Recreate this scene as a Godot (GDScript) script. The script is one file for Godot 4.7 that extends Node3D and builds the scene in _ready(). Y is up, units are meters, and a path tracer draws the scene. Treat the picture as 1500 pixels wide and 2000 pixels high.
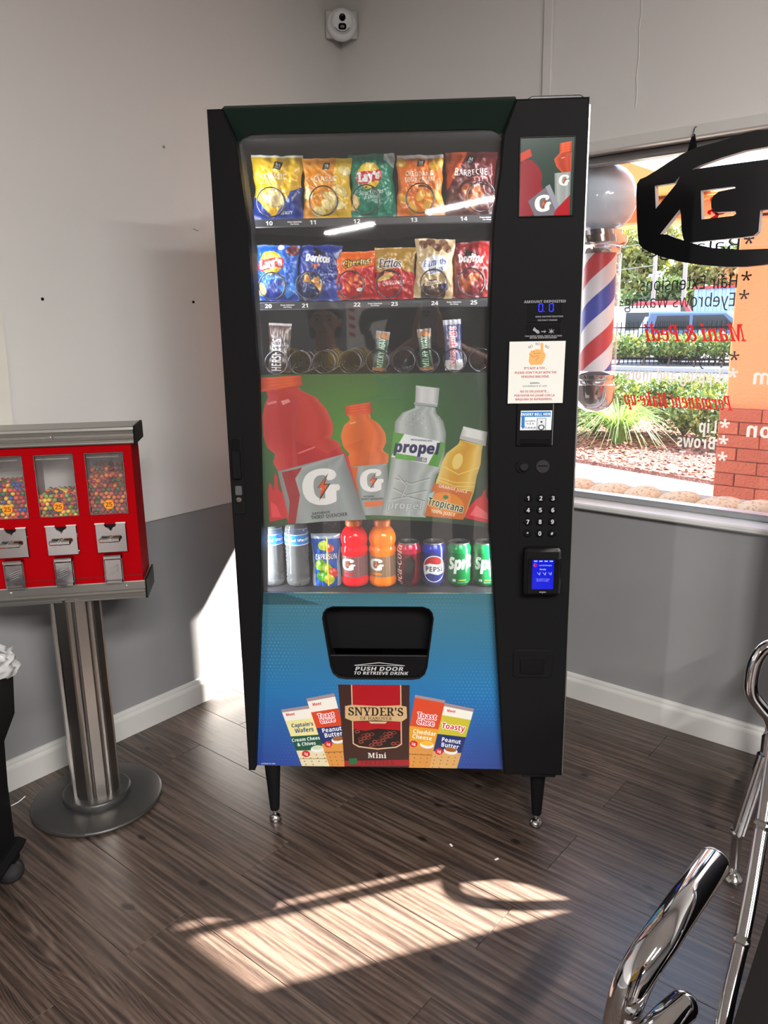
extends Node3D
# A snack vending machine in the corner of a barber shop, with a candy machine, a shop window and chrome chairs.

const FLAT := 4294967295
const YAW := 0.63392           # turn of the vending machine
const MO := Vector3(1.0781, 0.0, 1.0240)   # floor point under the middle of its front

var M := {}
var counts := {}
var group_id := 0
var uv_box := Rect2()
var fonts := {}


func _ready() -> void:
	camera_and_light()
	materials()
	room()
	outside()
	window_things()
	vending_machine()
	snacks()
	drinks()
	candy_machine()
	chairs()
	small_things()
	people()


func camera_and_light() -> void:
	var cam := Camera3D.new()
	cam.name = "camera"
	cam.fov = 66.229
	cam.near = 0.02
	cam.far = 400.0
	cam.position = Vector3(2.2484, 1.3661, 2.4960)
	cam.rotation = Vector3(deg_to_rad(-13.635), deg_to_rad(39.712), deg_to_rad(-0.974))
	add_child(cam)
	var sky := ProceduralSkyMaterial.new()
	sky.sky_top_color = Color(0.70, 0.79, 0.92)
	sky.sky_horizon_color = Color(0.93, 0.96, 1.0)
	sky.sky_curve = 0.2
	sky.ground_bottom_color = Color(0.42, 0.40, 0.37)
	sky.ground_horizon_color = Color(0.62, 0.61, 0.58)
	sky.sky_energy_multiplier = 2.3
	sky.ground_energy_multiplier = 1.0
	var env := Environment.new()
	env.background_mode = Environment.BG_SKY
	env.sky = Sky.new()
	env.sky.sky_material = sky
	env.tonemap_mode = Environment.TONE_MAPPER_LINEAR
	env.tonemap_exposure = 1.0
	env.sdfgi_enabled = true
	env.ssao_enabled = true
	env.ssil_enabled = true
	var we := WorldEnvironment.new()
	we.name = "world_environment"
	we.environment = env
	add_child(we)
	var sun := DirectionalLight3D.new()
	sun.name = "sun"
	sun.sky_mode = DirectionalLight3D.SKY_MODE_LIGHT_ONLY
	sun.light_color = Color(1.0, 0.965, 0.92)
	sun.light_energy = 25.0
	sun.light_angular_distance = 0.55
	sun.shadow_enabled = true
	var d := Vector3(-0.66, -1.155, 1.0).normalized()
	sun.basis = Basis.looking_at(d, Vector3.UP)
	add_child(sun)


# ---------------------------------------------------------------- naming

func numbered(called: String) -> String:
	if not counts.has(called):
		counts[called] = 0
		return called
	counts[called] += 1
	return "%s_%03d" % [called, counts[called]]


func tag(o: Node3D, label: String, category: String, group := "", kind := "") -> Node3D:
	if label: o.set_meta("label", label)
	if category: o.set_meta("category", category)
	if group: o.set_meta("group", group)
	if kind: o.set_meta("kind", kind)
	return o


func thing(called: String, label: String, category: String, at := Vector3.ZERO, turn := 0.0, group := "") -> Node3D:
	var o := Node3D.new()
	o.name = numbered(called)
	add_child(o)
	o.position = at
	o.rotation.y = turn
	return tag(o, label, category, group)


func put(called: String, mesh: Mesh, mat: Material, parent: Node = self) -> MeshInstance3D:
	var o := MeshInstance3D.new()
	o.name = numbered(called) if parent == self else called
	o.mesh = mesh
	o.material_override = mat
	parent.add_child(o, true)
	return o


func struct(called: String, mesh: Mesh, mat: Material, parent: Node = self) -> MeshInstance3D:
	var o := put(called, mesh, mat, parent)
	if parent == self: o.set_meta("kind", "structure")
	return o


func copy(src: Node3D, label := "", group := "") -> Node3D:
	var c: Node3D = src.duplicate()
	c.name = numbered(String(src.name).rstrip("0123456789").trim_suffix("_"))
	add_child(c)
	if label: c.set_meta("label", label)
	if group: c.set_meta("group", group)
	return c


func in_machine(u: float, v: float, w: float) -> Vector3:
	return MO + Vector3(cos(YAW), 0, -sin(YAW)) * u + Vector3(sin(YAW), 0, cos(YAW)) * w + Vector3(0, v, 0)


# ---------------------------------------------------------------- mesh helpers

func S() -> SurfaceTool:
	var s := SurfaceTool.new()
	s.begin(Mesh.PRIMITIVE_TRIANGLES)
	s.set_smooth_group(FLAT)
	s.set_uv(Vector2.ZERO)
	return s


func done(s: SurfaceTool) -> ArrayMesh:
	s.generate_normals()
	return s.commit()


func smooth(s: SurfaceTool) -> void:
	group_id += 1
	s.set_smooth_group(group_id)


func flat(s: SurfaceTool) -> void:
	s.set_smooth_group(FLAT)


func tri(s: SurfaceTool, a: Vector3, b: Vector3, c: Vector3) -> void:
	s.add_vertex(a)
	s.add_vertex(b)
	s.add_vertex(c)


func tri_out(s: SurfaceTool, a: Vector3, b: Vector3, c: Vector3, o: Vector3) -> void:
	if (b - a).cross(c - a).dot((a + b + c) / 3.0 - o) > 0.0:
		tri(s, a, c, b)
	else:
		tri(s, a, b, c)


func tri_uv(s: SurfaceTool, p: Array, t: Array) -> void:
	for i in 3:
		s.set_uv(t[i])
		s.add_vertex(p[i])


func quad_uv(s: SurfaceTool, a: Vector3, b: Vector3, c: Vector3, d: Vector3, ta := Vector2(0, 0), tb := Vector2(1, 0), tc := Vector2(1, 1), td := Vector2(0, 1)) -> void:
	tri_uv(s, [a, b, c], [ta, tb, tc])
	tri_uv(s, [a, c, d], [ta, tc, td])


# a box with chamfered edges
func box(s: SurfaceTool, c: Vector3, size: Vector3, bev := 0.0, b := Basis()) -> SurfaceTool:
	flat(s)
	var h := size / 2.0
	var g := minf(bev, minf(h.x, minf(h.y, h.z)) * 0.9)
	var pt := func(sg: Vector3, axis: int) -> Vector3:
		var v := Vector3(sg.x * (h.x - g), sg.y * (h.y - g), sg.z * (h.z - g))
		v[axis] = sg[axis] * h[axis]
		return c + b * v
	var sgn := [-1.0, 1.0]
	for axis in 3:
		var j := (axis + 1) % 3
		var k := (axis + 2) % 3
		for q in sgn:
			var r := []
			for e in [[-1.0, -1.0], [1.0, -1.0], [1.0, 1.0], [-1.0, 1.0]]:
				var sg := Vector3.ZERO
				sg[axis] = q
				sg[j] = e[0]
				sg[k] = e[1]
				r.append(pt.call(sg, axis))
			tri_out(s, r[0], r[1], r[2], c)
			tri_out(s, r[0], r[2], r[3], c)
		if g > 0.0:
			for p in sgn:
				for q in sgn:
					var a0 := Vector3.ZERO
					a0[j] = p
					a0[k] = q
					var a1 := a0
					a0[axis] = -1.0
					a1[axis] = 1.0
					var w := [pt.call(a0, j), pt.call(a1, j), pt.call(a1, k), pt.call(a0, k)]
					tri_out(s, w[0], w[1], w[2], c)
					tri_out(s, w[0], w[2], w[3], c)
	if g > 0.0:
		for x in sgn:
			for y in sgn:
				for z in sgn:
					var sg := Vector3(x, y, z)
					tri_out(s, pt.call(sg, 0), pt.call(sg, 1), pt.call(sg, 2), c)
	return s


func boxm(size: Vector3, bev := 0.0, c := Vector3.ZERO) -> ArrayMesh:
	return done(box(S(), c, size, bev))


func area2(p: PackedVector2Array) -> float:
	var a := 0.0
	for i in p.size():
		a += p[i].cross(p[(i + 1) % p.size()])
	return a


func inset(p: PackedVector2Array, d: float) -> PackedVector2Array:
	var r := PackedVector2Array()
	var n := p.size()
	for i in n:
		var e0 := (p[i] - p[(i + n - 1) % n]).normalized()
		var e1 := (p[(i + 1) % n] - p[i]).normalized()
		var m := (Vector2(-e0.y, e0.x) + Vector2(-e1.y, e1.x))
		var l := m.length_squared()
		r.append(p[i] + (m * (2.0 * d / l) if l > 0.3 else m * d))
	return r


# a polygon in x and y drawn out along z, its front edge (at z1) chamfered; u and v run over the polygon's box
func prism(s: SurfaceTool, poly: PackedVector2Array, z0: float, z1: float, bev := 0.0, xf := Transform3D(), both := false) -> SurfaceTool:
	var p := poly.duplicate()
	if area2(p) < 0.0: p.reverse()
	var lo := p[0]
	var hi := p[0]
	for q in p:
		lo = lo.min(q)
		hi = hi.max(q)
	if uv_box.size.x > 0.0:
		lo = uv_box.position
		hi = uv_box.end
	var uv := func(q: Vector2) -> Vector2: return Vector2((q.x - lo.x) / (hi.x - lo.x), (hi.y - q.y) / (hi.y - lo.y))
	var v3 := func(q: Vector2, z: float) -> Vector3: return xf * Vector3(q.x, q.y, z)
	flat(s)
	var pf := inset(p, bev) if bev > 0.0 else p
	var pb := pf if both else p
	var n := p.size()
	var rings := [[pb, z0]]
	if both and bev > 0.0: rings.append([p, z0 + bev])
	rings.append([p, z1 - bev])
	if bev > 0.0: rings.append([pf, z1])
	var faces := Geometry2D.triangulate_polygon(pf)
	for i in range(0, faces.size(), 3):
		var t := [faces[i], faces[i + 1], faces[i + 2]]
		if (pf[t[1]] - pf[t[0]]).cross(pf[t[2]] - pf[t[0]]) > 0.0: t.reverse()
		tri_uv(s, [v3.call(pf[t[0]], z1), v3.call(pf[t[1]], z1), v3.call(pf[t[2]], z1)], [uv.call(pf[t[0]]), uv.call(pf[t[1]]), uv.call(pf[t[2]])])
		tri_uv(s, [v3.call(pb[t[2]], z0), v3.call(pb[t[1]], z0), v3.call(pb[t[0]], z0)], [uv.call(pb[t[2]]), uv.call(pb[t[1]]), uv.call(pb[t[0]])])
	for k in rings.size() - 1:
		var a: PackedVector2Array = rings[k][0]
		var b: PackedVector2Array = rings[k + 1][0]
		for i in n:
			var j := (i + 1) % n
			quad_uv(s, v3.call(b[i], rings[k + 1][1]), v3.call(b[j], rings[k + 1][1]), v3.call(a[j], rings[k][1]), v3.call(a[i], rings[k][1]), uv.call(b[i]), uv.call(b[j]), uv.call(a[j]), uv.call(a[i]))
	s.set_uv(Vector2.ZERO)
	return s


func round_rect(x0: float, y0: float, x1: float, y1: float, r: float, n := 5) -> PackedVector2Array:
	var p := PackedVector2Array()
	for c in [[x1 - r, y1 - r, 0.0], [x0 + r, y1 - r, PI / 2], [x0 + r, y0 + r, PI], [x1 - r, y0 + r, PI * 1.5]]:
		for i in n + 1:
			var a: float = c[2] + PI / 2 * i / n
			p.append(Vector2(c[0] + r * cos(a), c[1] + r * sin(a)))
	return p


func disc(r: float, n := 24, c := Vector2.ZERO) -> PackedVector2Array:
	var p := PackedVector2Array()
	for i in n:
		p.append(c + Vector2(cos(TAU * i / n), sin(TAU * i / n)) * r)
	return p


# a profile of (radius, height) turned about y; a doubled point makes an edge
func lathe(s: SurfaceTool, prof: Array, n := 24, xf := Transform3D(), a0 := 0.0, a1 := TAU) -> SurfaceTool:
	var length := [0.0]
	for i in range(1, prof.size()):
		length.append(length[-1] + (prof[i] - prof[i - 1]).length())
	smooth(s)
	for i in prof.size() - 1:
		if prof[i].is_equal_approx(prof[i + 1]):
			smooth(s)
			continue
		for k in n:
			var t0 := a0 + (a1 - a0) * k / n
			var t1 := a0 + (a1 - a0) * (k + 1) / n
			var f := func(q: Vector2, t: float) -> Vector3: return xf * Vector3(q.x * sin(t), q.y, q.x * cos(t))
			var v0: float = 1.0 - length[i] / length[-1]
			var v1: float = 1.0 - length[i + 1] / length[-1]
			var u0 := float(k) / n
			var u1 := float(k + 1) / n
			var a: Vector3 = f.call(prof[i], t0)
			var b: Vector3 = f.call(prof[i], t1)
			var c: Vector3 = f.call(prof[i + 1], t1)
			var d: Vector3 = f.call(prof[i + 1], t0)
			if prof[i + 1].x > 1e-6: tri_uv(s, [d, c, b], [Vector2(u0, v1), Vector2(u1, v1), Vector2(u1, v0)])
			if prof[i].x > 1e-6: tri_uv(s, [d, b, a] if prof[i + 1].x > 1e-6 else [d, b, a], [Vector2(u0, v1), Vector2(u1, v0), Vector2(u0, v0)])
	s.set_uv(Vector2.ZERO)
	flat(s)
	return s


func turned(prof: Array, n := 24) -> ArrayMesh:
	return done(lathe(S(), prof, n))


# a round bar along points; wide and high scale its section
func tube(s: SurfaceTool, pts: Array, r: float, n := 10, closed := false, wide := 1.0, high := 1.0, up := Vector3.UP) -> SurfaceTool:
	smooth(s)
	var rings := []
	var m := pts.size()
	var side := Vector3.ZERO
	for i in m:
		var t: Vector3
		if closed: t = (pts[(i + 1) % m] - pts[(i + m - 1) % m]).normalized()
		else: t = (pts[mini(i + 1, m - 1)] - pts[maxi(i - 1, 0)]).normalized()
		if i == 0:
			side = up.cross(t)
			if side.length() < 0.05: side = Vector3.RIGHT.cross(t)
		side = (side - t * side.dot(t)).normalized()
		var nrm := t.cross(side).normalized()
		var ring := []
		for k in n:
			var a := TAU * k / n
			ring.append(pts[i] + side * cos(a) * r * wide + nrm * sin(a) * r * high)
		rings.append(ring)
	for i in (m if closed else m - 1):
		var a: Array = rings[i]
		var b: Array = rings[(i + 1) % m]
		for k in n:
			var l := (k + 1) % n
			tri(s, a[k], b[k], b[l])
			tri(s, a[k], b[l], a[l])
	if not closed:
		flat(s)
		for k in n:
			tri(s, pts[0], rings[0][k], rings[0][(k + 1) % n])
			tri(s, pts[m - 1], rings[m - 1][(k + 1) % n], rings[m - 1][k])
	flat(s)
	return s


func curve(ctrl: Array, steps := 6) -> Array:
	var r := []
	var m := ctrl.size()
	for i in m - 1:
		var a: Vector3 = ctrl[maxi(i - 1, 0)]
		var b: Vector3 = ctrl[i]
		var c: Vector3 = ctrl[i + 1]
		var d: Vector3 = ctrl[mini(i + 2, m - 1)]
		for k in steps:
			r.append(b.cubic_interpolate(c, a, d, float(k) / steps))
	r.append(ctrl[m - 1])
	return r


func ball(r: float, seg := 12, rings := 6) -> SphereMesh:
	var m := SphereMesh.new()
	m.radius = r
	m.height = 2.0 * r
	m.radial_segments = seg
	m.rings = rings
	return m


func font(face: String) -> Font:
	if not fonts.has(face):
		var f := SystemFont.new()
		f.font_names = PackedStringArray([face.trim_suffix("*")])
		f.font_weight = 700 if face.ends_with("*") else 400
		fonts[face] = f
	return fonts[face]


# raised or flat lettering: cap is the height of a capital
func letters(text: String, cap: float, face := "Droid Sans*", depth := 0.0006, align := HORIZONTAL_ALIGNMENT_CENTER) -> TextMesh:
	var t := TextMesh.new()
	t.text = text
	t.font = font(face)
	t.font_size = 48
	t.pixel_size = cap / 0.714 / 48.0
	t.depth = depth
	t.curve_step = 1.5
	t.horizontal_alignment = align
	return t


func write(called: String, text: String, cap: float, at: Vector3, mat: Material, parent: Node, face := "Droid Sans*", stretch := 1.0, turn := 0.0, slant := 0.0, depth := 0.0006) -> MeshInstance3D:
	var o := put(called, letters(text, cap, face, depth), mat, parent)
	var b := Basis(Vector3(stretch, 0, 0), Vector3(slant, 1, 0), Vector3(0, 0, 1))
	o.transform = Transform3D(Basis(Vector3.BACK, turn) * b, at)
	return o


# ---------------------------------------------------------------- painting flat print

class Pic:
	var im: Image
	var k := 2.0
	var px := 1.0
	var out := Vector2i.ONE
	var asp := 1.0
	var host: Node3D

	func _init(owner: Node3D, w: int, h: int, bg: Color, ss := 2) -> void:
		host = owner
		out = Vector2i(w, h)
		px = float(h) * ss
		asp = float(w) / h
		im = Image.create(w * ss, h * ss, false, Image.FORMAT_RGB8)
		im.fill(bg)

	# points in units of the height, y down; the colour may run from c at the top to c2 at the bottom
	func poly(pts: PackedVector2Array, c: Color, c2 := Color(-1, 0, 0)) -> void:
		var n := pts.size()
		var lo := 1e9
		var hi := -1e9
		for p in pts:
			lo = minf(lo, p.y)
			hi = maxf(hi, p.y)
		var y0 := maxi(0, int(lo * px))
		var y1 := mini(im.get_height() - 1, int(hi * px) + 1)
		var wide := im.get_width()
		for y in range(y0, y1 + 1):
			var yy := (y + 0.5) / px
			var xs := PackedFloat32Array()
			for i in n:
				var a := pts[i]
				var b := pts[(i + 1) % n]
				if (a.y <= yy) != (b.y <= yy):
					xs.append(a.x + (b.x - a.x) * (yy - a.y) / (b.y - a.y))
			if xs.size() < 2: continue
			xs.sort()
			var col := c if c2.r < 0.0 else c.lerp(c2, clampf((yy - lo) / (hi - lo), 0, 1))
			for i in range(0, xs.size() - 1, 2):
				var x0 := maxi(0, int(round(xs[i] * px)))
				var x1 := mini(wide, int(round(xs[i + 1] * px)))
				if x1 > x0: im.fill_rect(Rect2i(x0, y, x1 - x0, 1), col)

	# the same, shaded across every row by a ramp of colours from left to right
	func round_poly(pts: PackedVector2Array, ramp: Array) -> void:
		var n := pts.size()
		var lo := 1e9
		var hi := -1e9
		for p in pts:
			lo = minf(lo, p.y)
			hi = maxf(hi, p.y)
		var parts := 40
		for y in range(maxi(0, int(lo * px)), mini(im.get_height() - 1, int(hi * px) + 1) + 1):
			var yy := (y + 0.5) / px
			var a0 := 1e9
			var a1 := -1e9
			for i in n:
				var a := pts[i]
				var b := pts[(i + 1) % n]
				if (a.y <= yy) != (b.y <= yy):
					var x := a.x + (b.x - a.x) * (yy - a.y) / (b.y - a.y)
					a0 = minf(a0, x)
					a1 = maxf(a1, x)
			if a1 <= a0: continue
			for k in parts:
				var f := (k + 0.5) / parts * (ramp.size() - 1)
				var c: Color = ramp[int(f)].lerp(ramp[mini(int(f) + 1, ramp.size() - 1)], f - int(f))
				var x0 := clampi(int(round(lerpf(a0, a1, float(k) / parts) * px)), 0, im.get_width())
				var x1 := clampi(int(round(lerpf(a0, a1, float(k + 1) / parts) * px)), 0, im.get_width())
				if x1 > x0: im.fill_rect(Rect2i(x0, y, x1 - x0, 1), c)

	func round_shape(list: Array, ramp: Array, at := Vector2.ZERO, sc := 1.0) -> void:
		var p := PackedVector2Array()
		for i in range(0, list.size(), 2): p.append(at + Vector2(list[i], list[i + 1]) * sc)
		round_poly(p, ramp)

	func rect(x0: float, y0: float, x1: float, y1: float, c: Color, c2 := Color(-1, 0, 0)) -> void:
		poly(PackedVector2Array([Vector2(x0, y0), Vector2(x1, y0), Vector2(x1, y1), Vector2(x0, y1)]), c, c2)

	func oval(x: float, y: float, rx: float, ry: float, c: Color, turn := 0.0, c2 := Color(-1, 0, 0), a0 := 0.0, a1 := TAU) -> void:
		var p := PackedVector2Array()
		for i in 33:
			var a := a0 + (a1 - a0) * i / 32.0
			p.append(Vector2(x, y) + Vector2(cos(a) * rx, sin(a) * ry).rotated(turn))
		poly(p, c, c2)

	func line(pts: Array, wd: float, c: Color) -> void:
		for i in pts.size() - 1:
			var a: Vector2 = pts[i]
			var b: Vector2 = pts[i + 1]
			var d := (b - a).normalized().orthogonal() * wd / 2
			poly(PackedVector2Array([a + d, b + d, b - d, a - d]), c)
			oval(b.x, b.y, wd / 2, wd / 2, c)

	# flat polygon given as a plain list x, y, x, y ... moved, turned and scaled
	func shape(list: Array, c: Color, at := Vector2.ZERO, sc := 1.0, turn := 0.0, c2 := Color(-1, 0, 0)) -> void:
		var p := PackedVector2Array()
		for i in range(0, list.size(), 2):
			p.append(at + (Vector2(list[i], list[i + 1]) * sc).rotated(turn))
		poly(p, c, c2)

	# text centred on x, y; cap is the height of a capital
	func text(t: String, x: float, y: float, cap: float, c: Color, face := "Droid Sans*", stretch := 1.0, turn := 0.0, slant := 0.0, fat := 0.0, fat_c := Color.BLACK) -> void:
		var a: Array = host.letters(t, 1.0, face, 0.0).surface_get_arrays(0)
		var v: PackedVector3Array = a[0]
		var idx: PackedInt32Array = a[12]
		var pts := PackedVector2Array()
		for q in v:
			pts.append(Vector2(x, y) + (Vector2(q.x * stretch + slant * q.y, -q.y) * cap).rotated(turn))
		if fat > 0.0:
			for k8 in 8:
				var off := Vector2(fat, 0).rotated(TAU * k8 / 8)
				for i in range(0, idx.size(), 3):
					poly(PackedVector2Array([pts[idx[i]] + off, pts[idx[i + 1]] + off, pts[idx[i + 2]] + off]), fat_c)
		for i in range(0, idx.size(), 3):
			poly(PackedVector2Array([pts[idx[i]], pts[idx[i + 1]], pts[idx[i + 2]]]), c)

	func tex() -> ImageTexture:
		var r: Image = im.duplicate()
		r.resize(out.x, out.y, Image.INTERPOLATE_BILINEAR)
		return ImageTexture.create_from_image(r)


func mat(c: Color, rough := 0.5, metal := 0.0, tex: Texture2D = null) -> StandardMaterial3D:
	var m := StandardMaterial3D.new()
	m.albedo_color = c
	m.roughness = rough
	m.metallic = metal
	m.albedo_texture = tex
	return m


func glassy(c: Color, alpha: float, rough := 0.02) -> StandardMaterial3D:
	var m := mat(Color(c.r, c.g, c.b, alpha), rough)
	m.transparency = BaseMaterial3D.TRANSPARENCY_ALPHA
	return m


func glow(c: Color, e: float) -> StandardMaterial3D:
	var m := mat(Color.BLACK, 0.6)
	m.emission_enabled = true
	m.emission = c
	m.emission_energy_multiplier = e
	return m


func bumps(freq: float, scale: float, size := 256, seed_ := 1, octaves := 4) -> NoiseTexture2D:
	var n := FastNoiseLite.new()
	n.seed = seed_
	n.frequency = freq
	n.fractal_octaves = octaves
	var t := NoiseTexture2D.new()
	t.width = size
	t.height = size
	t.seamless = true
	t.noise = n
	return t


func rough_relief(m: StandardMaterial3D, t: Texture2D, cm: float, tiles: float) -> StandardMaterial3D:
	m.heightmap_enabled = true
	m.heightmap_texture = t
	m.heightmap_scale = cm
	m.uv1_triplanar = true
	m.uv1_world_triplanar = true
	m.uv1_scale = Vector3.ONE * tiles
	return m


# ---------------------------------------------------------------- materials

func materials() -> void:
	var lump := bumps(0.012, 1.0, 256, 4, 5)
	M.wall = rough_relief(mat(Color(0.84, 0.83, 0.818), 0.62), lump, 0.22, 0.9)
	M.wall_low = rough_relief(mat(Color(0.555, 0.555, 0.56), 0.5), lump, 0.12, 1.3)
	M.wall_far = mat(Color(0.36, 0.36, 0.37), 0.7)
	M.ceiling = mat(Color(0.78, 0.78, 0.775), 0.9)
	M.white_paint = mat(Color(0.80, 0.795, 0.78), 0.38)
	M.black = dull(mat(Color(0.085, 0.085, 0.088), 0.5), 0.16)
	M.black_gloss = dull(mat(Color(0.06, 0.06, 0.065), 0.2), 0.3)
	M.black_matte = dull(mat(Color(0.08, 0.08, 0.083), 0.75), 0.2)
	M.header = dull(mat(Color(0.085, 0.135, 0.118), 0.35), 0.25)  # black panel with its green reflection tinted into the colour
	M.cavity = dull(mat(Color(0.135, 0.135, 0.148), 0.6), 0.25)
	M.chrome = mat(Color(0.86, 0.86, 0.87), 0.06, 1.0)
	M.dull_chrome = mat(Color(0.72, 0.71, 0.70), 0.22, 1.0)
	M.alu = mat(Color(0.66, 0.66, 0.66), 0.35, 1.0)
	M.steel = mat(Color(0.55, 0.55, 0.55), 0.4, 1.0)
	M.wire = mat(Color(0.34, 0.34, 0.36), 0.25, 1.0)
	M.white = mat(Color(0.93, 0.93, 0.93), 0.6)
	M.dark_print = mat(Color(0.10, 0.10, 0.11), 0.6)
	M.red_print = mat(Color(0.85, 0.10, 0.12), 0.5)
	M.pane = glassy(Color(1, 1, 1), 0.02)
	M.plastic_pane = glassy(Color(1, 1, 1), 0.05, 0.05)
	M.wood = dull(mat(Color.WHITE, 0.34, 0.0, wood_texture()), 0.6)
	M.subfloor = mat(Color(0.12, 0.10, 0.09), 0.9)


func dull(m: StandardMaterial3D, spec: float) -> StandardMaterial3D:
	m.metallic_specular = spec
	return m


# six board patterns side by side: fibres, flamed grain and knots
func wood_texture() -> ImageTexture:
	var w := 1024
	var h := 1020
	var im := Image.create(w, h, false, Image.FORMAT_RGB8)
	var n := FastNoiseLite.new()
	n.seed = 11
	n.frequency = 1.0
	n.fractal_octaves = 1
	var rng := RandomNumberGenerator.new()
	rng.seed = 5
	var dark := Color(0.130, 0.102, 0.090)
	var mid := Color(0.322, 0.266, 0.234)
	var light := Color(0.458, 0.394, 0.354)
	for band in 6:
		var cy := rng.randf_range(0.03, 0.14)
		var x0 := rng.randf_range(-0.2, 0.9)
		var flame := 1.0 if band % 3 == 0 else 0.25
		var tone := rng.randf_range(-0.10, 0.10)
		var off := band * 37.0
		var knots := []
		for i in 2:
			knots.append(Vector2(rng.randf_range(0.1, 1.1), rng.randf_range(0.03, 0.14)))
		for y in 170:
			var yy := y / 1000.0
			for x in w:
				var xx := x * 1.2 / w
				var slow := n.get_noise_2d(xx * 3.0 + off, yy * 14.0)
				var g := yy - cy + slow * 0.012
				var q := g * g * 2400.0 + (xx - x0) * 7.0 * signf(flame - 0.2) + slow * 0.8
				var ring := 0.5 + 0.5 * sin(q * 6.5)
				ring = ring * ring
				var fib := n.get_noise_2d(xx * 9.0 + off, yy * 420.0) * 0.6 + n.get_noise_2d(xx * 34.0, yy * 900.0 + off) * 0.4
				var streak := n.get_noise_2d(xx * 2.2 + off * 3.0, yy * 75.0)
				var v := 0.46 + tone + 0.20 * fib + 0.30 * streak + (ring - 0.4) * 0.24 * flame
				for kn in knots:
					var d := Vector2((xx - kn.x) * 0.6, yy - kn.y).length()
					if d < 0.011: v -= (0.011 - d) * 60.0
				v = clampf(v, 0.0, 1.0)
				im.set_pixel(x, band * 170 + y, dark.lerp(mid, v * 2.0) if v < 0.5 else mid.lerp(light, v * 2.0 - 1.0))
	return ImageTexture.create_from_image(im)


# ---------------------------------------------------------------- the room

func plank_into(s: SurfaceTool, x0: float, x1: float, z0: float, z1: float, band: int, flip: bool) -> void:
	var g := 0.0004
	var e := 0.0008
	var v0 := (band * 170.0 + 2.0) / 1020.0
	var v1 := (band * 170.0 + 168.0) / 1020.0
	var u1 := (x1 - x0) / 1.2
	var uo := 1.0 - u1 if flip else 0.0
	var f := func(x: float, z: float, y: float) -> Array:
		return [Vector3(x, y, z), Vector2(uo + (x - x0) / 1.2, lerpf(v0, v1, (z - z0) / (z1 - z0)))]
	var q := func(a: Array, b: Array, c: Array, d: Array) -> void:
		quad_uv(s, a[0], b[0], c[0], d[0], a[1], b[1], c[1], d[1])
	var xa := x0 + g
	var xb := x1 - g
	var za := z0 + g
	var zb := z1 - g
	flat(s)
	q.call(f.call(xa + e, za + e, 0.0), f.call(xb - e, za + e, 0.0), f.call(xb - e, zb - e, 0.0), f.call(xa + e, zb - e, 0.0))
	q.call(f.call(xa, za, -0.0012), f.call(xb, za, -0.0012), f.call(xb - e, za + e, 0.0), f.call(xa + e, za + e, 0.0))
	q.call(f.call(xa + e, zb - e, 0.0), f.call(xb - e, zb - e, 0.0), f.call(xb, zb, -0.0012), f.call(xa, zb, -0.0012))
	q.call(f.call(xa, za, -0.0012), f.call(xa + e, za + e, 0.0), f.call(xa + e, zb - e, 0.0), f.call(xa, zb, -0.0012))
	q.call(f.call(xb - e, za + e, 0.0), f.call(xb, za, -0.0012), f.call(xb, zb, -0.0012), f.call(xb - e, zb - e, 0.0))
	q.call(f.call(xa, za, -0.008), f.call(xb, za, -0.008), f.call(xb, za, -0.0012), f.call(xa, za, -0.0012))
	q.call(f.call(xa, zb, -0.0012), f.call(xb, zb, -0.0012), f.call(xb, zb, -0.008), f.call(xa, zb, -0.008))


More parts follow.
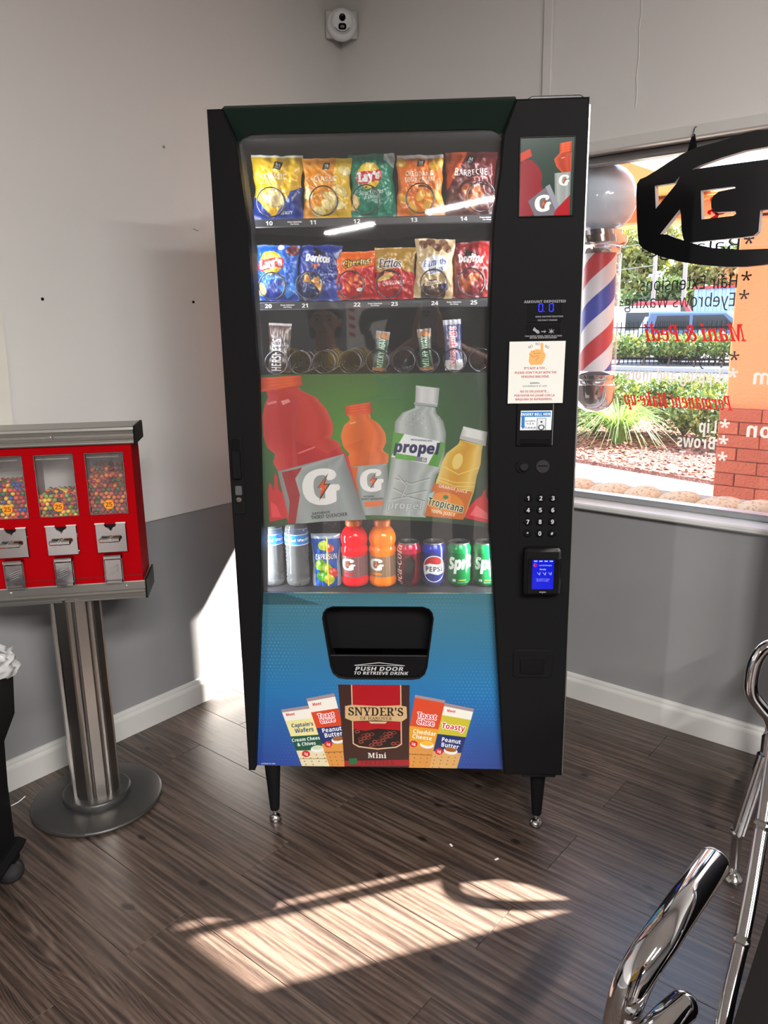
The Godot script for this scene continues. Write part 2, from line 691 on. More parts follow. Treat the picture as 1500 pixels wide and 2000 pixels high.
func room() -> void:
	var rx := 8.0
	var rz := 11.5
	var top := 2.75
	# floor: boards laid along x, their joints stepped by half a board
	var fl := struct("floor", boxm(Vector3(rx, 0.1, rz), 0.0, Vector3(rx / 2, -0.058, rz / 2)), M.subfloor)
	tag(fl, "dark brown wood plank floor with grey grain and a patch of sunlight", "floor")
	var rng := RandomNumberGenerator.new()
	rng.seed = 21
	var far := S()
	var pitch := 0.1675
	for r in range(-1, 69):
		var z0 := maxf(0.0, 0.068 + pitch * r)
		var z1 := minf(rz, 0.068 + pitch * (r + 1))
		if z1 - z0 < 0.01: continue
		var x := 0.25 if r % 2 == 0 else 0.85
		x -= 1.2
		while x < rx:
			var a := maxf(0.0, x)
			var b := minf(rx, x + 1.2)
			var band := rng.randi() % 6
			var flip := rng.randi() % 2 == 0
			if b - a > 0.03:
				if a < 2.3 and z0 < 2.6:
					var s := S()
					plank_into(s, a, b, z0, z1, band, flip)
					put("plank", done(s), M.wood, fl)
				else:
					plank_into(far, a, b, z0, z1, band, flip)
			x += 1.2
	var rest := put("distant_planks", done(far), M.wood, fl)
	rest.set_meta("kind", "stuff")

	# ceiling and walls, all with thickness
	struct("ceiling", boxm(Vector3(rx + 0.4, 0.2, rz + 0.4), 0.0, Vector3(rx / 2, top + 0.1, rz / 2)), M.ceiling)
	var wl := struct("wall_left", boxm(Vector3(0.2, top + 0.1, rz + 0.4), 0.0, Vector3(-0.1, top / 2 - 0.05, rz / 2)), M.wall_low)
	put("upper_panel", boxm(Vector3(0.02, top - 0.724, rz), 0.004, Vector3(-0.002, (top + 0.724) / 2, rz / 2)), M.wall, wl)
	# the window openings in the right wall; the narrow one is added for sun
	var x0 := 0.36
	var x1 := 1.80
	var y0 := 0.722
	var y1 := 1.874
	var s := S()
	var wp := func(st: SurfaceTool, a: float, b: float, lo: float, hi: float, z0: float, z1: float) -> void:
		box(st, Vector3((a + b) / 2, (lo + hi) / 2, (z0 + z1) / 2), Vector3(b - a, hi - lo, z1 - z0))
	for piece in [[-0.2, x0, -0.1, top], [x0, x1, -0.1, y0], [x0, x1, y1, top], [x1, 1.93, -0.1, top], [1.93, 2.355, -0.1, 1.02], [1.93, 2.355, 2.1, top], [2.355, rx + 0.2, -0.1, top]]:
		wp.call(s, piece[0], piece[1], piece[2], piece[3], -0.2, 0.0)
	var wr := struct("wall_right", done(s), M.wall_low)
	s = S()
	for piece in [[0.0, x0, 0.724, top], [x0, x1, 1.903, top], [x1 + 0.03, 1.93, 0.724, top], [1.93, 2.355, 2.1, top], [1.93, 2.355, 0.724, 1.02], [2.355, rx, 0.724, top]]:
		wp.call(s, piece[0], piece[1], piece[2], piece[3], -0.01, 0.008)
	put("upper_panel", done(s), M.wall, wr)
	var seam := []
	for k in 18: seam.append(Vector3(1.196 + 0.0025 * sin(k * 2.3), 1.98 + k * 0.043, 0.0085))
	put("plaster_seam", done(tube(S(), seam, 0.0022, 6)), M.wall, wr)
	struct("wall_back", boxm(Vector3(rx + 0.4, top + 0.1, 0.2), 0.0, Vector3(rx / 2, top / 2 - 0.05, rz + 0.1)), M.wall_far)
	struct("wall_side", boxm(Vector3(0.2, top + 0.1, rz), 0.0, Vector3(rx + 0.1, top / 2 - 0.05, rz / 2)), M.wall_far)

	# baseboards with a rounded top
	var prof := PackedVector2Array([Vector2(0, 0), Vector2(0.014, 0), Vector2(0.014, 0.068), Vector2(0.0125, 0.074), Vector2(0.0095, 0.080), Vector2(0.0085, 0.088), Vector2(0.006, 0.094), Vector2(0, 0.0955)])
	var bb := struct("baseboard_left", done(prism(S(), prof, 0.0, rz)), M.white_paint)
	var br := struct("baseboard_right", done(prism(S(), prof, -rx, 0.0)), M.white_paint)
	br.rotation.y = -PI / 2
	tag(bb, "white painted baseboard along the left wall", "baseboard")
	tag(br, "white painted baseboard below the shop window", "baseboard")
	tag(wl, "left wall, pale grey above and darker grey below a ragged ledge", "wall")
	tag(wr, "right wall with the shop window, darker grey below the sill", "wall")

	# batten over a panel joint above the machine
	var bt := struct("trim_1", boxm(Vector3(0.031, 0.84, 0.014), 0.002, Vector3(0.899, 2.33, 0.015)), M.wall)
	tag(bt, "narrow vertical batten on the right wall above the vending machine", "trim")

	# linear ceiling lamps: the mirrored pair, then unseen ones added to light the walls
	var spots := [[6.12, 7.13], [6.12, 9.7], [3.3, 2.9], [4.6, 2.7], [1.5, 6.6]]
	var names := ["bright linear ceiling lamp mirrored across the barbecue chip bag", "bright linear ceiling lamp mirrored just under the top shelf", "added unseen linear ceiling lamp nearest the shop window", "added unseen linear ceiling lamp right of the one nearest the shop window", "added unseen linear ceiling lamp near the left wall, behind the viewer"]
	for p in spots:
		var t := thing("ceiling_lamp", names[spots.find(p)], "lamp", Vector3(p[0], top, p[1]), 0.0, "linear ceiling lamps")
		put("housing", boxm(Vector3(0.13, 0.045, 1.34), 0.008, Vector3(0, -0.0225, 0)), M.white_paint, t)
		put("lamp_diffuser", boxm(Vector3(0.085, 0.03, 1.3), 0.01, Vector3(0, -0.06, 0)), glow(Color(1.0, 0.97, 0.93), 8.0), t)
		var l := AreaLight3D.new()
		l.name = "lamp_light"
		l.area_size = Vector2(0.085, 1.3)
		l.light_color = Color(1.0, 0.985, 0.97)
		l.light_energy = 17.5
		l.set("area_range", 20.0)
		l.shadow_enabled = true
		l.position = Vector3(0, -0.08, 0)
		l.rotation.x = -PI / 2
		t.add_child(l)


# ---------------------------------------------------------------- outside the window

func leaf_mesh(l: float, w: float, fold := 0.25) -> ArrayMesh:
	var s := S()
	var a := Vector3(0, 0, 0)
	var b := Vector3(w / 2, l * 0.45, w * fold)
	var c := Vector3(0, l, 0)
	var d := Vector3(-w / 2, l * 0.45, w * fold)
	tri(s, a, c, b)
	tri(s, a, d, c)
	return done(s)


func leafy(c: Color, back := 0.6) -> StandardMaterial3D:
	var m := mat(c, 0.5)
	m.vertex_color_use_as_albedo = true
	m.backlight_enabled = true
	m.backlight = Color(back, back, back * 0.6)
	return m


# leaves scattered through lumps; every lump is [centre, radii]
func foliage(parent: Node3D, lumps: Array, count: int, leaf: Mesh, m: Material, seed_: int, tints: Array) -> void:
	var rng := RandomNumberGenerator.new()
	rng.seed = seed_
	var mm := MultiMesh.new()
	mm.transform_format = MultiMesh.TRANSFORM_3D
	mm.use_colors = true
	mm.mesh = leaf
	mm.instance_count = count
	for i in count:
		var lump: Array = lumps[rng.randi() % lumps.size()]
		var d := Vector3(rng.randfn(), rng.randfn(), rng.randfn()).normalized()
		var r := pow(rng.randf(), 0.33)
		var p: Vector3 = lump[0] + d * r * lump[1]
		var b := Basis.from_euler(Vector3(rng.randf_range(-1.2, 1.2), rng.randf() * TAU, rng.randf_range(-1.2, 1.2))) * Basis().scaled(Vector3.ONE * rng.randf_range(0.7, 1.3))
		mm.set_instance_transform(i, Transform3D(b, p))
		var t: Color = tints[rng.randi() % tints.size()]
		mm.set_instance_color(i, t * rng.randf_range(0.75, 1.25))
	var o := MultiMeshInstance3D.new()
	o.name = "foliage"
	o.multimesh = mm
	o.material_override = m
	o.set_meta("kind", "stuff")
	parent.add_child(o, true)


func tree(at: Vector3, h: float, wide: float, seed_: int, label: String, tints: Array, count := 3800) -> void:
	var t := thing("tree", label, "tree", at, 0.0, "trees across the road")
	var rng := RandomNumberGenerator.new()
	rng.seed = seed_
	var s := S()
	tube(s, curve([Vector3(0, 0, 0), Vector3(0.1, h * 0.25, 0), Vector3(-0.1, h * 0.5, 0.1), Vector3(0, h * 0.75, 0)], 4), h * 0.018, 8)
	var lumps := []
	for i in 9:
		var p := Vector3(rng.randf_range(-0.5, 0.5) * wide, h * rng.randf_range(0.28, 0.9), rng.randf_range(-0.4, 0.4) * wide)
		lumps.append([p, Vector3(wide * 0.3, h * 0.14, wide * 0.3)])
		tube(s, [Vector3(0, p.y * 0.6, 0), p], h * 0.006, 5)
	put("trunk", done(s), M.bark, t)
	foliage(t, lumps, count, leaf_mesh(0.38, 0.27), M.leaf, seed_, tints)


func car(called: String, label: String, at: Vector3, turn: float, side: Array, wide: float, body: Color, windows: Array, wheels: Array, r: float) -> Node3D:
	var t := thing(called, label, "car" if called != "truck" else "truck", at, turn)
	var p := PackedVector2Array()
	for i in range(0, side.size(), 2): p.append(Vector2(side[i], side[i + 1]))
	put("body", done(prism(S(), p, -wide / 2, wide / 2, 0.06, Transform3D(), true)), mat(body, 0.25), t)
	for w in windows:
		var q := PackedVector2Array()
		for i in range(0, w.size(), 2): q.append(Vector2(w[i], w[i + 1]))
		put("side_window", done(prism(S(), q, wide / 2 - 0.02, wide / 2 + 0.006, 0.0)), M.car_glass, t)
	for x in wheels:
		for z in [-wide / 2 + 0.1, wide / 2 - 0.1]:
			var o := put("wheel", turned([Vector2(0, -0.1), Vector2(r * 0.55, -0.1), Vector2(r * 0.6, -0.08), Vector2(r * 0.95, -0.1), Vector2(r, -0.06), Vector2(r, 0.06), Vector2(r * 0.95, 0.1), Vector2(r * 0.6, 0.08), Vector2(r * 0.55, 0.1), Vector2(0, 0.1)], 16), M.tyre, t)
			o.position = Vector3(x, r, z)
			o.rotation.x = PI / 2
	return t


func outside() -> void:
	M.bark = mat(Color(0.40, 0.33, 0.27), 0.9)
	M.leaf = leafy(Color.WHITE, 0.5)
	M.car_glass = mat(Color(0.10, 0.13, 0.16), 0.08)
	M.tyre = mat(Color(0.06, 0.06, 0.06), 0.8)
	M.concrete = rough_relief(mat(Color(0.60, 0.59, 0.57), 0.85), bumps(0.05, 1.0, 256, 9), 0.3, 1.0)
	M.asphalt = mat(Color(0.22, 0.22, 0.235), 0.9)
	M.mulch = rough_relief(mat(Color(0.38, 0.21, 0.16), 0.95), bumps(0.08, 1.0, 256, 8), 2.0, 1.5)
	M.stucco = rough_relief(mat(Color(0.85, 0.57, 0.39), 0.85), bumps(0.1, 1.0, 256, 7), 0.25, 2.0)
	M.soffit = rough_relief(mat(Color(0.76, 0.54, 0.27), 0.8), bumps(0.02, 1.0, 256, 5), 0.2, 1.0)
	var gy := -0.1

	# ground
	var g := struct("ground", boxm(Vector3(120, 0.1, 79.8), 0.0, Vector3(-10, gy - 0.07, -40.1)), M.asphalt)
	tag(g, "grey asphalt road and lot beyond the planting", "road")
	var walk := struct("sidewalk", done(prism(S(), PackedVector2Array([Vector2(-9, 0.2), Vector2(6, 0.2), Vector2(6, 3.25), Vector2(-9, 6.85)]), 0.0, 0.07, 0.01)), M.concrete)
	walk.transform = Transform3D(Basis(Vector3.RIGHT, -PI / 2), Vector3(0, gy - 0.07, 0))
	tag(walk, "pale concrete sidewalk between the shop and the red mulch bed", "sidewalk")
	var bed := struct("mulch_bed", done(prism(S(), PackedVector2Array([Vector2(-9, 6.85), Vector2(4, 3.73), Vector2(4, 9.6), Vector2(-9, 12.5)]), 0.0, 0.09, 0.03)), M.mulch)
	bed.transform = Transform3D(Basis(Vector3.RIGHT, -PI / 2), Vector3(0, gy - 0.06, 0))
	tag(bed, "bed of reddish brown bark mulch", "mulch")
	var rng := RandomNumberGenerator.new()
	rng.seed = 3
	var mm := MultiMesh.new()
	mm.transform_format = MultiMesh.TRANSFORM_3D
	mm.use_colors = true
	mm.mesh = boxm(Vector3(0.075, 0.012, 0.028), 0.004)
	mm.instance_count = 7000
	for i in 7000:
		var x := rng.randf_range(-4.5, 1.5)
		var e := -4.69 - (x - 0.0) * -0.24
		var z := rng.randf_range(e - 4.2, e - 0.03)
		mm.set_instance_transform(i, Transform3D(Basis.from_euler(Vector3(rng.randf_range(-0.5, 0.5), rng.randf() * TAU, rng.randf_range(-0.4, 0.4))), Vector3(x, gy + 0.035, z)))
		mm.set_instance_color(i, Color(0.20, 0.075, 0.048) * rng.randf_range(0.5, 1.7))
	var chips := MultiMeshInstance3D.new()
	chips.name = "mulch_chips"
	chips.multimesh = mm
	var cm := mat(Color.WHITE, 0.9)
	cm.vertex_color_use_as_albedo = true
	chips.material_override = cm
	add_child(chips)
	tag(chips, "loose reddish bark chips on the mulch bed", "mulch", "", "stuff")

	# porch: a beam on a stuccoed pillar with a brick foot, boards above
	var porch := thing("porch_roof", "orange stucco porch beam and yellowish soffit above the sidewalk", "porch")
	put("beam", boxm(Vector3(7.0, 0.14, 0.25), 0.01, Vector3(-0.4, 1.965, -2.32)), M.stucco, porch)
	put("soffit", boxm(Vector3(4.1, 0.03, 1.35), 0.0, Vector3(-1.33, 2.045, -1.625)), M.soffit, porch)
	put("moulding", boxm(Vector3(7.0, 0.025, 0.04), 0.006, Vector3(-0.4, 2.0, -2.18)), M.soffit, porch)
	var pillar := thing("porch_pillar", "orange stucco pillar with a red brick foot beside the sidewalk", "pillar", Vector3(0.868, gy, -2.2))
	put("stucco_shaft", boxm(Vector3(1.1, 1.98, 0.5), 0.01, Vector3(0.565, 0.99, -0.262)), M.stucco, pillar)
	var brick_mats := []
	for k in 4:
		brick_mats.append(rough_relief(mat(Color(0.68, 0.36, 0.27).lerp(Color(0.60, 0.30, 0.22), k / 3.0), 0.9), bumps(0.06, 1.0, 256, 20 + k), 0.5, 3.0))
	var bm := boxm(Vector3(0.2245, 0.0695, 0.06), 0.004)
	var hb := boxm(Vector3(0.108, 0.0695, 0.06), 0.004)
	for row in 13:
		var y := 0.034 + row * 0.0738
		for k in 6:
			var half := row % 2 == 1
			var x := 0.113 + k * 0.2275 - (0.113 if half else 0.0)
			if half and k == 0:
				var o := put("brick", hb, brick_mats[rng.randi() % 4], pillar)
				o.position = Vector3(0.054, y, 0.0)
				continue
			var o := put("brick", bm, brick_mats[rng.randi() % 4], pillar)
			o.position = Vector3(x, y, rng.randf_range(-0.002, 0.002))
	put("mortar", boxm(Vector3(1.2, 0.955, 0.04), 0.0, Vector3(0.603, 0.4775, 0.0)), mat(Color(0.50, 0.27, 0.21), 0.95), pillar)
	var fin := struct("wall_sun_block", boxm(Vector3(0.08, 4.5, 1.7), 0.0, Vector3(1.87, 2.15, -1.06)), M.stucco)  # unseen wall added to keep direct sun off the shop window
	tag(fin, "added unseen stucco wall that keeps sun off the shop window", "wall")

	var hood := struct("added_awning", boxm(Vector3(0.56, 0.05, 0.32), 0.008, Vector3(0.62, 1.93, -0.36)), M.stucco)  # added hood, trims the wedge of sun on the left wall
	tag(hood, "added stucco hood hidden behind the machine, trimming the sun on the left wall", "added_awning")
	# stone ledge under the window
	var ledge := thing("stone_ledge", "row of pale speckled stones along the outside of the window", "ledge", Vector3(0, 0, -0.36))
	put("ledge_base", boxm(Vector3(1.8, 0.66, 0.3), 0.01, Vector3(0.9, 0.38, 0.0)), M.concrete, ledge)
	var pic := Pic.new(self, 128, 128, Color(0.78, 0.70, 0.58), 1)
	for i in 260:
		pic.oval(rng.randf(), rng.randf(), rng.randf_range(0.006, 0.022), rng.randf_range(0.005, 0.014), Color(0.36, 0.17, 0.10).lerp(Color(0.66, 0.42, 0.28), rng.randf()), rng.randf() * 3.0)
	M.stone = mat(Color.WHITE, 0.9, 0.0, pic.tex())
	M.stone.uv1_triplanar = true
	M.stone.uv1_world_triplanar = true
	M.stone.uv1_scale = Vector3.ONE * 4.0
	for k in 13:
		var s := S()
		smooth(s)
		var prof := []
		for j in 8:
			var a := PI / 2 * j / 7.0
			prof.append(Vector2(cos(a) * (1.0 if j > 0 else 1.0), pow(sin(a), 0.8)))
		prof.push_front(Vector2(1.0, -0.4))
		lathe(s, prof, 14, Transform3D(Basis().scaled(Vector3(rng.randf_range(0.064, 0.078), rng.randf_range(0.022, 0.034), rng.randf_range(0.10, 0.13))).rotated(Vector3.UP, rng.randf_range(-0.2, 0.2)), Vector3.ZERO))
		var o := put("stone", done(s), M.stone, ledge)
		o.position = Vector3(0.05 + k * 0.138, 0.712, rng.randf_range(0.0, 0.03))

	# plants
	var gr := thing("grass_clump", "large clump of long arching green grass on the mulch", "plant", Vector3(-1.47, gy + 0.03, -6.3))
	var gm := S()
	for i in 620:
		var a := rng.randf() * TAU
		var out := Vector3(cos(a), 0, sin(a))
		var sidev := out.cross(Vector3.UP) * 0.0085
		var l := rng.randf_range(0.55, 0.92)
		var lean := rng.randf_range(0.45, 1.55)
		var root := out * rng.randf_range(0.0, 0.06)
		var pts := []
		for k in 5:
			var f := k / 4.0
			pts.append(root + out * (l * lean * 0.62 * f * f + 0.12 * f) + Vector3.UP * l * (f - lean * 0.60 * f * f * f))
		for k in 4:
			var w0 := sidev * (1.0 - k / 4.5)
			var w1 := sidev * (1.0 - (k + 1) / 4.5)
			tri(gm, pts[k] - w0, pts[k + 1] - w1, pts[k + 1] + w1)
			tri(gm, pts[k] - w0, pts[k + 1] + w1, pts[k] + w0)
	var gmat := mat(Color(0.40, 0.50, 0.29), 0.45)
	gmat.backlight_enabled = true
	gmat.backlight = Color(0.6, 0.7, 0.3)
	var blades := put("grass_blades", done(gm), gmat, gr)
	blades.set_meta("kind", "stuff")
	var greens := [Color(0.12, 0.19, 0.05), Color(0.19, 0.23, 0.05), Color(0.07, 0.13, 0.04), Color(0.27, 0.27, 0.07)]
	var spots := [[-2.05, -6.9, 0.75], [-1.05, -7.3, 0.72], [-0.35, -6.7, 0.62]]
	var names := ["bushy green shrub on the mulch behind the grass clump", "yellow green shrub in the middle of the mulch bed", "green shrub on the mulch next to the orange pillar"]
	for k in 3:
		var h: float = spots[k][2]
		var sh := thing("shrub", names[k], "shrub", Vector3(spots[k][0], gy + 0.03, spots[k][1]))
		var s := S()
		for j in 7:
			var a := TAU * j / 7.0
			tube(s, [Vector3(0, 0, 0), Vector3(cos(a) * 0.2, h * 0.45, sin(a) * 0.2), Vector3(cos(a) * 0.34, h * 0.8, sin(a) * 0.3)], 0.012, 5)
		put("stems", done(s), M.bark, sh)
		foliage(sh, [[Vector3(0, h * 0.5, 0), Vector3(0.62, h * 0.45, 0.45)], [Vector3(0.2, h * 0.66, 0.1), Vector3(0.45, h * 0.36, 0.4)], [Vector3(-0.3, h * 0.6, 0), Vector3(0.4, h * 0.34, 0.4)]], 5200, leaf_mesh(0.062, 0.040), M.leaf, 30 + k, greens)
	var hedge := thing("hedge", "long clipped green hedge across the road", "hedge", Vector3(-7.4, gy, -20.6))
	var hl := []
	var hs: SurfaceTool
	for k in 16:
		hl.append([Vector3(-5.5 + k * 0.75, 0.62 + rng.randf_range(-0.05, 0.05), 0), Vector3(0.7, 0.34, 0.6)])
		hs = S()
		tube(hs, [Vector3(-5.5 + k * 0.75, 0, 0), Vector3(-5.42 + k * 0.75, 0.3, 0.05), Vector3(-5.45 + k * 0.75, 0.6, 0.05)], 0.03, 5)
		put("stem", done(hs), M.bark, hedge)
	foliage(hedge, hl, 9000, leaf_mesh(0.14, 0.09), M.leaf, 40, greens)
	var kerb := struct("kerb", boxm(Vector3(30, 0.14, 0.2), 0.02, Vector3(-6, gy + 0.05, -19.5)), M.concrete)
	tag(kerb, "pale concrete kerb in front of the far hedge", "kerb")

	# fence and vehicles beyond
	var fence := thing("picket_fence", "dark metal picket fence behind the far hedge", "fence", Vector3(-8.5, gy, -22.0))
	var ps := S()
	for k in 90: box(ps, Vector3(-6.0 + k * 0.14, 0.68, 0), Vector3(0.022, 1.3, 0.022))
	put("pickets", done(ps), M.black_matte, fence).set_meta("kind", "stuff")
	for y in [0.2, 1.15]: put("rail", boxm(Vector3(12.6, 0.04, 0.04), 0.0, Vector3(0.2, y, 0)), M.black_matte, fence)
	var truck := car("truck", "white box truck with grey doors parked beyond the fence", Vector3(-11.6, gy, -30.0), 0.25, [-2.2, 0.45, 2.2, 0.45, 2.2, 1.85, -2.2, 1.85], 2.0, Color(0.93, 0.93, 0.91), [[-1.3, 0.6, -0.7, 0.6, -0.7, 1.6, -1.3, 1.6], [0.3, 0.6, 1.3, 0.6, 1.3, 1.65, 0.3, 1.65]], [-1.4, 1.4], 0.4)
	put("roof_rail", boxm(Vector3(4.5, 0.06, 2.06), 0.01, Vector3(0, 1.88, 0)), M.alu, truck)
	var cab := car("truck", "red and white truck cab parked behind the white box truck", Vector3(-11.5, gy, -34.0), 0.4, [-1.4, 0.4, 1.4, 0.4, 1.4, 1.5, 1.0, 2.15, -1.0, 2.15, -1.4, 1.9], 2.0, Color(0.80, 0.12, 0.16), [[0.1, 1.4, 1.2, 1.4, 0.9, 1.95, 0.1, 1.95]], [-0.8, 0.9], 0.45)
	put("white_panel", boxm(Vector3(1.1, 0.5, 2.03), 0.02, Vector3(-0.75, 1.2, 0)), M.white, cab)
	var board := thing("yellow_sign", "small bright yellow sign board beyond the fence", "sign", Vector3(-9.88, gy, -29.0))
	put("board", boxm(Vector3(0.34, 0.36, 0.03), 0.004, Vector3(0, 1.45, 0)), mat(Color(0.98, 0.93, 0.05), 0.6), board)
	put("post", boxm(Vector3(0.05, 1.3, 0.05), 0.0, Vector3(0, 0.65, -0.02)), M.steel, board)
	car("pickup", "white pickup parked beyond the fence", Vector3(-8.5, gy, -27.0), -0.15, [-2.2, 0.45, 2.2, 0.45, 2.25, 0.9, 1.1, 1.0, 0.7, 1.45, -0.5, 1.47, -0.75, 1.0, -2.2, 0.95], 1.8, Color(0.88, 0.90, 0.92), [[-0.45, 1.02, 0.2, 1.02, 0.15, 1.38, -0.35, 1.38], [0.28, 1.02, 0.95, 1.02, 0.62, 1.38, 0.24, 1.38]], [-1.4, 1.45], 0.36)
	car("van", "dark blue van parked beside the blue metal building", Vector3(-6.1, gy, -24.2), 0.1, [-1.9, 0.35, 1.9, 0.35, 1.95, 0.85, 1.35, 1.0, 0.6, 1.6, -1.75, 1.64, -1.95, 1.0], 1.8, Color(0.30, 0.38, 0.52), [[-1.6, 1.05, -0.5, 1.05, -0.5, 1.5, -1.5, 1.5], [-0.4, 1.05, 0.95, 1.05, 0.5, 1.5, -0.4, 1.5]], [-1.2, 1.25], 0.34)
	var shed := thing("metal_building", "pale blue corrugated metal building with a red roof edge", "building", Vector3(-12.4, gy, -45.0))
	var cs := S()
	for k in 26: box(cs, Vector3(-1.2 + k * 0.22, 1.5, 0.02 + (0.04 if k % 2 == 0 else 0.0)), Vector3(0.22, 3.0, 0.1), 0.02)
	put("corrugated_wall", done(cs), mat(Color(0.58, 0.68, 0.80), 0.6), shed)
	put("wall_core", boxm(Vector3(5.7, 2.98, 4.0), 0.0, Vector3(1.55, 1.49, -2.05)), mat(Color(0.58, 0.68, 0.80), 0.6), shed)
	put("roof", boxm(Vector3(6.0, 0.14, 4.4), 0.0, Vector3(1.6, 3.05, -2.0)), mat(Color(0.72, 0.22, 0.22), 0.6), shed)
	for k in 2:
		var up := thing("utility_pole", ["grey utility pole left of the blue building, farther from it", "grey utility pole close beside the blue building"][k], "pole", Vector3([-14.2, -12.6][k], gy, -40.0))
		put("pole", turned([Vector2(0, 0), Vector2(0.12, 0), Vector2(0.09, 8.0), Vector2(0, 8.0)], 10), mat(Color(0.62, 0.60, 0.57), 0.8), up)
		put("crossarm", boxm(Vector3(1.6, 0.1, 0.1), 0.0, Vector3(0, 7.3, 0)), M.bark, up)
		if k == 0: put("wire", done(tube(S(), curve([Vector3(-16, 4.2, 0.15), Vector3(-6, 3.8, 0.15), Vector3(0, 4.1, 0.1)], 6), 0.022, 5)), M.alu, up)
		if k == 0: put("wire", done(tube(S(), curve([Vector3(-16, 5.5, 0.15), Vector3(-6, 4.9, 0.15), Vector3(0, 5.3, 0.1)], 6), 0.022, 5)), M.alu, up)
	var dark := [Color(0.11, 0.17, 0.06), Color(0.17, 0.22, 0.09), Color(0.08, 0.12, 0.06)]
	var olive := [Color(0.26, 0.28, 0.08), Color(0.18, 0.22, 0.07), Color(0.34, 0.30, 0.12)]
	tree(Vector3(-22.5, gy, -50), 7.6, 4.6, 51, "dark green tree farthest left beyond the parked trucks", dark)
	tree(Vector3(-18.6, gy, -49), 7.2, 4.4, 52, "olive green tree behind the red truck", olive)
	tree(Vector3(-15.2, gy, -51), 6.6, 4.0, 53, "yellowish green tree between the two utility poles", olive)
	tree(Vector3(-12.0, gy, -52), 6.4, 4.6, 54, "dark tree rising behind the blue metal building", dark)
	tree(Vector3(-20.5, gy, -46), 4.0, 4.5, 55, "low brownish bushy tree above the white truck", [Color(0.36, 0.26, 0.10), Color(0.24, 0.24, 0.08)], 2500)
	tree(Vector3(-16.6, gy, -46), 3.6, 4.5, 56, "low dark bushy tree behind the pickup", dark, 2500)


# ---------------------------------------------------------------- window, sign, barber pole

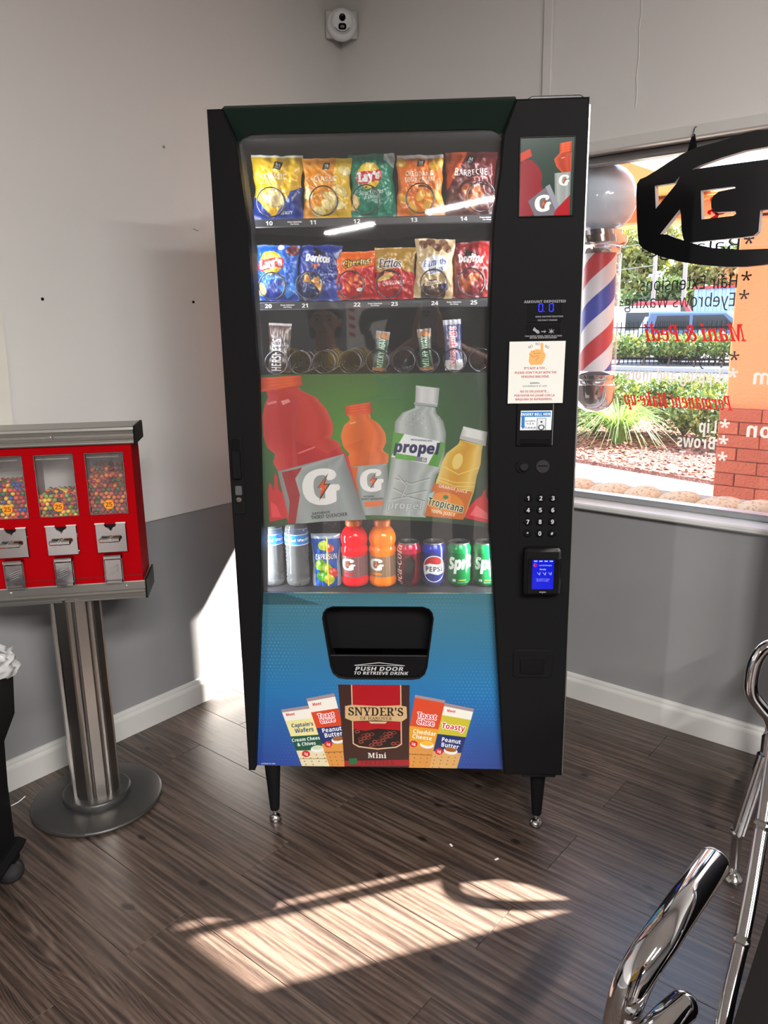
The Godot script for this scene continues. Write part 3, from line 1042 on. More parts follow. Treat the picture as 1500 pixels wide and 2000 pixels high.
func window_things() -> void:
	var w := thing("window_1", "large shop window with mirrored lettering on the glass", "window")
	w.set_meta("kind", "structure")
	var x0 := 0.36
	var x1 := 1.80
	M.frame = mat(Color(0.66, 0.67, 0.68), 0.35, 0.6)
	var s := S()
	box(s, Vector3((x0 + x1) / 2, 0.752, -0.09), Vector3(x1 - x0, 0.022, 0.05), 0.004)
	box(s, Vector3((x0 + x1) / 2, 1.862, -0.09), Vector3(x1 - x0, 0.026, 0.05), 0.004)
	box(s, Vector3(x0 + 0.014, 1.3, -0.09), Vector3(0.028, 1.13, 0.05), 0.004)
	box(s, Vector3(x1 - 0.014, 1.3, -0.09), Vector3(0.028, 1.13, 0.05), 0.004)
	box(s, Vector3(0.880, 1.3, -0.115), Vector3(0.04, 1.13, 0.10), 0.004)
	put("window_frame", done(s), M.frame, w)
	put("pane", boxm(Vector3(x1 - x0 - 0.05, 1.10, 0.005), 0.0, Vector3((x0 + x1) / 2, 1.305, -0.1)), M.pane, w)
	put("sill", boxm(Vector3(x1 - x0 + 0.06, 0.020, 0.225), 0.005, Vector3((x0 + x1) / 2, 0.7315, -0.0875)), M.white_paint, w)
	put("head_casing", boxm(Vector3(x1 - x0 + 0.08, 0.034, 0.03), 0.004, Vector3((x0 + x1) / 2, 1.886, 0.008)), M.white_paint, w)
	# lettering stuck on the outside of the glass, so that it reads the right way round from the street
	M.vinyl_shaded = mat(Color(0.22, 0.21, 0.21), 0.6)  # upper rows: the porch shade is put into this dark colour
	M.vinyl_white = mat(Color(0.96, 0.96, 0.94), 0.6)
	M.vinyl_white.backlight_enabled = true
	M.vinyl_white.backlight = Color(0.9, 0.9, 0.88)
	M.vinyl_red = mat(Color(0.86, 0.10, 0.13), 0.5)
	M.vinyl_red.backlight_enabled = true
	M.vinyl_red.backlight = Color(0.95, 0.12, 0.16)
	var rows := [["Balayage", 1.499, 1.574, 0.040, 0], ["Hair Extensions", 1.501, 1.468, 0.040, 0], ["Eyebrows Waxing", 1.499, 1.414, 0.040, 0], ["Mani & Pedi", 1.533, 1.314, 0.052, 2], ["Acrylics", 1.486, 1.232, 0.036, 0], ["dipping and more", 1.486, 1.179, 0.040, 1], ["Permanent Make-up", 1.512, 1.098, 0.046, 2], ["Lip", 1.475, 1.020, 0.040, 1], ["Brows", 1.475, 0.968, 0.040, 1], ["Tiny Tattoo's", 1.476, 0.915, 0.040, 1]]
	var widths := [0.28, 0.303, 0.35, 0.311, 0.15, 0.326, 0.349, 0.054, 0.121, 0.25]
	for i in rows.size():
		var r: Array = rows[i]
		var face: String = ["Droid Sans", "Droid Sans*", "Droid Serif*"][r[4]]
		var m: Material = [M.vinyl_shaded, M.vinyl_white, M.vinyl_red][r[4]]
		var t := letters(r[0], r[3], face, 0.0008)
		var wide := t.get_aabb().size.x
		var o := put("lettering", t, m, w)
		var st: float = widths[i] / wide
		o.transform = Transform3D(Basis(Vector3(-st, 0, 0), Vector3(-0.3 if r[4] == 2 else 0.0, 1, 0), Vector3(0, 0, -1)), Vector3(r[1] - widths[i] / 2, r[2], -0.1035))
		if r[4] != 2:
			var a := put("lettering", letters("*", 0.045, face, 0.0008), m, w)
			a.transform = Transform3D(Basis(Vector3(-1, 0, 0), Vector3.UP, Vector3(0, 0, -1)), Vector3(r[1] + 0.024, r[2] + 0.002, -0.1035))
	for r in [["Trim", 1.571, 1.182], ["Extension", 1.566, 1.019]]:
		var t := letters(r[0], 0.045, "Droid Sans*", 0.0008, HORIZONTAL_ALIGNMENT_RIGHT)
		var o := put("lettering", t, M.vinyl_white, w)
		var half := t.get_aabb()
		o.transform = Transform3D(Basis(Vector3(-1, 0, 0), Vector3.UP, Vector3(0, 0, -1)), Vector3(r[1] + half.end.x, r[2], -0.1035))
	# red swash of lettering seen through the sign
	for p in [[1.452, 1.69, 0.055], [1.445, 1.655, 0.05]]:
		var o := put("lettering", letters("S", p[2], "Droid Serif*", 0.0008), M.vinyl_red, w)
		o.transform = Transform3D(Basis(Vector3(-1, 0, 0), Vector3(-0.3, 1, 0), Vector3(0, 0, -1)), Vector3(p[0] - 0.03, p[1], -0.1035))

	# added window beyond the right edge of the view, shaped for the sun patch
	var w2 := thing("window_2", "added narrow side window out of view, letting in the floor sun patch", "window")
	w2.set_meta("kind", "structure")
	s = S()
	box(s, Vector3(1.99, 1.5, -0.03), Vector3(0.03, 1.2, 0.03), 0.004)
	box(s, Vector3(2.14, 1.03, -0.1), Vector3(0.42, 0.03, 0.1), 0.004)
	put("window_frame", done(s), M.frame, w2)
	put("pane", boxm(Vector3(0.42, 1.06, 0.005), 0.0, Vector3(2.142, 1.57, -0.1)), M.pane, w2)

	# the sign hanging in the window, seen from behind
	var sign_ := CSGPolygon3D.new()
	sign_.name = "hanging_sign"
	var half := [1.560, 1.856, 1.520, 1.852, 1.459, 1.841, 1.403, 1.835, 1.365, 1.824, 1.326, 1.807, 1.291, 1.789, 1.259, 1.774, 1.240, 1.769, 1.231, 1.756, 1.231, 1.727, 1.236, 1.668, 1.243, 1.608, 1.248, 1.584, 1.264, 1.567, 1.311, 1.545, 1.374, 1.525, 1.435, 1.512, 1.512, 1.502, 1.560, 1.500]
	var outer := PackedVector2Array()
	for i in range(0, half.size(), 2): outer.append(Vector2(half[i], half[i + 1]))
	for i in range(half.size() - 2, -1, -2): outer.append(Vector2(3.12 - half[i], half[i + 1]))
	sign_.polygon = outer
	sign_.depth = 0.026
	sign_.position.z = 0.052
	M.sign = mat(Color(0.06, 0.06, 0.068), 0.32)
	sign_.material = M.sign
	for hole in [
		[1.393, 1.777, 1.418, 1.786, 1.473, 1.798, 1.534, 1.808, 1.594, 1.810, 1.65, 1.802, 1.72, 1.786, 1.66, 1.778, 1.597, 1.778, 1.452, 1.778],
		[1.287, 1.745, 1.345, 1.747, 1.360, 1.763, 1.351, 1.744, 1.294, 1.680],
		[1.312, 1.607, 1.366, 1.672, 1.371, 1.652, 1.375, 1.614, 1.384, 1.583, 1.349, 1.597, 1.332, 1.605],
		[1.401, 1.577, 1.543, 1.580, 1.577, 1.582, 1.589, 1.592, 1.589, 1.648, 1.70, 1.648, 1.70, 1.547, 1.618, 1.545, 1.546, 1.547, 1.470, 1.557, 1.431, 1.567],
		[1.423, 1.717, 1.515, 1.719, 1.518, 1.713, 1.474, 1.709, 1.459, 1.699, 1.454, 1.685, 1.456, 1.668, 1.470, 1.654, 1.523, 1.652, 1.526, 1.645, 1.519, 1.640, 1.431, 1.638],
	]:
		var c := CSGPolygon3D.new()
		c.name = "cut_out"
		c.operation = CSGShape3D.OPERATION_SUBTRACTION
		var p := PackedVector2Array()
		for i in range(0, hole.size(), 2): p.append(Vector2(hole[i], hole[i + 1]))
		c.polygon = p
		c.depth = 0.1
		c.position.z = 0.04
		sign_.add_child(c, true)
	add_child(sign_)
	tag(sign_, "black oval cut-out sign hanging in front of the shop window", "sign")
	var hg := thing("sign_hanger", "small black triangular hanger and hook holding the oval sign", "hook", Vector3(1.386, 1.83, 0.04))
	put("bracket", done(prism(S(), PackedVector2Array([Vector2(-0.014, -0.004), Vector2(0.014, -0.004), Vector2(0.004, 0.044), Vector2(-0.002, 0.044)]), -0.004, 0.004, 0.001)), M.black, hg)
	put("hook", done(tube(S(), curve([Vector3(0.001, 0.036, 0.006), Vector3(0.002, 0.05, 0.004), Vector3(0.002, 0.062, -0.004), Vector3(0.002, 0.066, -0.017)], 5), 0.0015, 6)), M.wire, hg)

	# barber pole on the outside wall
	var bp := thing("barber_pole", "barber pole with a round white globe and red, white and blue stripes", "barber pole", Vector3(0.996, 1.03, -0.23))
	var pic := Pic.new(self, 256, 512, Color(0.93, 0.94, 0.97), 1)
	for k in range(-1, 3):
		for q in [[0.02, Color(0.80, 0.06, 0.16)], [0.385, Color(0.05, 0.20, 0.72)]]:
			var y: float = k * 0.73 + q[0]
			pic.poly(PackedVector2Array([Vector2(0, y + 0.73), Vector2(0.5, y), Vector2(0.5, y + 0.19), Vector2(0, y + 0.92)]), q[1])
	var stripe := mat(Color.WHITE, 0.35, 0.0, pic.tex())
	put("striped_cylinder", turned([Vector2(0.056, 0.15), Vector2(0.056, 0.56)], 32), stripe, bp)
	put("glass_cylinder", turned([Vector2(0.072, 0.135), Vector2(0.072, 0.555)], 32), M.plastic_pane, bp)
	put("globe", turned([Vector2(0.04, 0.635), Vector2(0.07, 0.645), Vector2(0.095, 0.668), Vector2(0.11, 0.70), Vector2(0.114, 0.735), Vector2(0.110, 0.77), Vector2(0.096, 0.803), Vector2(0.072, 0.83), Vector2(0.04, 0.846), Vector2(0.0, 0.85)], 32), mat(Color(0.82, 0.88, 0.94), 0.12), bp)
	put("top_cap", turned([Vector2(0, 0.555), Vector2(0.066, 0.555), Vector2(0.066, 0.555), Vector2(0.068, 0.575), Vector2(0.072, 0.575), Vector2(0.084, 0.583), Vector2(0.088, 0.59), Vector2(0.088, 0.59), Vector2(0.088, 0.613), Vector2(0.088, 0.613), Vector2(0.070, 0.615), Vector2(0.070, 0.615), Vector2(0.070, 0.632), Vector2(0.070, 0.632), Vector2(0.048, 0.634), Vector2(0.044, 0.645), Vector2(0, 0.645)], 32), M.chrome, bp)
	put("bottom_cap", turned([Vector2(0, 0.0), Vector2(0.03, 0.004), Vector2(0.058, 0.02), Vector2(0.070, 0.045), Vector2(0.073, 0.08), Vector2(0.073, 0.10), Vector2(0.073, 0.10), Vector2(0.066, 0.104), Vector2(0.066, 0.118), Vector2(0.066, 0.118), Vector2(0.070, 0.122), Vector2(0.070, 0.138), Vector2(0.070, 0.138), Vector2(0, 0.15)], 32), M.chrome, bp)
	for y in [0.07, 0.60]:
		put("wall_bracket", boxm(Vector3(0.10, 0.03, 0.03), 0.004, Vector3(-0.085, y, 0.035)), M.chrome, bp)


# ---------------------------------------------------------------- the vending machine

func pts(list: Array) -> PackedVector2Array:
	var p := PackedVector2Array()
	for i in range(0, list.size(), 2): p.append(Vector2(list[i], list[i + 1]))
	return p


func sport_bottle(pic: Pic, cap: Array, body: Array, label: Array, g: Vector2, g_cap: float, turn: float, col: Color, dark: Color, at: Vector2, sc: float) -> void:
	var rim := col.lerp(Color(0.95, 0.6, 0.5), 0.30)
	pic.round_shape(body, [rim, col, dark.lerp(col, 0.3), dark, dark, dark.lerp(col, 0.6), col, dark, rim], at, sc)
	pic.round_shape(cap, [Color(0.70, 0.20, 0.05), Color(0.92, 0.36, 0.12), Color(0.86, 0.30, 0.09), Color(0.90, 0.34, 0.11), Color(0.66, 0.18, 0.05)], at, sc)
	var c0 := Vector2(cap[0], cap[1])
	var c1 := Vector2(cap[2], cap[3])
	var c2 := Vector2(cap[4], cap[5])
	var c3 := Vector2(cap[6], cap[7])
	for k in 3:
		var f := 0.25 + 0.25 * k
		pic.line([at + c0.lerp(c3, f) * sc, at + c1.lerp(c2, f) * sc], 3.0 * sc, Color(0.74, 0.24, 0.07))
	# waist rings and a window of light on the shoulder
	var wide := Vector2(body[0], body[1]).distance_to(Vector2(body[2], body[3]))
	pic.round_shape(label, [Color(0.50, 0.52, 0.52), Color(0.66, 0.69, 0.68), Color(0.60, 0.63, 0.62), Color(0.57, 0.60, 0.60), Color(0.64, 0.67, 0.67), Color(0.48, 0.50, 0.50)], at, sc)
	pic.line([at + c3 * sc + Vector2(0.16, 0.36) * wide * sc, at + c3 * sc + Vector2(0.42, 0.30) * wide * sc], wide * 0.08 * sc, rim.lerp(Color.WHITE, 0.3))
	big_g(pic, at + g * sc, g_cap * sc, turn)


func big_g(pic: Pic, at: Vector2, cap: float, turn := 0.0) -> void:
	pic.text("G", at.x, at.y, cap, Color(0.93, 0.93, 0.92), "Droid Serif*", 1.05, turn, 0.05, cap * 0.055, Color(0.93, 0.93, 0.92))
	pic.shape([0.22, -0.36, -0.10, 0.02, 0.03, 0.02, -0.08, 0.36, 0.26, -0.08, 0.10, -0.08], Color(0.12, 0.10, 0.09), at + Vector2(0.03, -0.01) * cap, cap * 1.12, turn)
	pic.shape([0.22, -0.36, -0.10, 0.02, 0.03, 0.02, -0.08, 0.36, 0.26, -0.08, 0.10, -0.08], Color(0.90, 0.36, 0.10), at + Vector2(0.02, 0) * cap, cap * 0.9, turn)


func green_poster() -> ImageTexture:
	var pic := Pic.new(self, 1024, 664, Color(0.10, 0.22, 0.13))
	var at := Vector2(-0.0093, -0.0378)
	var sc := 0.00107
	for k in 26:
		var f := k / 25.0
		pic.oval(0.62, 0.42, 0.95 * (1.0 - f) + 0.05, 0.85 * (1.0 - f) + 0.05, Color(0.105, 0.225, 0.13).lerp(Color(0.27, 0.55, 0.17), f))
	# splashes
	pic.shape([85, 930, 85, 740, 95, 680, 110, 700, 120, 740, 130, 640, 125, 620, 145, 640, 150, 720, 180, 760, 220, 900], Color(0.80, 0.08, 0.12), at, sc)
	pic.shape([100, 900, 95, 800, 130, 820, 160, 900], Color(0.93, 0.25, 0.28), at, sc)
	pic.shape([1270, 905, 1290, 860, 1340, 800, 1380, 770, 1395, 740, 1410, 735, 1405, 770, 1440, 830, 1440, 945], Color(0.82, 0.10, 0.14), at, sc)
	pic.shape([1310, 890, 1350, 830, 1420, 880, 1420, 920], Color(0.94, 0.40, 0.42), at, sc)
	# orange sport bottle
	sport_bottle(pic, [570, 222, 722, 202, 735, 265, 575, 282], [588, 278, 715, 262, 722, 300, 770, 330, 806, 385, 812, 440, 790, 485, 802, 500, 824, 515, 822, 560, 800, 590, 822, 885, 640, 885, 585, 590, 575, 540, 590, 510, 555, 470, 540, 400, 560, 340, 600, 305], [600, 588, 815, 570, 826, 890, 655, 890], Vector2(716, 675), 128, -0.05, Color(0.91, 0.43, 0.10), Color(0.80, 0.36, 0.05), at, sc)
	pic.shape([590, 600, 640, 590, 625, 660, 640, 740, 620, 720], Color(0.85, 0.40, 0.08), at, sc)
	pic.text("GATORADE", 0.0 + at.x + 700 * sc, at.y + 772 * sc, 9 * sc, Color(0.12, 0.12, 0.12), "Droid Sans*", 1.0, -0.03)
	pic.text("THIRST QUENCHER", at.x + 722 * sc, at.y + 788 * sc, 12 * sc, Color(0.15, 0.15, 0.15), "Droid Sans*", 0.9, -0.03)
	pic.shape([672, 805, 800, 798, 802, 830, 676, 838], Color(0.91, 0.45, 0.15), at, sc)
	# red sport bottle
	sport_bottle(pic, [62, 52, 318, 42, 322, 100, 75, 136], [105, 130, 300, 105, 312, 130, 400, 170, 460, 240, 498, 330, 492, 395, 470, 410, 530, 440, 545, 490, 580, 520, 680, 940, 200, 940, 150, 610, 125, 560, 140, 510, 95, 470, 74, 400, 74, 280, 95, 200, 115, 170], [150, 614, 556, 510, 690, 940, 215, 940], Vector2(405, 715), 205, -0.06, Color(0.76, 0.13, 0.14), Color(0.70, 0.06, 0.08), at, sc)
	pic.shape([175, 620, 300, 592, 255, 660, 280, 760, 245, 940, 200, 940, 215, 800], Color(0.62, 0.08, 0.10), at, sc)
	pic.shape([190, 190, 235, 178, 250, 195, 200, 215], Color(0.88, 0.55, 0.52), at, sc)
	pic.line([at + Vector2(280, 505) * sc, at + Vector2(380, 468) * sc], 9 * sc, Color(0.88, 0.45, 0.42))
	pic.text("GATORADE", at.x + 405 * sc, at.y + 874 * sc, 14 * sc, Color(0.12, 0.12, 0.12), "Droid Sans*", 1.1, -0.10)
	pic.text("THIRST QUENCHER", at.x + 455 * sc, at.y + 893 * sc, 21 * sc, Color(0.15, 0.15, 0.15), "Droid Sans*", 0.85, -0.10)
	# clear water bottle
	var glass := [Color(0.52, 0.56, 0.55), Color(0.74, 0.77, 0.76), Color(0.66, 0.69, 0.68), Color(0.60, 0.63, 0.62), Color(0.64, 0.67, 0.66), Color(0.72, 0.75, 0.74), Color(0.62, 0.65, 0.64), Color(0.76, 0.79, 0.78), Color(0.50, 0.53, 0.52)]
	pic.round_shape([985, 222, 1105, 238, 1110, 270, 1150, 320, 1167, 390, 1150, 600, 1110, 640, 1075, 790, 1045, 905, 765, 890, 815, 700, 830, 600, 860, 380, 865, 320, 910, 265, 980, 240], glass, at, sc)
	for k in 26:
		var p := at + Vector2(900 + (k * 73) % 230, 250 + (k * 41) % 90 + ((k * 73) % 230) * 0.18) * sc
		pic.oval(p.x, p.y, (1.5 + k % 3) * sc, (1.5 + k % 3) * sc, Color(0.50, 0.53, 0.53) if k % 2 else Color(0.86, 0.88, 0.88))
	for w in [[860, 660, 960, 690, 1070, 660], [850, 720, 930, 760, 1050, 735], [840, 790, 930, 770, 1040, 800], [880, 640, 930, 700, 900, 770]]:
		pic.line([at + Vector2(w[0], w[1]) * sc, at + Vector2(w[2], w[3]) * sc, at + Vector2(w[4], w[5]) * sc], 5 * sc, Color(0.52, 0.55, 0.54))
		pic.line([at + Vector2(w[0], w[1] + 9) * sc, at + Vector2(w[2], w[3] + 10) * sc, at + Vector2(w[4], w[5] + 8) * sc], 4 * sc, Color(0.78, 0.80, 0.79))
	pic.round_shape([990, 108, 1128, 125, 1118, 225, 985, 208], [Color(0.66, 0.67, 0.67), Color(0.84, 0.85, 0.85), Color(0.78, 0.79, 0.79), Color(0.84, 0.85, 0.85), Color(0.60, 0.61, 0.61)], at, sc)
	pic.shape([980, 205, 1116, 222, 1114, 236, 978, 220], Color(0.62, 0.64, 0.64), at, sc)
	pic.shape([855, 382, 920, 392, 872, 472, 834, 540], Color(0.32, 0.60, 0.20), at, sc)
	pic.shape([920, 392, 1132, 440, 1072, 578, 840, 530, 872, 472], Color(0.90, 0.92, 0.92), at, sc)
	pic.shape([1132, 440, 1165, 450, 1120, 595, 1058, 580], Color(0.32, 0.60, 0.20), at, sc)
	pic.text("WATER BEVERAGE WITH", at.x + 1022 * sc, at.y + 432 * sc, 9 * sc, Color(0.15, 0.16, 0.30), "Droid Sans*", 0.9, 0.08)
	pic.text("propel", at.x + 992 * sc, at.y + 478 * sc, 62 * sc, Color(0.11, 0.12, 0.32), "Droid Sans*", 1.0, 0.07, 0.12, 2.5 * sc, Color(0.11, 0.12, 0.32))
	pic.shape([868, 507, 985, 527, 980, 556, 862, 540], Color(0.36, 0.65, 0.22), at, sc)
	pic.shape([985, 527, 1055, 538, 1050, 566, 980, 556], Color(0.50, 0.53, 0.55), at, sc)
	pic.text("G", at.x + 1035 * sc, at.y + 549 * sc, 20 * sc, Color.WHITE, "Droid Serif*")
	pic.text("propel", at.x + 918 * sc, at.y + 830 * sc, 44 * sc, Color(0.78, 0.80, 0.80), "Droid Sans*", 1.1, 0.03, 0.15, 2.0 * sc, Color(0.45, 0.48, 0.48))
	# juice bottle
	pic.round_shape([1250, 430, 1385, 465, 1378, 500, 1372, 580, 1350, 650, 1336, 740, 1300, 850, 1270, 920, 1036, 895, 1065, 770, 1105, 690, 1125, 630, 1140, 570, 1170, 510, 1240, 455], [Color(0.88, 0.78, 0.45), Color(0.84, 0.68, 0.22), Color(0.82, 0.62, 0.10), Color(0.80, 0.58, 0.06), Color(0.84, 0.65, 0.15), Color(0.90, 0.78, 0.40), Color(0.80, 0.66, 0.30)], at, sc)
	for w in [[1150, 590, 1240, 640, 1360, 600], [1120, 655, 1220, 690, 1340, 690], [1110, 670, 1220, 712, 1335, 715]]:
		pic.line([at + Vector2(w[0], w[1]) * sc, at + Vector2(w[2], w[3]) * sc, at + Vector2(w[4], w[5]) * sc], 5 * sc, Color(0.91, 0.82, 0.50))
	pic.oval(at.x + 1235 * sc, at.y + 560 * sc, 30 * sc, 50 * sc, Color(0.90, 0.80, 0.45), 0.3)
	pic.round_shape([1268, 350, 1412, 385, 1400, 470, 1245, 425], [Color(0.74, 0.75, 0.74), Color(0.90, 0.91, 0.90), Color(0.86, 0.87, 0.86), Color(0.88, 0.89, 0.88), Color(0.68, 0.69, 0.68)], at, sc)
	pic.shape([1255, 405, 1403, 440, 1400, 470, 1245, 425], Color(0.72, 0.73, 0.72), at, sc)
	pic.shape([1095, 690, 1325, 748, 1270, 920, 1036, 895, 1070, 770], Color(0.80, 0.42, 0.12), at, sc)
	pic.oval(at.x + 1165 * sc, at.y + 820 * sc, 110 * sc, 70 * sc, Color(0.90, 0.55, 0.12), 0.2)
	pic.shape([1062, 760, 1100, 740, 1075, 800, 1060, 800], Color(0.60, 0.80, 0.88), at, sc)
	pic.text("ORANGE JUICE", at.x + 1210 * sc, at.y + 728 * sc, 19 * sc, Color(0.96, 0.93, 0.85), "Droid Sans*", 0.95, 0.22)
	pic.oval(at.x + 1165 * sc, at.y + 778 * sc, 16 * sc, 12 * sc, Color(0.20, 0.45, 0.12))
	pic.text("Tropicana", at.x + 1166 * sc, at.y + 828 * sc, 46 * sc, Color(0.06, 0.27, 0.17), "Droid Sans*", 0.72, 0.24, 0.0, 4.0 * sc, Color(0.93, 0.90, 0.78))
	pic.text("100% JUICE", at.x + 1150 * sc, at.y + 876 * sc, 21 * sc, Color(0.96, 0.93, 0.85), "Droid Sans*", 0.95, 0.18)
	return pic.tex()


# a packet drawn in a quad: bands are [from, to, colour], words are [text, across, down, cap, colour]
func packet(pic: Pic, q: Array, bands: Array, words: Array, at: Vector2, sc: float) -> void:
	var f := func(x: float, y: float) -> Vector2:
		var a := Vector2(q[0], q[1]).lerp(Vector2(q[2], q[3]), x)
		var b := Vector2(q[6], q[7]).lerp(Vector2(q[4], q[5]), x)
		return at + a.lerp(b, y) * sc
	for b in bands:
		pic.poly(PackedVector2Array([f.call(0.0, b[0]), f.call(1.0, b[0]), f.call(1.0, b[1]), f.call(0.0, b[1])]), b[2])
	var turn: float = (f.call(1.0, 0.3) - f.call(0.0, 0.3)).angle()
	for k in 14:
		var p: Vector2 = f.call(0.15 + 0.23 * (k % 4), 0.80 + 0.055 * (k / 4))
		pic.oval(p.x, p.y, 4 * sc, 3 * sc, Color(0.55, 0.38, 0.20))
	for w in words:
		var p: Vector2 = f.call(w[1], w[2])
		if w[0] == "*bowl":
			pic.oval(p.x, p.y, 38 * sc, 22 * sc, Color(0.92, 0.92, 0.92), turn)
			pic.oval(p.x, p.y - 8 * sc, 32 * sc, 13 * sc, w[4], turn)
		elif w[0] == "*badge":
			pic.oval(p.x, p.y, 22 * sc, 20 * sc, Color(0.80, 0.12, 0.14))
			pic.text("3g", p.x, p.y, 15 * sc, Color.WHITE)
		else:
			pic.text(w[0], p.x, p.y, w[3] * sc, w[4], "Droid Sans*", 0.9, turn, 0.0, w[5] * sc if w.size() > 5 else 0.0, w[6] if w.size() > 6 else Color.WHITE)


func blue_poster() -> ImageTexture:
	var pic := Pic.new(self, 1024, 732, Color(0.2, 0.4, 0.6), 2)
	for k in 60:
		var f := k / 59.0
		var c := Color(0.27, 0.46, 0.51).lerp(Color(0.14, 0.45, 0.68), minf(1.0, f * 1.8)) if f < 0.55 else Color(0.14, 0.45, 0.68).lerp(Color(0.17, 0.28, 0.60), (f - 0.55) / 0.45)
		pic.rect(0, f, 1.4, f + 0.02, c)
	for j in 52:
		for i in 72:
			var x := i * 0.0196 + (0.0098 if j % 2 else 0.0)
			var y := j * 0.0196
			var d := absf(sin(x * 5.0 + y * 3.0)) * 0.6 + 0.4 * absf(sin(y * 6.0 - x * 4.0))
			var r := 0.0065 * clampf(d * 1.2 - 0.3, 0.0, 1.0)
			if r > 0.0015:
				var f := clampf(y, 0, 1)
				var c := Color(0.34, 0.55, 0.60).lerp(Color(0.22, 0.53, 0.76), minf(1.0, f * 1.8)) if f < 0.55 else Color(0.22, 0.53, 0.76).lerp(Color(0.24, 0.36, 0.68), (f - 0.55) / 0.45)
				pic.poly(PackedVector2Array([Vector2(x - r, y), Vector2(x, y - r), Vector2(x + r, y), Vector2(x, y + r)]), c)
	var at := Vector2(-0.0515, 0.017)
	var sc := 0.00098
	var cream := Color(0.89, 0.85, 0.70)
	var orange := Color(0.84, 0.58, 0.28)
	var seal := Color(0.62, 0.55, 0.58)
	var navy := Color(0.10, 0.19, 0.42)
	var red := Color(0.78, 0.10, 0.14)
	packet(pic, [228, 658, 385, 630, 505, 1003, 330, 1003], [[0, 0.05, seal], [0.05, 0.20, Color(0.93, 0.92, 0.88)], [0.20, 0.47, Color(0.91, 0.88, 0.62)], [0.47, 0.72, Color(0.08, 0.33, 0.24)], [0.72, 1.0, cream], [0.86, 0.87, Color(0.6, 0.5, 0.35)]], [["Meet", 0.25, 0.1, 16, red], ["Captain's", 0.52, 0.29, 22, navy], ["Wafers", 0.52, 0.38, 25, navy], ["Cream Cheese", 0.5, 0.53, 20, Color.WHITE], ["& Chives", 0.42, 0.61, 20, Color.WHITE], ["*bowl", 0.72, 0.70, 0, Color(0.8, 0.85, 0.7)], ["*badge", 0.28, 0.78]], at, sc)
	packet(pic, [370, 590, 525, 556, 620, 1003, 485, 1003], [[0, 0.045, seal], [0.045, 0.22, Color(0.93, 0.92, 0.88)], [0.20, 0.43, Color(0.83, 0.27, 0.14)], [0.43, 0.66, navy], [0.66, 1.0, orange], [0.78, 0.79, Color(0.55, 0.35, 0.15)]], [["Meet", 0.3, 0.10, 16, red], ["Toast", 0.5, 0.27, 28, red, 4, Color.WHITE], ["Chee", 0.5, 0.34, 28, red, 4, Color.WHITE], ["Peanut", 0.55, 0.47, 26, Color.WHITE], ["Butter", 0.55, 0.54, 26, Color.WHITE], ["*bowl", 0.68, 0.62, 0, Color(0.62, 0.36, 0.14)], ["*badge", 0.25, 0.67]], at, sc)
	packet(pic, [1120, 605, 1283, 640, 1190, 1010, 1030, 1010], [[0, 0.05, seal], [0.05, 0.20, Color(0.93, 0.92, 0.88)], [0.18, 0.46, Color(0.78, 0.74, 0.22)], [0.46, 0.72, navy], [0.72, 1.0, Color(0.85, 0.66, 0.40)]], [["Meet", 0.3, 0.10, 15, red], ["Toasty", 0.5, 0.33, 32, red, 4, Color.WHITE], ["Peanut", 0.55, 0.54, 25, Color.WHITE], ["Butter", 0.55, 0.62, 25, Color.WHITE], ["*bowl", 0.62, 0.70, 0, Color(0.62, 0.36, 0.14)], ["*badge", 0.24, 0.72]], at, sc)
	packet(pic, [965, 560, 1128, 592, 1040, 1003, 890, 1003], [[0, 0.04, seal], [0.04, 0.42, Color(0.83, 0.29, 0.16)], [0.42, 0.70, Color(0.88, 0.62, 0.18)], [0.70, 1.0, orange], [0.80, 0.81, Color(0.55, 0.35, 0.15)]], [["Toast", 0.52, 0.26, 32, red, 4, Color.WHITE], ["Chee", 0.52, 0.35, 32, red, 4, Color.WHITE], ["Cheddar", 0.55, 0.49, 25, Color(0.97, 0.95, 0.9)], ["Cheese", 0.5, 0.56, 25, Color(0.97, 0.95, 0.9)], ["*bowl", 0.72, 0.66, 0, Color(0.95, 0.72, 0.2)], ["*badge", 0.25, 0.66]], at, sc)
	# pretzel bag in the middle
	pic.shape([548, 505, 935, 505, 928, 1010, 570, 1010], Color(0.23, 0.13, 0.11), at, sc)
	pic.shape([618, 505, 890, 505, 890, 860, 860, 880, 755, 893, 650, 880, 618, 860], Color(0.83, 0.76, 0.60), at, sc)
	pic.shape([624, 505, 884, 505, 884, 856, 856, 873, 755, 886, 655, 873, 624, 856], Color(0.66, 0.03, 0.10), at, sc)
	pic.shape([626, 770, 690, 780, 760, 765, 820, 770, 882, 775, 882, 856, 856, 872, 755, 884, 655, 872, 626, 856], Color(0.12, 0.07, 0.06), at, sc)
	for k in 22:
		var x := 645 + (k * 61) % 225
		var y := 785 + (k * 37) % 85
		for r in 2:
			pic.line([at + Vector2(x - 12, y) * sc, at + Vector2(x - 4, y - 9 + r * 18) * sc, at + Vector2(x + 8, y - 7 + r * 12) * sc, at + Vector2(x + 13, y + 3) * sc], 5 * sc, Color(0.48, 0.18, 0.15) if k % 2 else Color(0.60, 0.28, 0.24))
	pic.shape([690, 700, 830, 700, 800, 735, 720, 735], Color(0.80, 0.74, 0.58), at, sc)
	pic.poly(inset(PackedVector2Array([at + Vector2(576, 630) * sc, at + Vector2(920, 630) * sc, at + Vector2(924, 722) * sc, at + Vector2(574, 722) * sc]), 0.0), Color(0.22, 0.13, 0.09))
	pic.shape([582, 632, 620, 624, 760, 630, 880, 624, 918, 632, 920, 700, 890, 722, 750, 716, 620, 722, 580, 705], Color(0.80, 0.68, 0.50), at, sc)
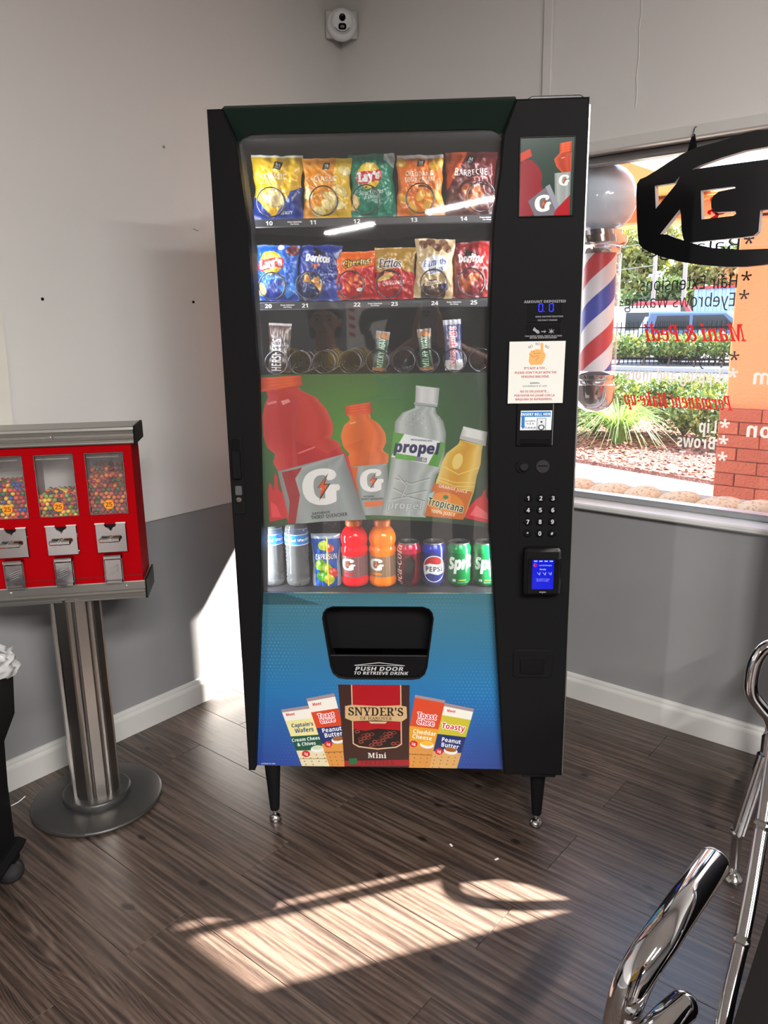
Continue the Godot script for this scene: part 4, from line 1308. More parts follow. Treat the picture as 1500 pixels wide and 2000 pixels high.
	pic.text("SNYDER'S", at.x + 750 * sc, at.y + 664 * sc, 50 * sc, Color(0.15, 0.10, 0.09), "Droid Serif*", 0.86)
	pic.text("OF HANOVER", at.x + 750 * sc, at.y + 704 * sc, 19 * sc, Color(0.18, 0.12, 0.10), "Droid Serif", 1.0)
	pic.text("Mini", at.x + 752 * sc, at.y + 930 * sc, 32 * sc, Color(0.93, 0.91, 0.88), "Droid Serif*")
	pic.shape([568, 965, 930, 952, 930, 990, 568, 998], Color(0.62, 0.12, 0.16), at, sc)
	pic.shape([595, 950, 640, 948, 640, 985, 595, 988], Color(0.12, 0.42, 0.25), at, sc)
	pic.text("PRETZELS", at.x + 752 * sc, at.y + 974 * sc, 24 * sc, Color(0.40, 0.05, 0.09), "Droid Serif", 1.15)
	return pic.tex()


func notice_print() -> ImageTexture:
	var pic := Pic.new(self, 384, 430, Color(0.83, 0.83, 0.80))
	var at := Vector2(-0.27, -0.875)
	var sc := 0.00139
	# a drawn hand with a raised finger
	var skin := Color(0.86, 0.62, 0.34)
	pic.shape([430, 770, 425, 860, 445, 900, 575, 898, 610, 820, 615, 780, 588, 750, 585, 660, 570, 640, 556, 655, 553, 735, 540, 722, 505, 720, 480, 735, 450, 735], skin, at, sc)
	for l in [[430, 770, 470, 810, 540, 790], [480, 735, 485, 770, 555, 765], [505, 850, 530, 820, 545, 812]]:
		pic.line([at + Vector2(l[0], l[1]) * sc, at + Vector2(l[2], l[3]) * sc, at + Vector2(l[4], l[5]) * sc], 4 * sc, Color(0.55, 0.35, 0.18))
	for t in [[440, 690, -0.5], [522, 660, 0.1], [628, 695, 0.5]]:
		pic.text("NO", at.x + t[0] * sc, at.y + t[1] * sc, 30 * sc, Color(0.28, 0.25, 0.36), "Droid Sans", 0.9, t[2])
	var red := Color(0.63, 0.16, 0.20)
	for t in [["IT'S NOT A TOY...", 505, 950, 26], ["PLEASE DON'T PLAY WITH THE", 507, 1000, 26], ["VENDING MACHINE.", 505, 1047, 26], ["NO ES UN JUGUETE...", 500, 1220, 26], ["POR FAVOR NO JUGAR CON LA", 500, 1267, 25], ["MÁQUINA DE REFRIGERIOS.", 495, 1312, 25]]:
		pic.text(t[0], at.x + t[1] * sc, at.y + (t[2] - 10) * sc, t[3] * sc, red, "Droid Sans*", 0.92)
	pic.text("WARNING", at.x + 500 * sc, at.y + 1112 * sc, 18 * sc, Color(0.22, 0.25, 0.30), "Droid Sans*", 0.9)
	pic.text("surveillance in use", at.x + 500 * sc, at.y + 1145 * sc, 24 * sc, Color(0.24, 0.33, 0.36), "Droid Sans", 1.0)
	return pic.tex()


func vending_machine() -> void:
	var v := thing("vending_machine", "tall black snack and drink vending machine with a lit glass front", "vending machine", MO, YAW)
	# cabinet
	var s := S()
	box(s, Vector3(-0.4025, 1.0, -0.475), Vector3(0.015, 1.63, 0.77), 0.003)
	box(s, Vector3(0.345, 1.0, -0.475), Vector3(0.13, 1.63, 0.77), 0.003)
	box(s, Vector3(0, 1.8075, -0.475), Vector3(0.82, 0.015, 0.77), 0.003)
	box(s, Vector3(0, 1.0, -0.8525), Vector3(0.82, 1.63, 0.015), 0.003)
	box(s, Vector3(-0.06, 0.40, -0.555), Vector3(0.68, 0.42, 0.61))
	box(s, Vector3(-0.06, 0.20, -0.17), Vector3(0.68, 0.02, 0.17))
	put("cabinet", done(s), M.black, v)
	# door
	put("door_frame", done(prism(S(), pts([-0.42, 1.831, -0.42, 0.188, -0.403, 0.188, -0.359, 0.692, -0.349, 0.877, -0.337, 1.246, -0.341, 1.412, -0.342, 1.593, -0.351, 1.681, -0.358, 1.765, -0.385, 1.831]), -0.088, 0.0, 0.004)), M.black, v)
	var cp := put("control_panel", done(prism(S(), pts([0.42, 1.831, 0.42, 0.188, 0.268, 0.188, 0.233, 0.692, 0.22, 0.867, 0.212, 1.239, 0.212, 1.405, 0.215, 1.533, 0.217, 1.58, 0.224, 1.646, 0.23, 1.691, 0.235, 1.760, 0.262, 1.831]), -0.088, 0.0, 0.004)), M.black, v)
	put("edge_glint", boxm(Vector3(0.003, 1.62, 0.012), 0.0, Vector3(0.4215, 1.006, -0.010)), M.alu, cp)  # pale strip standing in for window light along the edge
	var hd := put("header", done(prism(S(), pts([-0.386, 0.002, 0.263, 0.002, 0.236, -0.081, 0.226, -0.068, 0.212, -0.060, 0.19, -0.0585, -0.30, -0.053, -0.33, -0.0545, -0.348, -0.063, -0.358, -0.078]), -0.03, 0.0, 0.003)), M.header, v)
	hd.transform = Transform3D(Basis(Vector3.RIGHT, 0.42), Vector3(0, 1.829, -0.003))
	put("glass_pane", done(prism(S(), pts([-0.372, 0.655, 0.255, 0.655, 0.232, 0.867, 0.224, 1.24, 0.228, 1.54, 0.246, 1.785, -0.37, 1.785, -0.354, 1.59, -0.35, 1.246, -0.361, 0.877]), -0.034, -0.030)), M.pane, v)
	var poster_mat := mat(Color(0.86, 0.86, 0.86), 0.3, 0.0, green_poster())
	put("poster_panel", done(prism(S(), pts([-0.366, 0.859, -0.2, 0.876, -0.062, 0.882, 0.08, 0.876, 0.23, 0.859, 0.223, 1.243, -0.35, 1.245]), -0.042, -0.037)), poster_mat, v)
	# lower panel with the delivery opening, made of two halves
	s = S()
	uv_box = Rect2(-0.415, 0.186, 0.70, 0.501)
	var top_arc := [-0.208, 0.618, -0.205, 0.634, -0.196, 0.645, -0.180, 0.651]
	prism(s, pts([-0.063, 0.687, -0.372, 0.687, -0.415, 0.187, -0.063, 0.187, -0.063, 0.447, -0.150, 0.447, -0.170, 0.450, -0.184, 0.462, -0.191, 0.482] + top_arc + [-0.063, 0.651]), -0.036, -0.030)
	prism(s, pts([-0.063, 0.687, -0.063, 0.651, 0.054, 0.651, 0.070, 0.645, 0.079, 0.634, 0.082, 0.618, 0.065, 0.482, 0.058, 0.462, 0.044, 0.450, 0.024, 0.447, -0.063, 0.447, -0.063, 0.187, 0.285, 0.187, 0.247, 0.687]), -0.036, -0.030)
	uv_box = Rect2()
	put("lower_panel", done(s), mat(Color(0.92, 0.92, 0.92), 0.35, 0.0, blue_poster()), v)
	s = S()
	var open := pts([-0.191, 0.482, -0.208, 0.618, -0.205, 0.634, -0.196, 0.645, -0.180, 0.651, 0.054, 0.651, 0.070, 0.645, 0.079, 0.634, 0.082, 0.618, 0.065, 0.482, 0.058, 0.462, 0.044, 0.450, 0.024, 0.447, -0.150, 0.447, -0.170, 0.450, -0.184, 0.462])
	var inner := inset(open, 0.004 if area2(open) > 0.0 else -0.004)
	for i in open.size():
		var j := (i + 1) % open.size()
		var a := Vector3(open[i].x, open[i].y, -0.028)
		var b := Vector3(open[j].x, open[j].y, -0.028)
		var a2 := Vector3(inner[i].x, inner[i].y, -0.031)
		var b2 := Vector3(inner[j].x, inner[j].y, -0.031)
		var dz := Vector3(0, 0, -0.085)
		quad_uv(s, a, b, b2, a2)
		quad_uv(s, a2, b2, b2 + dz, a2 + dz)
	put("opening_lip", done(s), M.black, v)
	var door := put("delivery_door", done(prism(S(), pts([-0.192, 0.449, -0.200, 0.512, 0.074, 0.512, 0.066, 0.449]), -0.045, -0.036, 0.002)), M.black_gloss, v)
	put("flap", done(prism(S(), pts([-0.208, 0.512, -0.212, 0.654, 0.086, 0.654, 0.082, 0.512]), -0.085, -0.078, 0.002)), M.black_matte, door)
	put("edge_line", boxm(Vector3(0.262, 0.0012, 0.004), 0.0, Vector3(-0.063, 0.512, -0.036)), M.steel, door)
	M.silver_print = mat(Color(0.72, 0.72, 0.73), 0.5)
	write("lettering", "PUSH DOOR", 0.0105, Vector3(-0.062, 0.474, -0.0355), M.silver_print, door, "Droid Sans*", 1.55, 0.0, 0.25)
	write("lettering", "TO RETRIEVE DRINK", 0.0085, Vector3(-0.058, 0.4615, -0.0355), M.silver_print, door, "Droid Sans*", 1.28, 0.0, 0.25)
	put("arrow_print", done(prism(S(), pts([-0.128, 0.4845, -0.062, 0.4925, 0.004, 0.4845, 0.004, 0.4835, -0.062, 0.4905, -0.128, 0.4835]), -0.0358, -0.0352)), M.silver_print, door)
	put("arrow_print", done(prism(S(), pts([-0.128, 0.4828, 0.006, 0.4828, 0.006, 0.4838, -0.128, 0.4838]), -0.0358, -0.0352)), M.silver_print, door)
	write("lettering", "printed in USA", 0.004, Vector3(-0.372, 0.193, -0.0295), M.silver_print, v)
	# inside
	s = S()
	box(s, Vector3(-0.392, 1.23, -0.44), Vector3(0.006, 1.14, 0.68))
	box(s, Vector3(0.277, 1.23, -0.44), Vector3(0.006, 1.14, 0.68))
	box(s, Vector3(-0.06, 1.23, -0.60), Vector3(0.67, 1.14, 0.02))
	box(s, Vector3(-0.06, 1.796, -0.40), Vector3(0.67, 0.008, 0.56))
	put("liner", done(s), M.cavity, v)
	var num := mat(Color(0.9, 0.9, 0.9), 0.5)
	var strip_mat := mat(Color(0.16, 0.16, 0.18), 0.3)
	var rows := [
		[1.610, [["10", -0.312], ["11", -0.205], ["12", -0.1], ["13", 0.037], ["14", 0.155]], [-0.309, -0.181, -0.078, 0.052, 0.196], 1.651, 0.0335, [-0.25, 0.21]],
		[1.417, [["20", -0.324], ["21", -0.232], ["22", -0.104], ["23", -0.012], ["24", 0.086], ["25", 0.181]], [-0.316, -0.223, -0.120, -0.026, 0.084, 0.175], 1.456, 0.0325, [-0.276, -0.06, 0.133]],
		[1.238, [], [-0.314, -0.254, -0.193, -0.127, -0.058, 0.008, 0.069, 0.136, 0.200], 1.269, 0.0283, []],
	]
	for r in rows:
		var y: float = r[0]
		s = S()
		box(s, Vector3(-0.06, y - 0.006, -0.36), Vector3(0.655, 0.004, 0.46))
		box(s, Vector3(-0.386, y + 0.01, -0.36), Vector3(0.003, 0.03, 0.46))
		box(s, Vector3(0.266, y + 0.01, -0.36), Vector3(0.003, 0.03, 0.46))
		var sh := put("shelf", done(s), M.cavity, v)
		put("price_strip", boxm(Vector3(0.655, 0.019, 0.008), 0.002, Vector3(-0.06, y - 0.0095, -0.11)), strip_mat, sh)
		for n in r[1]:
			write("lettering", n[0], 0.0092, Vector3(n[1], y - 0.0095, -0.1055), num, sh, "Droid Sans*", 1.25)
		for x in r[5]:
			write("lettering", "Press Selection", 0.0032, Vector3(x, y - 0.0075, -0.1055), num, sh)
			write("lettering", "For Price", 0.0032, Vector3(x, y - 0.0125, -0.1055), num, sh)
		for x in r[2]:
			var c := []
			var turns := 6
			for k in turns * 20 + 1:
				var a := TAU * k / 20.0 - PI / 2
				c.append(Vector3(x + cos(a) * r[4], r[3] + sin(a) * r[4], -0.120 - 0.06 * maxf(0.0, k / 20.0 - 0.95)))
			put("coil", done(tube(S(), c, 0.0016, 5)), M.wire, sh)
	s = S()
	box(s, Vector3(-0.06, 0.664, -0.33), Vector3(0.66, 0.016, 0.52))
	var ds := put("drink_shelf", done(s), M.cavity, v)
	put("price_strip", boxm(Vector3(0.66, 0.019, 0.008), 0.002, Vector3(-0.06, 0.6675, -0.066)), mat(Color(0.03, 0.03, 0.03), 0.3), ds)
	var dn := [["40", -0.354], ["43", -0.281], ["45", -0.206], ["50", -0.132], ["54", -0.059], ["60", 0.018], ["62", 0.087], ["63", 0.155], ["64", 0.224]]
	for n in dn:
		write("lettering", n[0], 0.0085, Vector3(n[1], 0.668, -0.0615), num, ds, "Droid Sans*", 1.25)
	# upright light strips behind the door frame
	for q in [[-0.378, 1.0], [0.262, -1.0]]:
		for seg in [[1.52, 0.5], [0.775, 0.17]]:
			put("led_light", boxm(Vector3(0.008, seg[1], 0.012), 0.002, Vector3(q[0], seg[0], -0.096)), glow(Color(0.95, 0.97, 1.0), 6.0), v)
			var l := AreaLight3D.new()
			l.name = "led_light_beam"
			l.area_size = Vector2(0.012, seg[1])
			l.light_color = Color(0.96, 0.98, 1.0)
			l.light_energy = (0.16 if q[1] > 0.0 else 0.20) if seg[1] > 0.3 else 0.15
			l.set("area_range", 20.0)
			l.shadow_enabled = true
			v.add_child(l)
			l.position = Vector3(q[0] + q[1] * 0.006, seg[0], -0.092)
			l.rotation.y = -q[1] * PI / 2 + q[1] * 0.15
	# feet
	for p in [[-0.366, -0.055], [0.365, -0.055], [-0.366, -0.80], [0.365, -0.80]]:
		var leg := put("leg", turned([Vector2(0, 0.192), Vector2(0.0225, 0.192), Vector2(0.0225, 0.192), Vector2(0.0225, 0.182), Vector2(0.0135, 0.042), Vector2(0.0125, 0.036), Vector2(0, 0.036)], 20), M.black, v)
		leg.position = Vector3(p[0], 0, p[1])
		put("levelling_foot", turned([Vector2(0, 0), Vector2(0.0165, 0), Vector2(0.0172, 0.003), Vector2(0.0165, 0.012), Vector2(0.010, 0.019), Vector2(0.006, 0.021), Vector2(0.006, 0.021), Vector2(0.006, 0.038), Vector2(0, 0.038)], 12), M.dull_chrome, leg)
	put("hinge_plate", boxm(Vector3(0.09, 0.009, 0.05), 0.002, Vector3(0.36, 0.184, -0.03)), M.black_gloss, v)
	put("top_bracket", done(prism(S(), pts([0.285, 0.0, 0.292, 0.010, 0.30, 0.014, 0.405, 0.014, 0.412, 0.010, 0.412, 0.0]), -0.13, -0.03, 0.002, Transform3D(Basis(), Vector3(0, 1.829, 0)), true)), M.black_gloss, v)
	# door handle on the left
	var h := put("handle", done(prism(S(), round_rect(-0.4165, 0.905, -0.384, 1.10, 0.006), -0.004, 0.003, 0.0015)), M.black_matte, v)
	put("handle_slot", done(prism(S(), round_rect(-0.4125, 1.00, -0.388, 1.094, 0.006), 0.0, 0.0042, 0.001)), M.black_gloss, h)
	put("handle_grip", boxm(Vector3(0.021, 0.07, 0.012), 0.003, Vector3(-0.400, 1.03, 0.006)), M.black, h)
	put("latch_plate", boxm(Vector3(0.017, 0.024, 0.008), 0.002, Vector3(-0.399, 0.966, 0.004)), mat(Color(0.30, 0.30, 0.31), 0.4), h)
	put("key_lock", done(prism(S(), disc(0.0065, 20, Vector2(-0.399, 0.943)), 0.0, 0.0075, 0.001)), M.dull_chrome, h)

	# control column, from the top down
	var pic := Pic.new(self, 300, 410, Color(0.15, 0.24, 0.20))
	var at := Vector2(-0.06, -0.02)
	sport_bottle(pic, [500, 80, 640, 60, 640, 170, 500, 190], [500, 190, 640, 175, 640, 400, 560, 420, 470, 330, 440, 250], [450, 400, 640, 390, 640, 800, 470, 800], Vector2(560, 480), 110, 0.1, Color(0.78, 0.28, 0.15), Color(0.66, 0.22, 0.09), at, 0.00118)
	pic.shape([40, 300, 90, 250, 180, 250, 270, 330, 310, 420, 300, 520, 420, 800, 30, 900], Color(0.55, 0.08, 0.14), at, 0.00118)
	pic.shape([20, 190, 160, 130, 185, 210, 40, 275], Color(0.78, 0.22, 0.14), at, 0.00118)
	pic.shape([150, 700, 380, 530, 560, 900, 250, 900], Color(0.44, 0.43, 0.47), at, 0.00118)
	pic.shape([350, 545, 400, 520, 590, 900, 520, 900], Color(0.58, 0.58, 0.63), at, 0.00118)
	big_g(pic, at + Vector2(320, 730) * 0.00118, 0.20, -0.1)
	pic.shape([480, 800, 640, 640, 640, 900, 440, 900], Color(0.66, 0.10, 0.14), at, 0.00118)
	put("display_sign", done(prism(S(), pts([0.274, 1.590, 0.391, 1.590, 0.391, 1.751, 0.274, 1.751]), -0.001, 0.0012)), mat(Color.WHITE, 0.14, 0.0, pic.tex()), cp)
	s = S()
	for b in [[0.3325, 1.7525, 0.121, 0.003], [0.3325, 1.5885, 0.121, 0.003]]: box(s, Vector3(b[0], b[1], 0.001), Vector3(b[2], b[3], 0.004), 0.001)
	for x in [0.2725, 0.3925]: box(s, Vector3(x, 1.6705, 0.001), Vector3(0.003, 0.166, 0.004), 0.001)
	put("display_sign_frame", done(s), M.black_gloss, cp)
	var disp := put("credit_display", boxm(Vector3(0.078, 0.044, 0.003), 0.001, Vector3(0.3365, 1.380, 0.0)), M.black_gloss, cp)
	var grey := mat(Color(0.55, 0.55, 0.56), 0.5)
	write("lettering", "AMOUNT DEPOSITED", 0.0058, Vector3(0.3375, 1.4045, 0.0008), grey, cp, "Droid Sans*", 1.18)
	var digit := glow(Color(0.05, 0.12, 1.0), 3.2)
	for d in [[0.328, 1.0], [0.352, 0.0]]:
		s = S()
		var x: float = d[0]
		for seg in [[0, 0.0085, 0.0075, 0.0016], [0, -0.0085, 0.0075, 0.0016], [-0.0044, 0.0042, 0.0016, 0.0068], [0.0044, 0.0042, 0.0016, 0.0068], [-0.0044, -0.0042, 0.0016, 0.0068], [0.0044, -0.0042, 0.0016, 0.0068]]:
			box(s, Vector3(x + seg[0], 1.391 + seg[1], 0.0018), Vector3(seg[2], seg[3], 0.001))
		if d[1] > 0.0: box(s, Vector3(x + 0.008, 1.3825, 0.0018), Vector3(0.0017, 0.0017, 0.001))
		put("led_digit", done(s), digit, disp)
	write("lettering", "MAKE ANOTHER SELECTION", 0.0030, Vector3(0.348, 1.371, 0.002), grey, disp)
	write("lettering", "USE EXACT CHANGE", 0.0030, Vector3(0.344, 1.363, 0.002), grey, disp)
	var card := put("instruction_card", boxm(Vector3(0.078, 0.034, 0.002), 0.0, Vector3(0.335, 1.3375, 0.0)), M.black_gloss, cp)
	var hand := S()
	prism(hand, pts([0.311, 1.341, 0.315, 1.348, 0.318, 1.344, 0.326, 1.339, 0.327, 1.334, 0.322, 1.333, 0.316, 1.338]), 0.0008, 0.0014)
	prism(hand, pts([0.331, 1.3385, 0.338, 1.3385, 0.338, 1.341, 0.342, 1.3375, 0.338, 1.334, 0.338, 1.3365, 0.331, 1.3365]), 0.0008, 0.0014)
	prism(hand, pts([0.348, 1.344, 0.353, 1.339, 0.3545, 1.345, 0.3555, 1.3385, 0.361, 1.3425, 0.357, 1.337, 0.361, 1.333, 0.355, 1.336, 0.353, 1.332, 0.352, 1.336, 0.347, 1.334, 0.351, 1.338]), 0.0008, 0.0014)
	put("pictograms", done(hand), grey, card)
	write("lettering", "FOR DRINK VENDS, PRESS SELECTION", 0.0024, Vector3(0.336, 1.3275, 0.0013), grey, card)
	write("lettering", "BEFORE INSERTING MONEY", 0.0024, Vector3(0.336, 1.3235, 0.0013), grey, card)
	# bill slot
	var bill := put("bill_slot", done(prism(S(), round_rect(0.279, 1.072, 0.365, 1.175, 0.003), -0.002, 0.006, 0.0015)), M.black, cp)
	pic = Pic.new(self, 256, 164, Color(0.88, 0.90, 0.92))
	pic.rect(0.04, 0.05, 1.50, 0.32, Color(0.10, 0.42, 0.70))
	pic.rect(0.06, 0.05, 0.22, 0.80, Color(0.10, 0.42, 0.70))
	pic.shape([0.03, 0.78, 0.26, 0.78, 0.14, 0.95], Color(0.10, 0.42, 0.70))
	pic.text("INSERT BILL HERE", 0.80, 0.19, 0.13, Color(0.95, 0.96, 0.97), "Droid Sans*", 1.0)
	pic.text("ACCEPTS", 0.50, 0.54, 0.085, Color(0.15, 0.15, 0.16))
	pic.text("1s & 5s", 0.50, 0.67, 0.085, Color(0.15, 0.15, 0.16))
	pic.text("$1.00-$5.00", 0.50, 0.88, 0.10, Color(0.15, 0.15, 0.16), "Droid Sans*", 0.75)
	pic.rect(0.82, 0.38, 1.28, 0.99, Color(0.35, 0.36, 0.38))
	pic.rect(0.85, 0.41, 1.25, 0.99, Color(0.80, 0.82, 0.84))
	pic.oval(1.05, 0.86, 0.17, 0.14, Color(0.25, 0.26, 0.28))
	pic.oval(1.05, 0.86, 0.10, 0.09, Color(0.82, 0.84, 0.85))
	pic.oval(1.05, 0.58, 0.05, 0.05, Color(0.15, 0.15, 0.16))
	put("label_card", done(prism(S(), pts([0.287, 1.110, 0.360, 1.110, 0.361, 1.156, 0.288, 1.156]), 0.006, 0.0068)), mat(Color.WHITE, 0.4, 0.0, pic.tex()), bill)
	put("slot_mouth", boxm(Vector3(0.070, 0.013, 0.006), 0.002, Vector3(0.3225, 1.082, 0.006)), M.black_gloss, bill)
	put("bezel_edge", boxm(Vector3(0.0015, 0.098, 0.004), 0.0, Vector3(0.3635, 1.123, 0.006)), M.steel, bill)
	# coin button and coin slot
	var cb := put("coin_button", done(prism(S(), disc(0.0165, 28, Vector2(0.296, 1.021)), -0.002, 0.003, 0.001)), M.black, cp)
	put("button_face", done(prism(S(), disc(0.0105, 28, Vector2(0.299, 1.021)), 0.003, 0.009, 0.002)), mat(Color(0.07, 0.07, 0.075), 0.35), cb)
	var cs := put("coin_slot", done(prism(S(), disc(0.0165, 28, Vector2(0.344, 1.021)), -0.002, 0.0025, 0.001)), mat(Color(0.085, 0.085, 0.09), 0.45), cp)
	put("slot_mouth", boxm(Vector3(0.022, 0.0024, 0.002), 0.0, Vector3(0.344, 1.023, 0.003)), M.black_gloss, cs)
	# keypad
	var keys := ["1", "2", "3", "4", "5", "6", "7", "8", "9", "*", "0", "#"]
	var kp := put("keypad", boxm(Vector3(0.098, 0.118, 0.002), 0.0, Vector3(0.341, 0.899, 0.0)), M.black, cp)
	for k in 12:
		var p := Vector3(0.3115 + 0.0297 * (k % 3), 0.9435 - 0.0295 * (k / 3), 0.0)
		var key := put("key", done(prism(S(), disc(0.0098, 24, Vector2(p.x, p.y)), 0.0, 0.005, 0.002)), M.black_gloss, kp)
		# a key face with its figure
		var l := letters(keys[k], 0.0105, "Droid Sans*", 0.0004)
		var o := MeshInstance3D.new()
		o.name = "key_figure"
		o.mesh = l
		o.material_override = M.silver_print
		o.position = p + Vector3(0, 0, 0.0053)
		key.add_child(o)
		if k == 9 or k == 11: o.scale = Vector3(0.7, 0.7, 1)
	# card reader
	var rd := put("card_reader", done(prism(S(), round_rect(0.303, 0.703, 0.391, 0.822, 0.008), 0.0, 0.032, 0.006)), M.black, cp)
	put("reader_face", done(prism(S(), round_rect(0.311, 0.709, 0.387, 0.800, 0.004), 0.032, 0.0345, 0.001)), M.black_gloss, rd)
	pic = Pic.new(self, 160, 232, Color(0.06, 0.11, 0.86))
	for k in 4: pic.rect(0.05 + k * 0.165, 0.025, 0.16 + k * 0.165, 0.065, Color(0.75, 0.85, 1.0))
	pic.oval(0.09, 0.18, 0.06, 0.06, Color(0.90, 0.25, 0.60))
	pic.oval(0.105, 0.18, 0.03, 0.03, Color(0.06, 0.11, 0.86))
	pic.text("cantaloupe", 0.42, 0.185, 0.055, Color(0.60, 0.78, 1.0))
	pic.text("Ready", 0.34, 0.32, 0.05, Color(0.85, 0.92, 1.0))
	for k in 3:
		pic.line([Vector2(0.16 + k * 0.18, 0.42), Vector2(0.22 + k * 0.18, 0.50), Vector2(0.26 + k * 0.18, 0.42), Vector2(0.24 + k * 0.18, 0.52)], 0.012, Color(0.85, 0.92, 1.0))
	pic.text("Tap, insert or swipe", 0.345, 0.65, 0.045, Color(0.85, 0.92, 1.0), "Droid Sans", 0.8)
	pic.text("payment to begin", 0.345, 0.71, 0.045, Color(0.85, 0.92, 1.0), "Droid Sans", 0.8)
	var scr := mat(Color.BLACK, 0.15)
	scr.emission_enabled = true
	scr.emission_texture = pic.tex()
	scr.emission = Color.BLACK
	scr.emission_energy_multiplier = 1.0
	put("screen", done(prism(S(), pts([0.3215, 0.722, 0.3735, 0.722, 0.3735, 0.797, 0.3215, 0.797]), 0.0345, 0.0352)), scr, rd)
	write("lettering", "nayax", 0.0042, Vector3(0.348, 0.7145, 0.0347), grey, rd)
	put("side_glint", boxm(Vector3(0.002, 0.08, 0.012), 0.0008, Vector3(0.3905, 0.76, 0.022)), M.chrome, rd)
	# coin return
	var cr := put("coin_return", done(prism(S(), round_rect(0.284, 0.470, 0.384, 0.547, 0.010), -0.002, 0.003, 0.002)), M.black, cp)
	put("return_flap", done(prism(S(), round_rect(0.302, 0.482, 0.362, 0.523, 0.003), 0.002, 0.0055, 0.0015)), M.black_gloss, cr)
	put("return_shade", boxm(Vector3(0.064, 0.003, 0.003), 0.001, Vector3(0.332, 0.5245, 0.004)), M.black_matte, cr)

	# notice taped to the control column
	var nt := put("paper_notice", done(prism(S(), pts([-0.0645, -0.071, 0.0635, -0.071, 0.0655, 0.0715, -0.063, 0.0715]), 0.0, 0.0008)), mat(Color.WHITE, 0.6, 0.0, notice_print()))
	nt.transform = Transform3D(Basis(Vector3.UP, YAW), in_machine(0.321, 1.2445, 0.0065))
	tag(nt, "white paper notice with a drawn hand, taped above the bill slot", "notice")


# ---------------------------------------------------------------- snacks and drinks behind the glass

# a filled packet: flat seals above and below, crumpled film between
func pillow(w: float, h: float, deep: float, seed_: int, crumple := 1.0, foot := false) -> ArrayMesh:
	var n := FastNoiseLite.new()
	n.seed = seed_
	n.frequency = 1.0
	n.fractal_octaves = 2
	var nx := 24
	var ny := 32
	var grid := []
	for side: float in [1.0, -1.0]:
		for j in ny + 1:
			var y := float(j) / ny
			for i in nx + 1:
				var x := float(i) / nx * 2.0 - 1.0
				var yy := clampf((y - 0.055) / 0.89, 0.0, 1.0)
				var t := pow(sin(PI * yy), 0.5) * pow(maxf(0.0, 1.0 - absf(pow(absf(x), 2.6))), 0.55)
				if foot: t = pow(1.0 - y, 0.45) * pow(maxf(0.0, 1.0 - pow(absf(x), 3.0)), 0.5) * 1.1
				var fold := n.get_noise_2d(x * 2.2 + side * 9.0, y * 3.4) * 0.22 + absf(n.get_noise_2d(x * 4.6 + y * 2.0 + side * 5.0, y * 4.2 - x)) * -0.34 - absf(n.get_noise_2d(x * 2.4 - y * 3.0 + side, y * 2.2 + x * 2.0 + 11.0)) * 0.36
				var edge := 1.0 - absf(yy * 2.0 - 1.0)
				fold += n.get_noise_2d(x * 7.0, side * 3.0 + y) * 0.30 * (1.0 - edge)
				var px := x * w / 2 * (1.0 - 0.075 * sin(PI * yy)) + n.get_noise_2d(y * 3.0, x * 0.6 + 40.0) * w * 0.035 * crumple
				var py := y * h + n.get_noise_2d(x * 1.3, y + 70.0) * h * 0.018 * crumple
				var pz := side * (deep / 2 * t * (1.0 + fold * crumple * 1.6) + 0.0006) + n.get_noise_2d(x * 1.5, y * 1.2 + 20.0) * 0.006 * crumple * (1.0 if not foot else 0.4)
				grid.append(Vector3(px, py, pz))
	var s := S()
	for f in 2:
		smooth(s)
		var o := f * (nx + 1) * (ny + 1)
		for j in ny:
			for i in nx:
				var a := o + j * (nx + 1) + i
				var b := a + 1
				var c := a + nx + 2
				var d := a + nx + 1
				var uv := func(ii: int, jj: int) -> Vector2: return Vector2(float(ii) / nx, 1.0 - float(jj) / ny)
				if f == 0: quad_uv(s, grid[d], grid[c], grid[b], grid[a], uv.call(i, j + 1), uv.call(i + 1, j + 1), uv.call(i + 1, j), uv.call(i, j))
				else: quad_uv(s, grid[a], grid[b], grid[c], grid[d], uv.call(i, j), uv.call(i + 1, j), uv.call(i + 1, j + 1), uv.call(i, j + 1))
	return done(s)


func film(tex: Texture2D) -> StandardMaterial3D:
	var m := mat(Color(0.93, 0.93, 0.93), 0.33, 0.0, tex)
	m.metallic_specular = 0.6
	return m


func chip(pic: Pic, x: float, y: float, r: float, c: Color, turn := 0.3) -> void:
	pic.oval(x, y, r, r * 0.72, c.darkened(0.25), turn)
	pic.oval(x - r * 0.05, y - r * 0.06, r * 0.93, r * 0.64, c, turn)
	for k in 3: pic.oval(x + r * 0.3 * (k - 1), y + r * 0.12 * (k - 1), r * 0.1, r * 0.5, c.lightened(0.25), turn + 0.9)


func kettle_logo(pic: Pic, x: float, y: float, s: float) -> void:
	pic.poly(PackedVector2Array([Vector2(x - s * 0.8, y - s), Vector2(x + s * 1.1, y - s), Vector2(x + s * 0.8, y + s), Vector2(x - s * 1.1, y + s)]), Color(0.10, 0.09, 0.08))
	pic.text("M", x, y - s * 0.15, s * 0.9, Color(0.92, 0.90, 0.85), "Droid Serif*")
	pic.rect(x - s * 0.6, y + s * 0.5, x + s * 0.6, y + s * 0.68, Color(0.75, 0.72, 0.65))


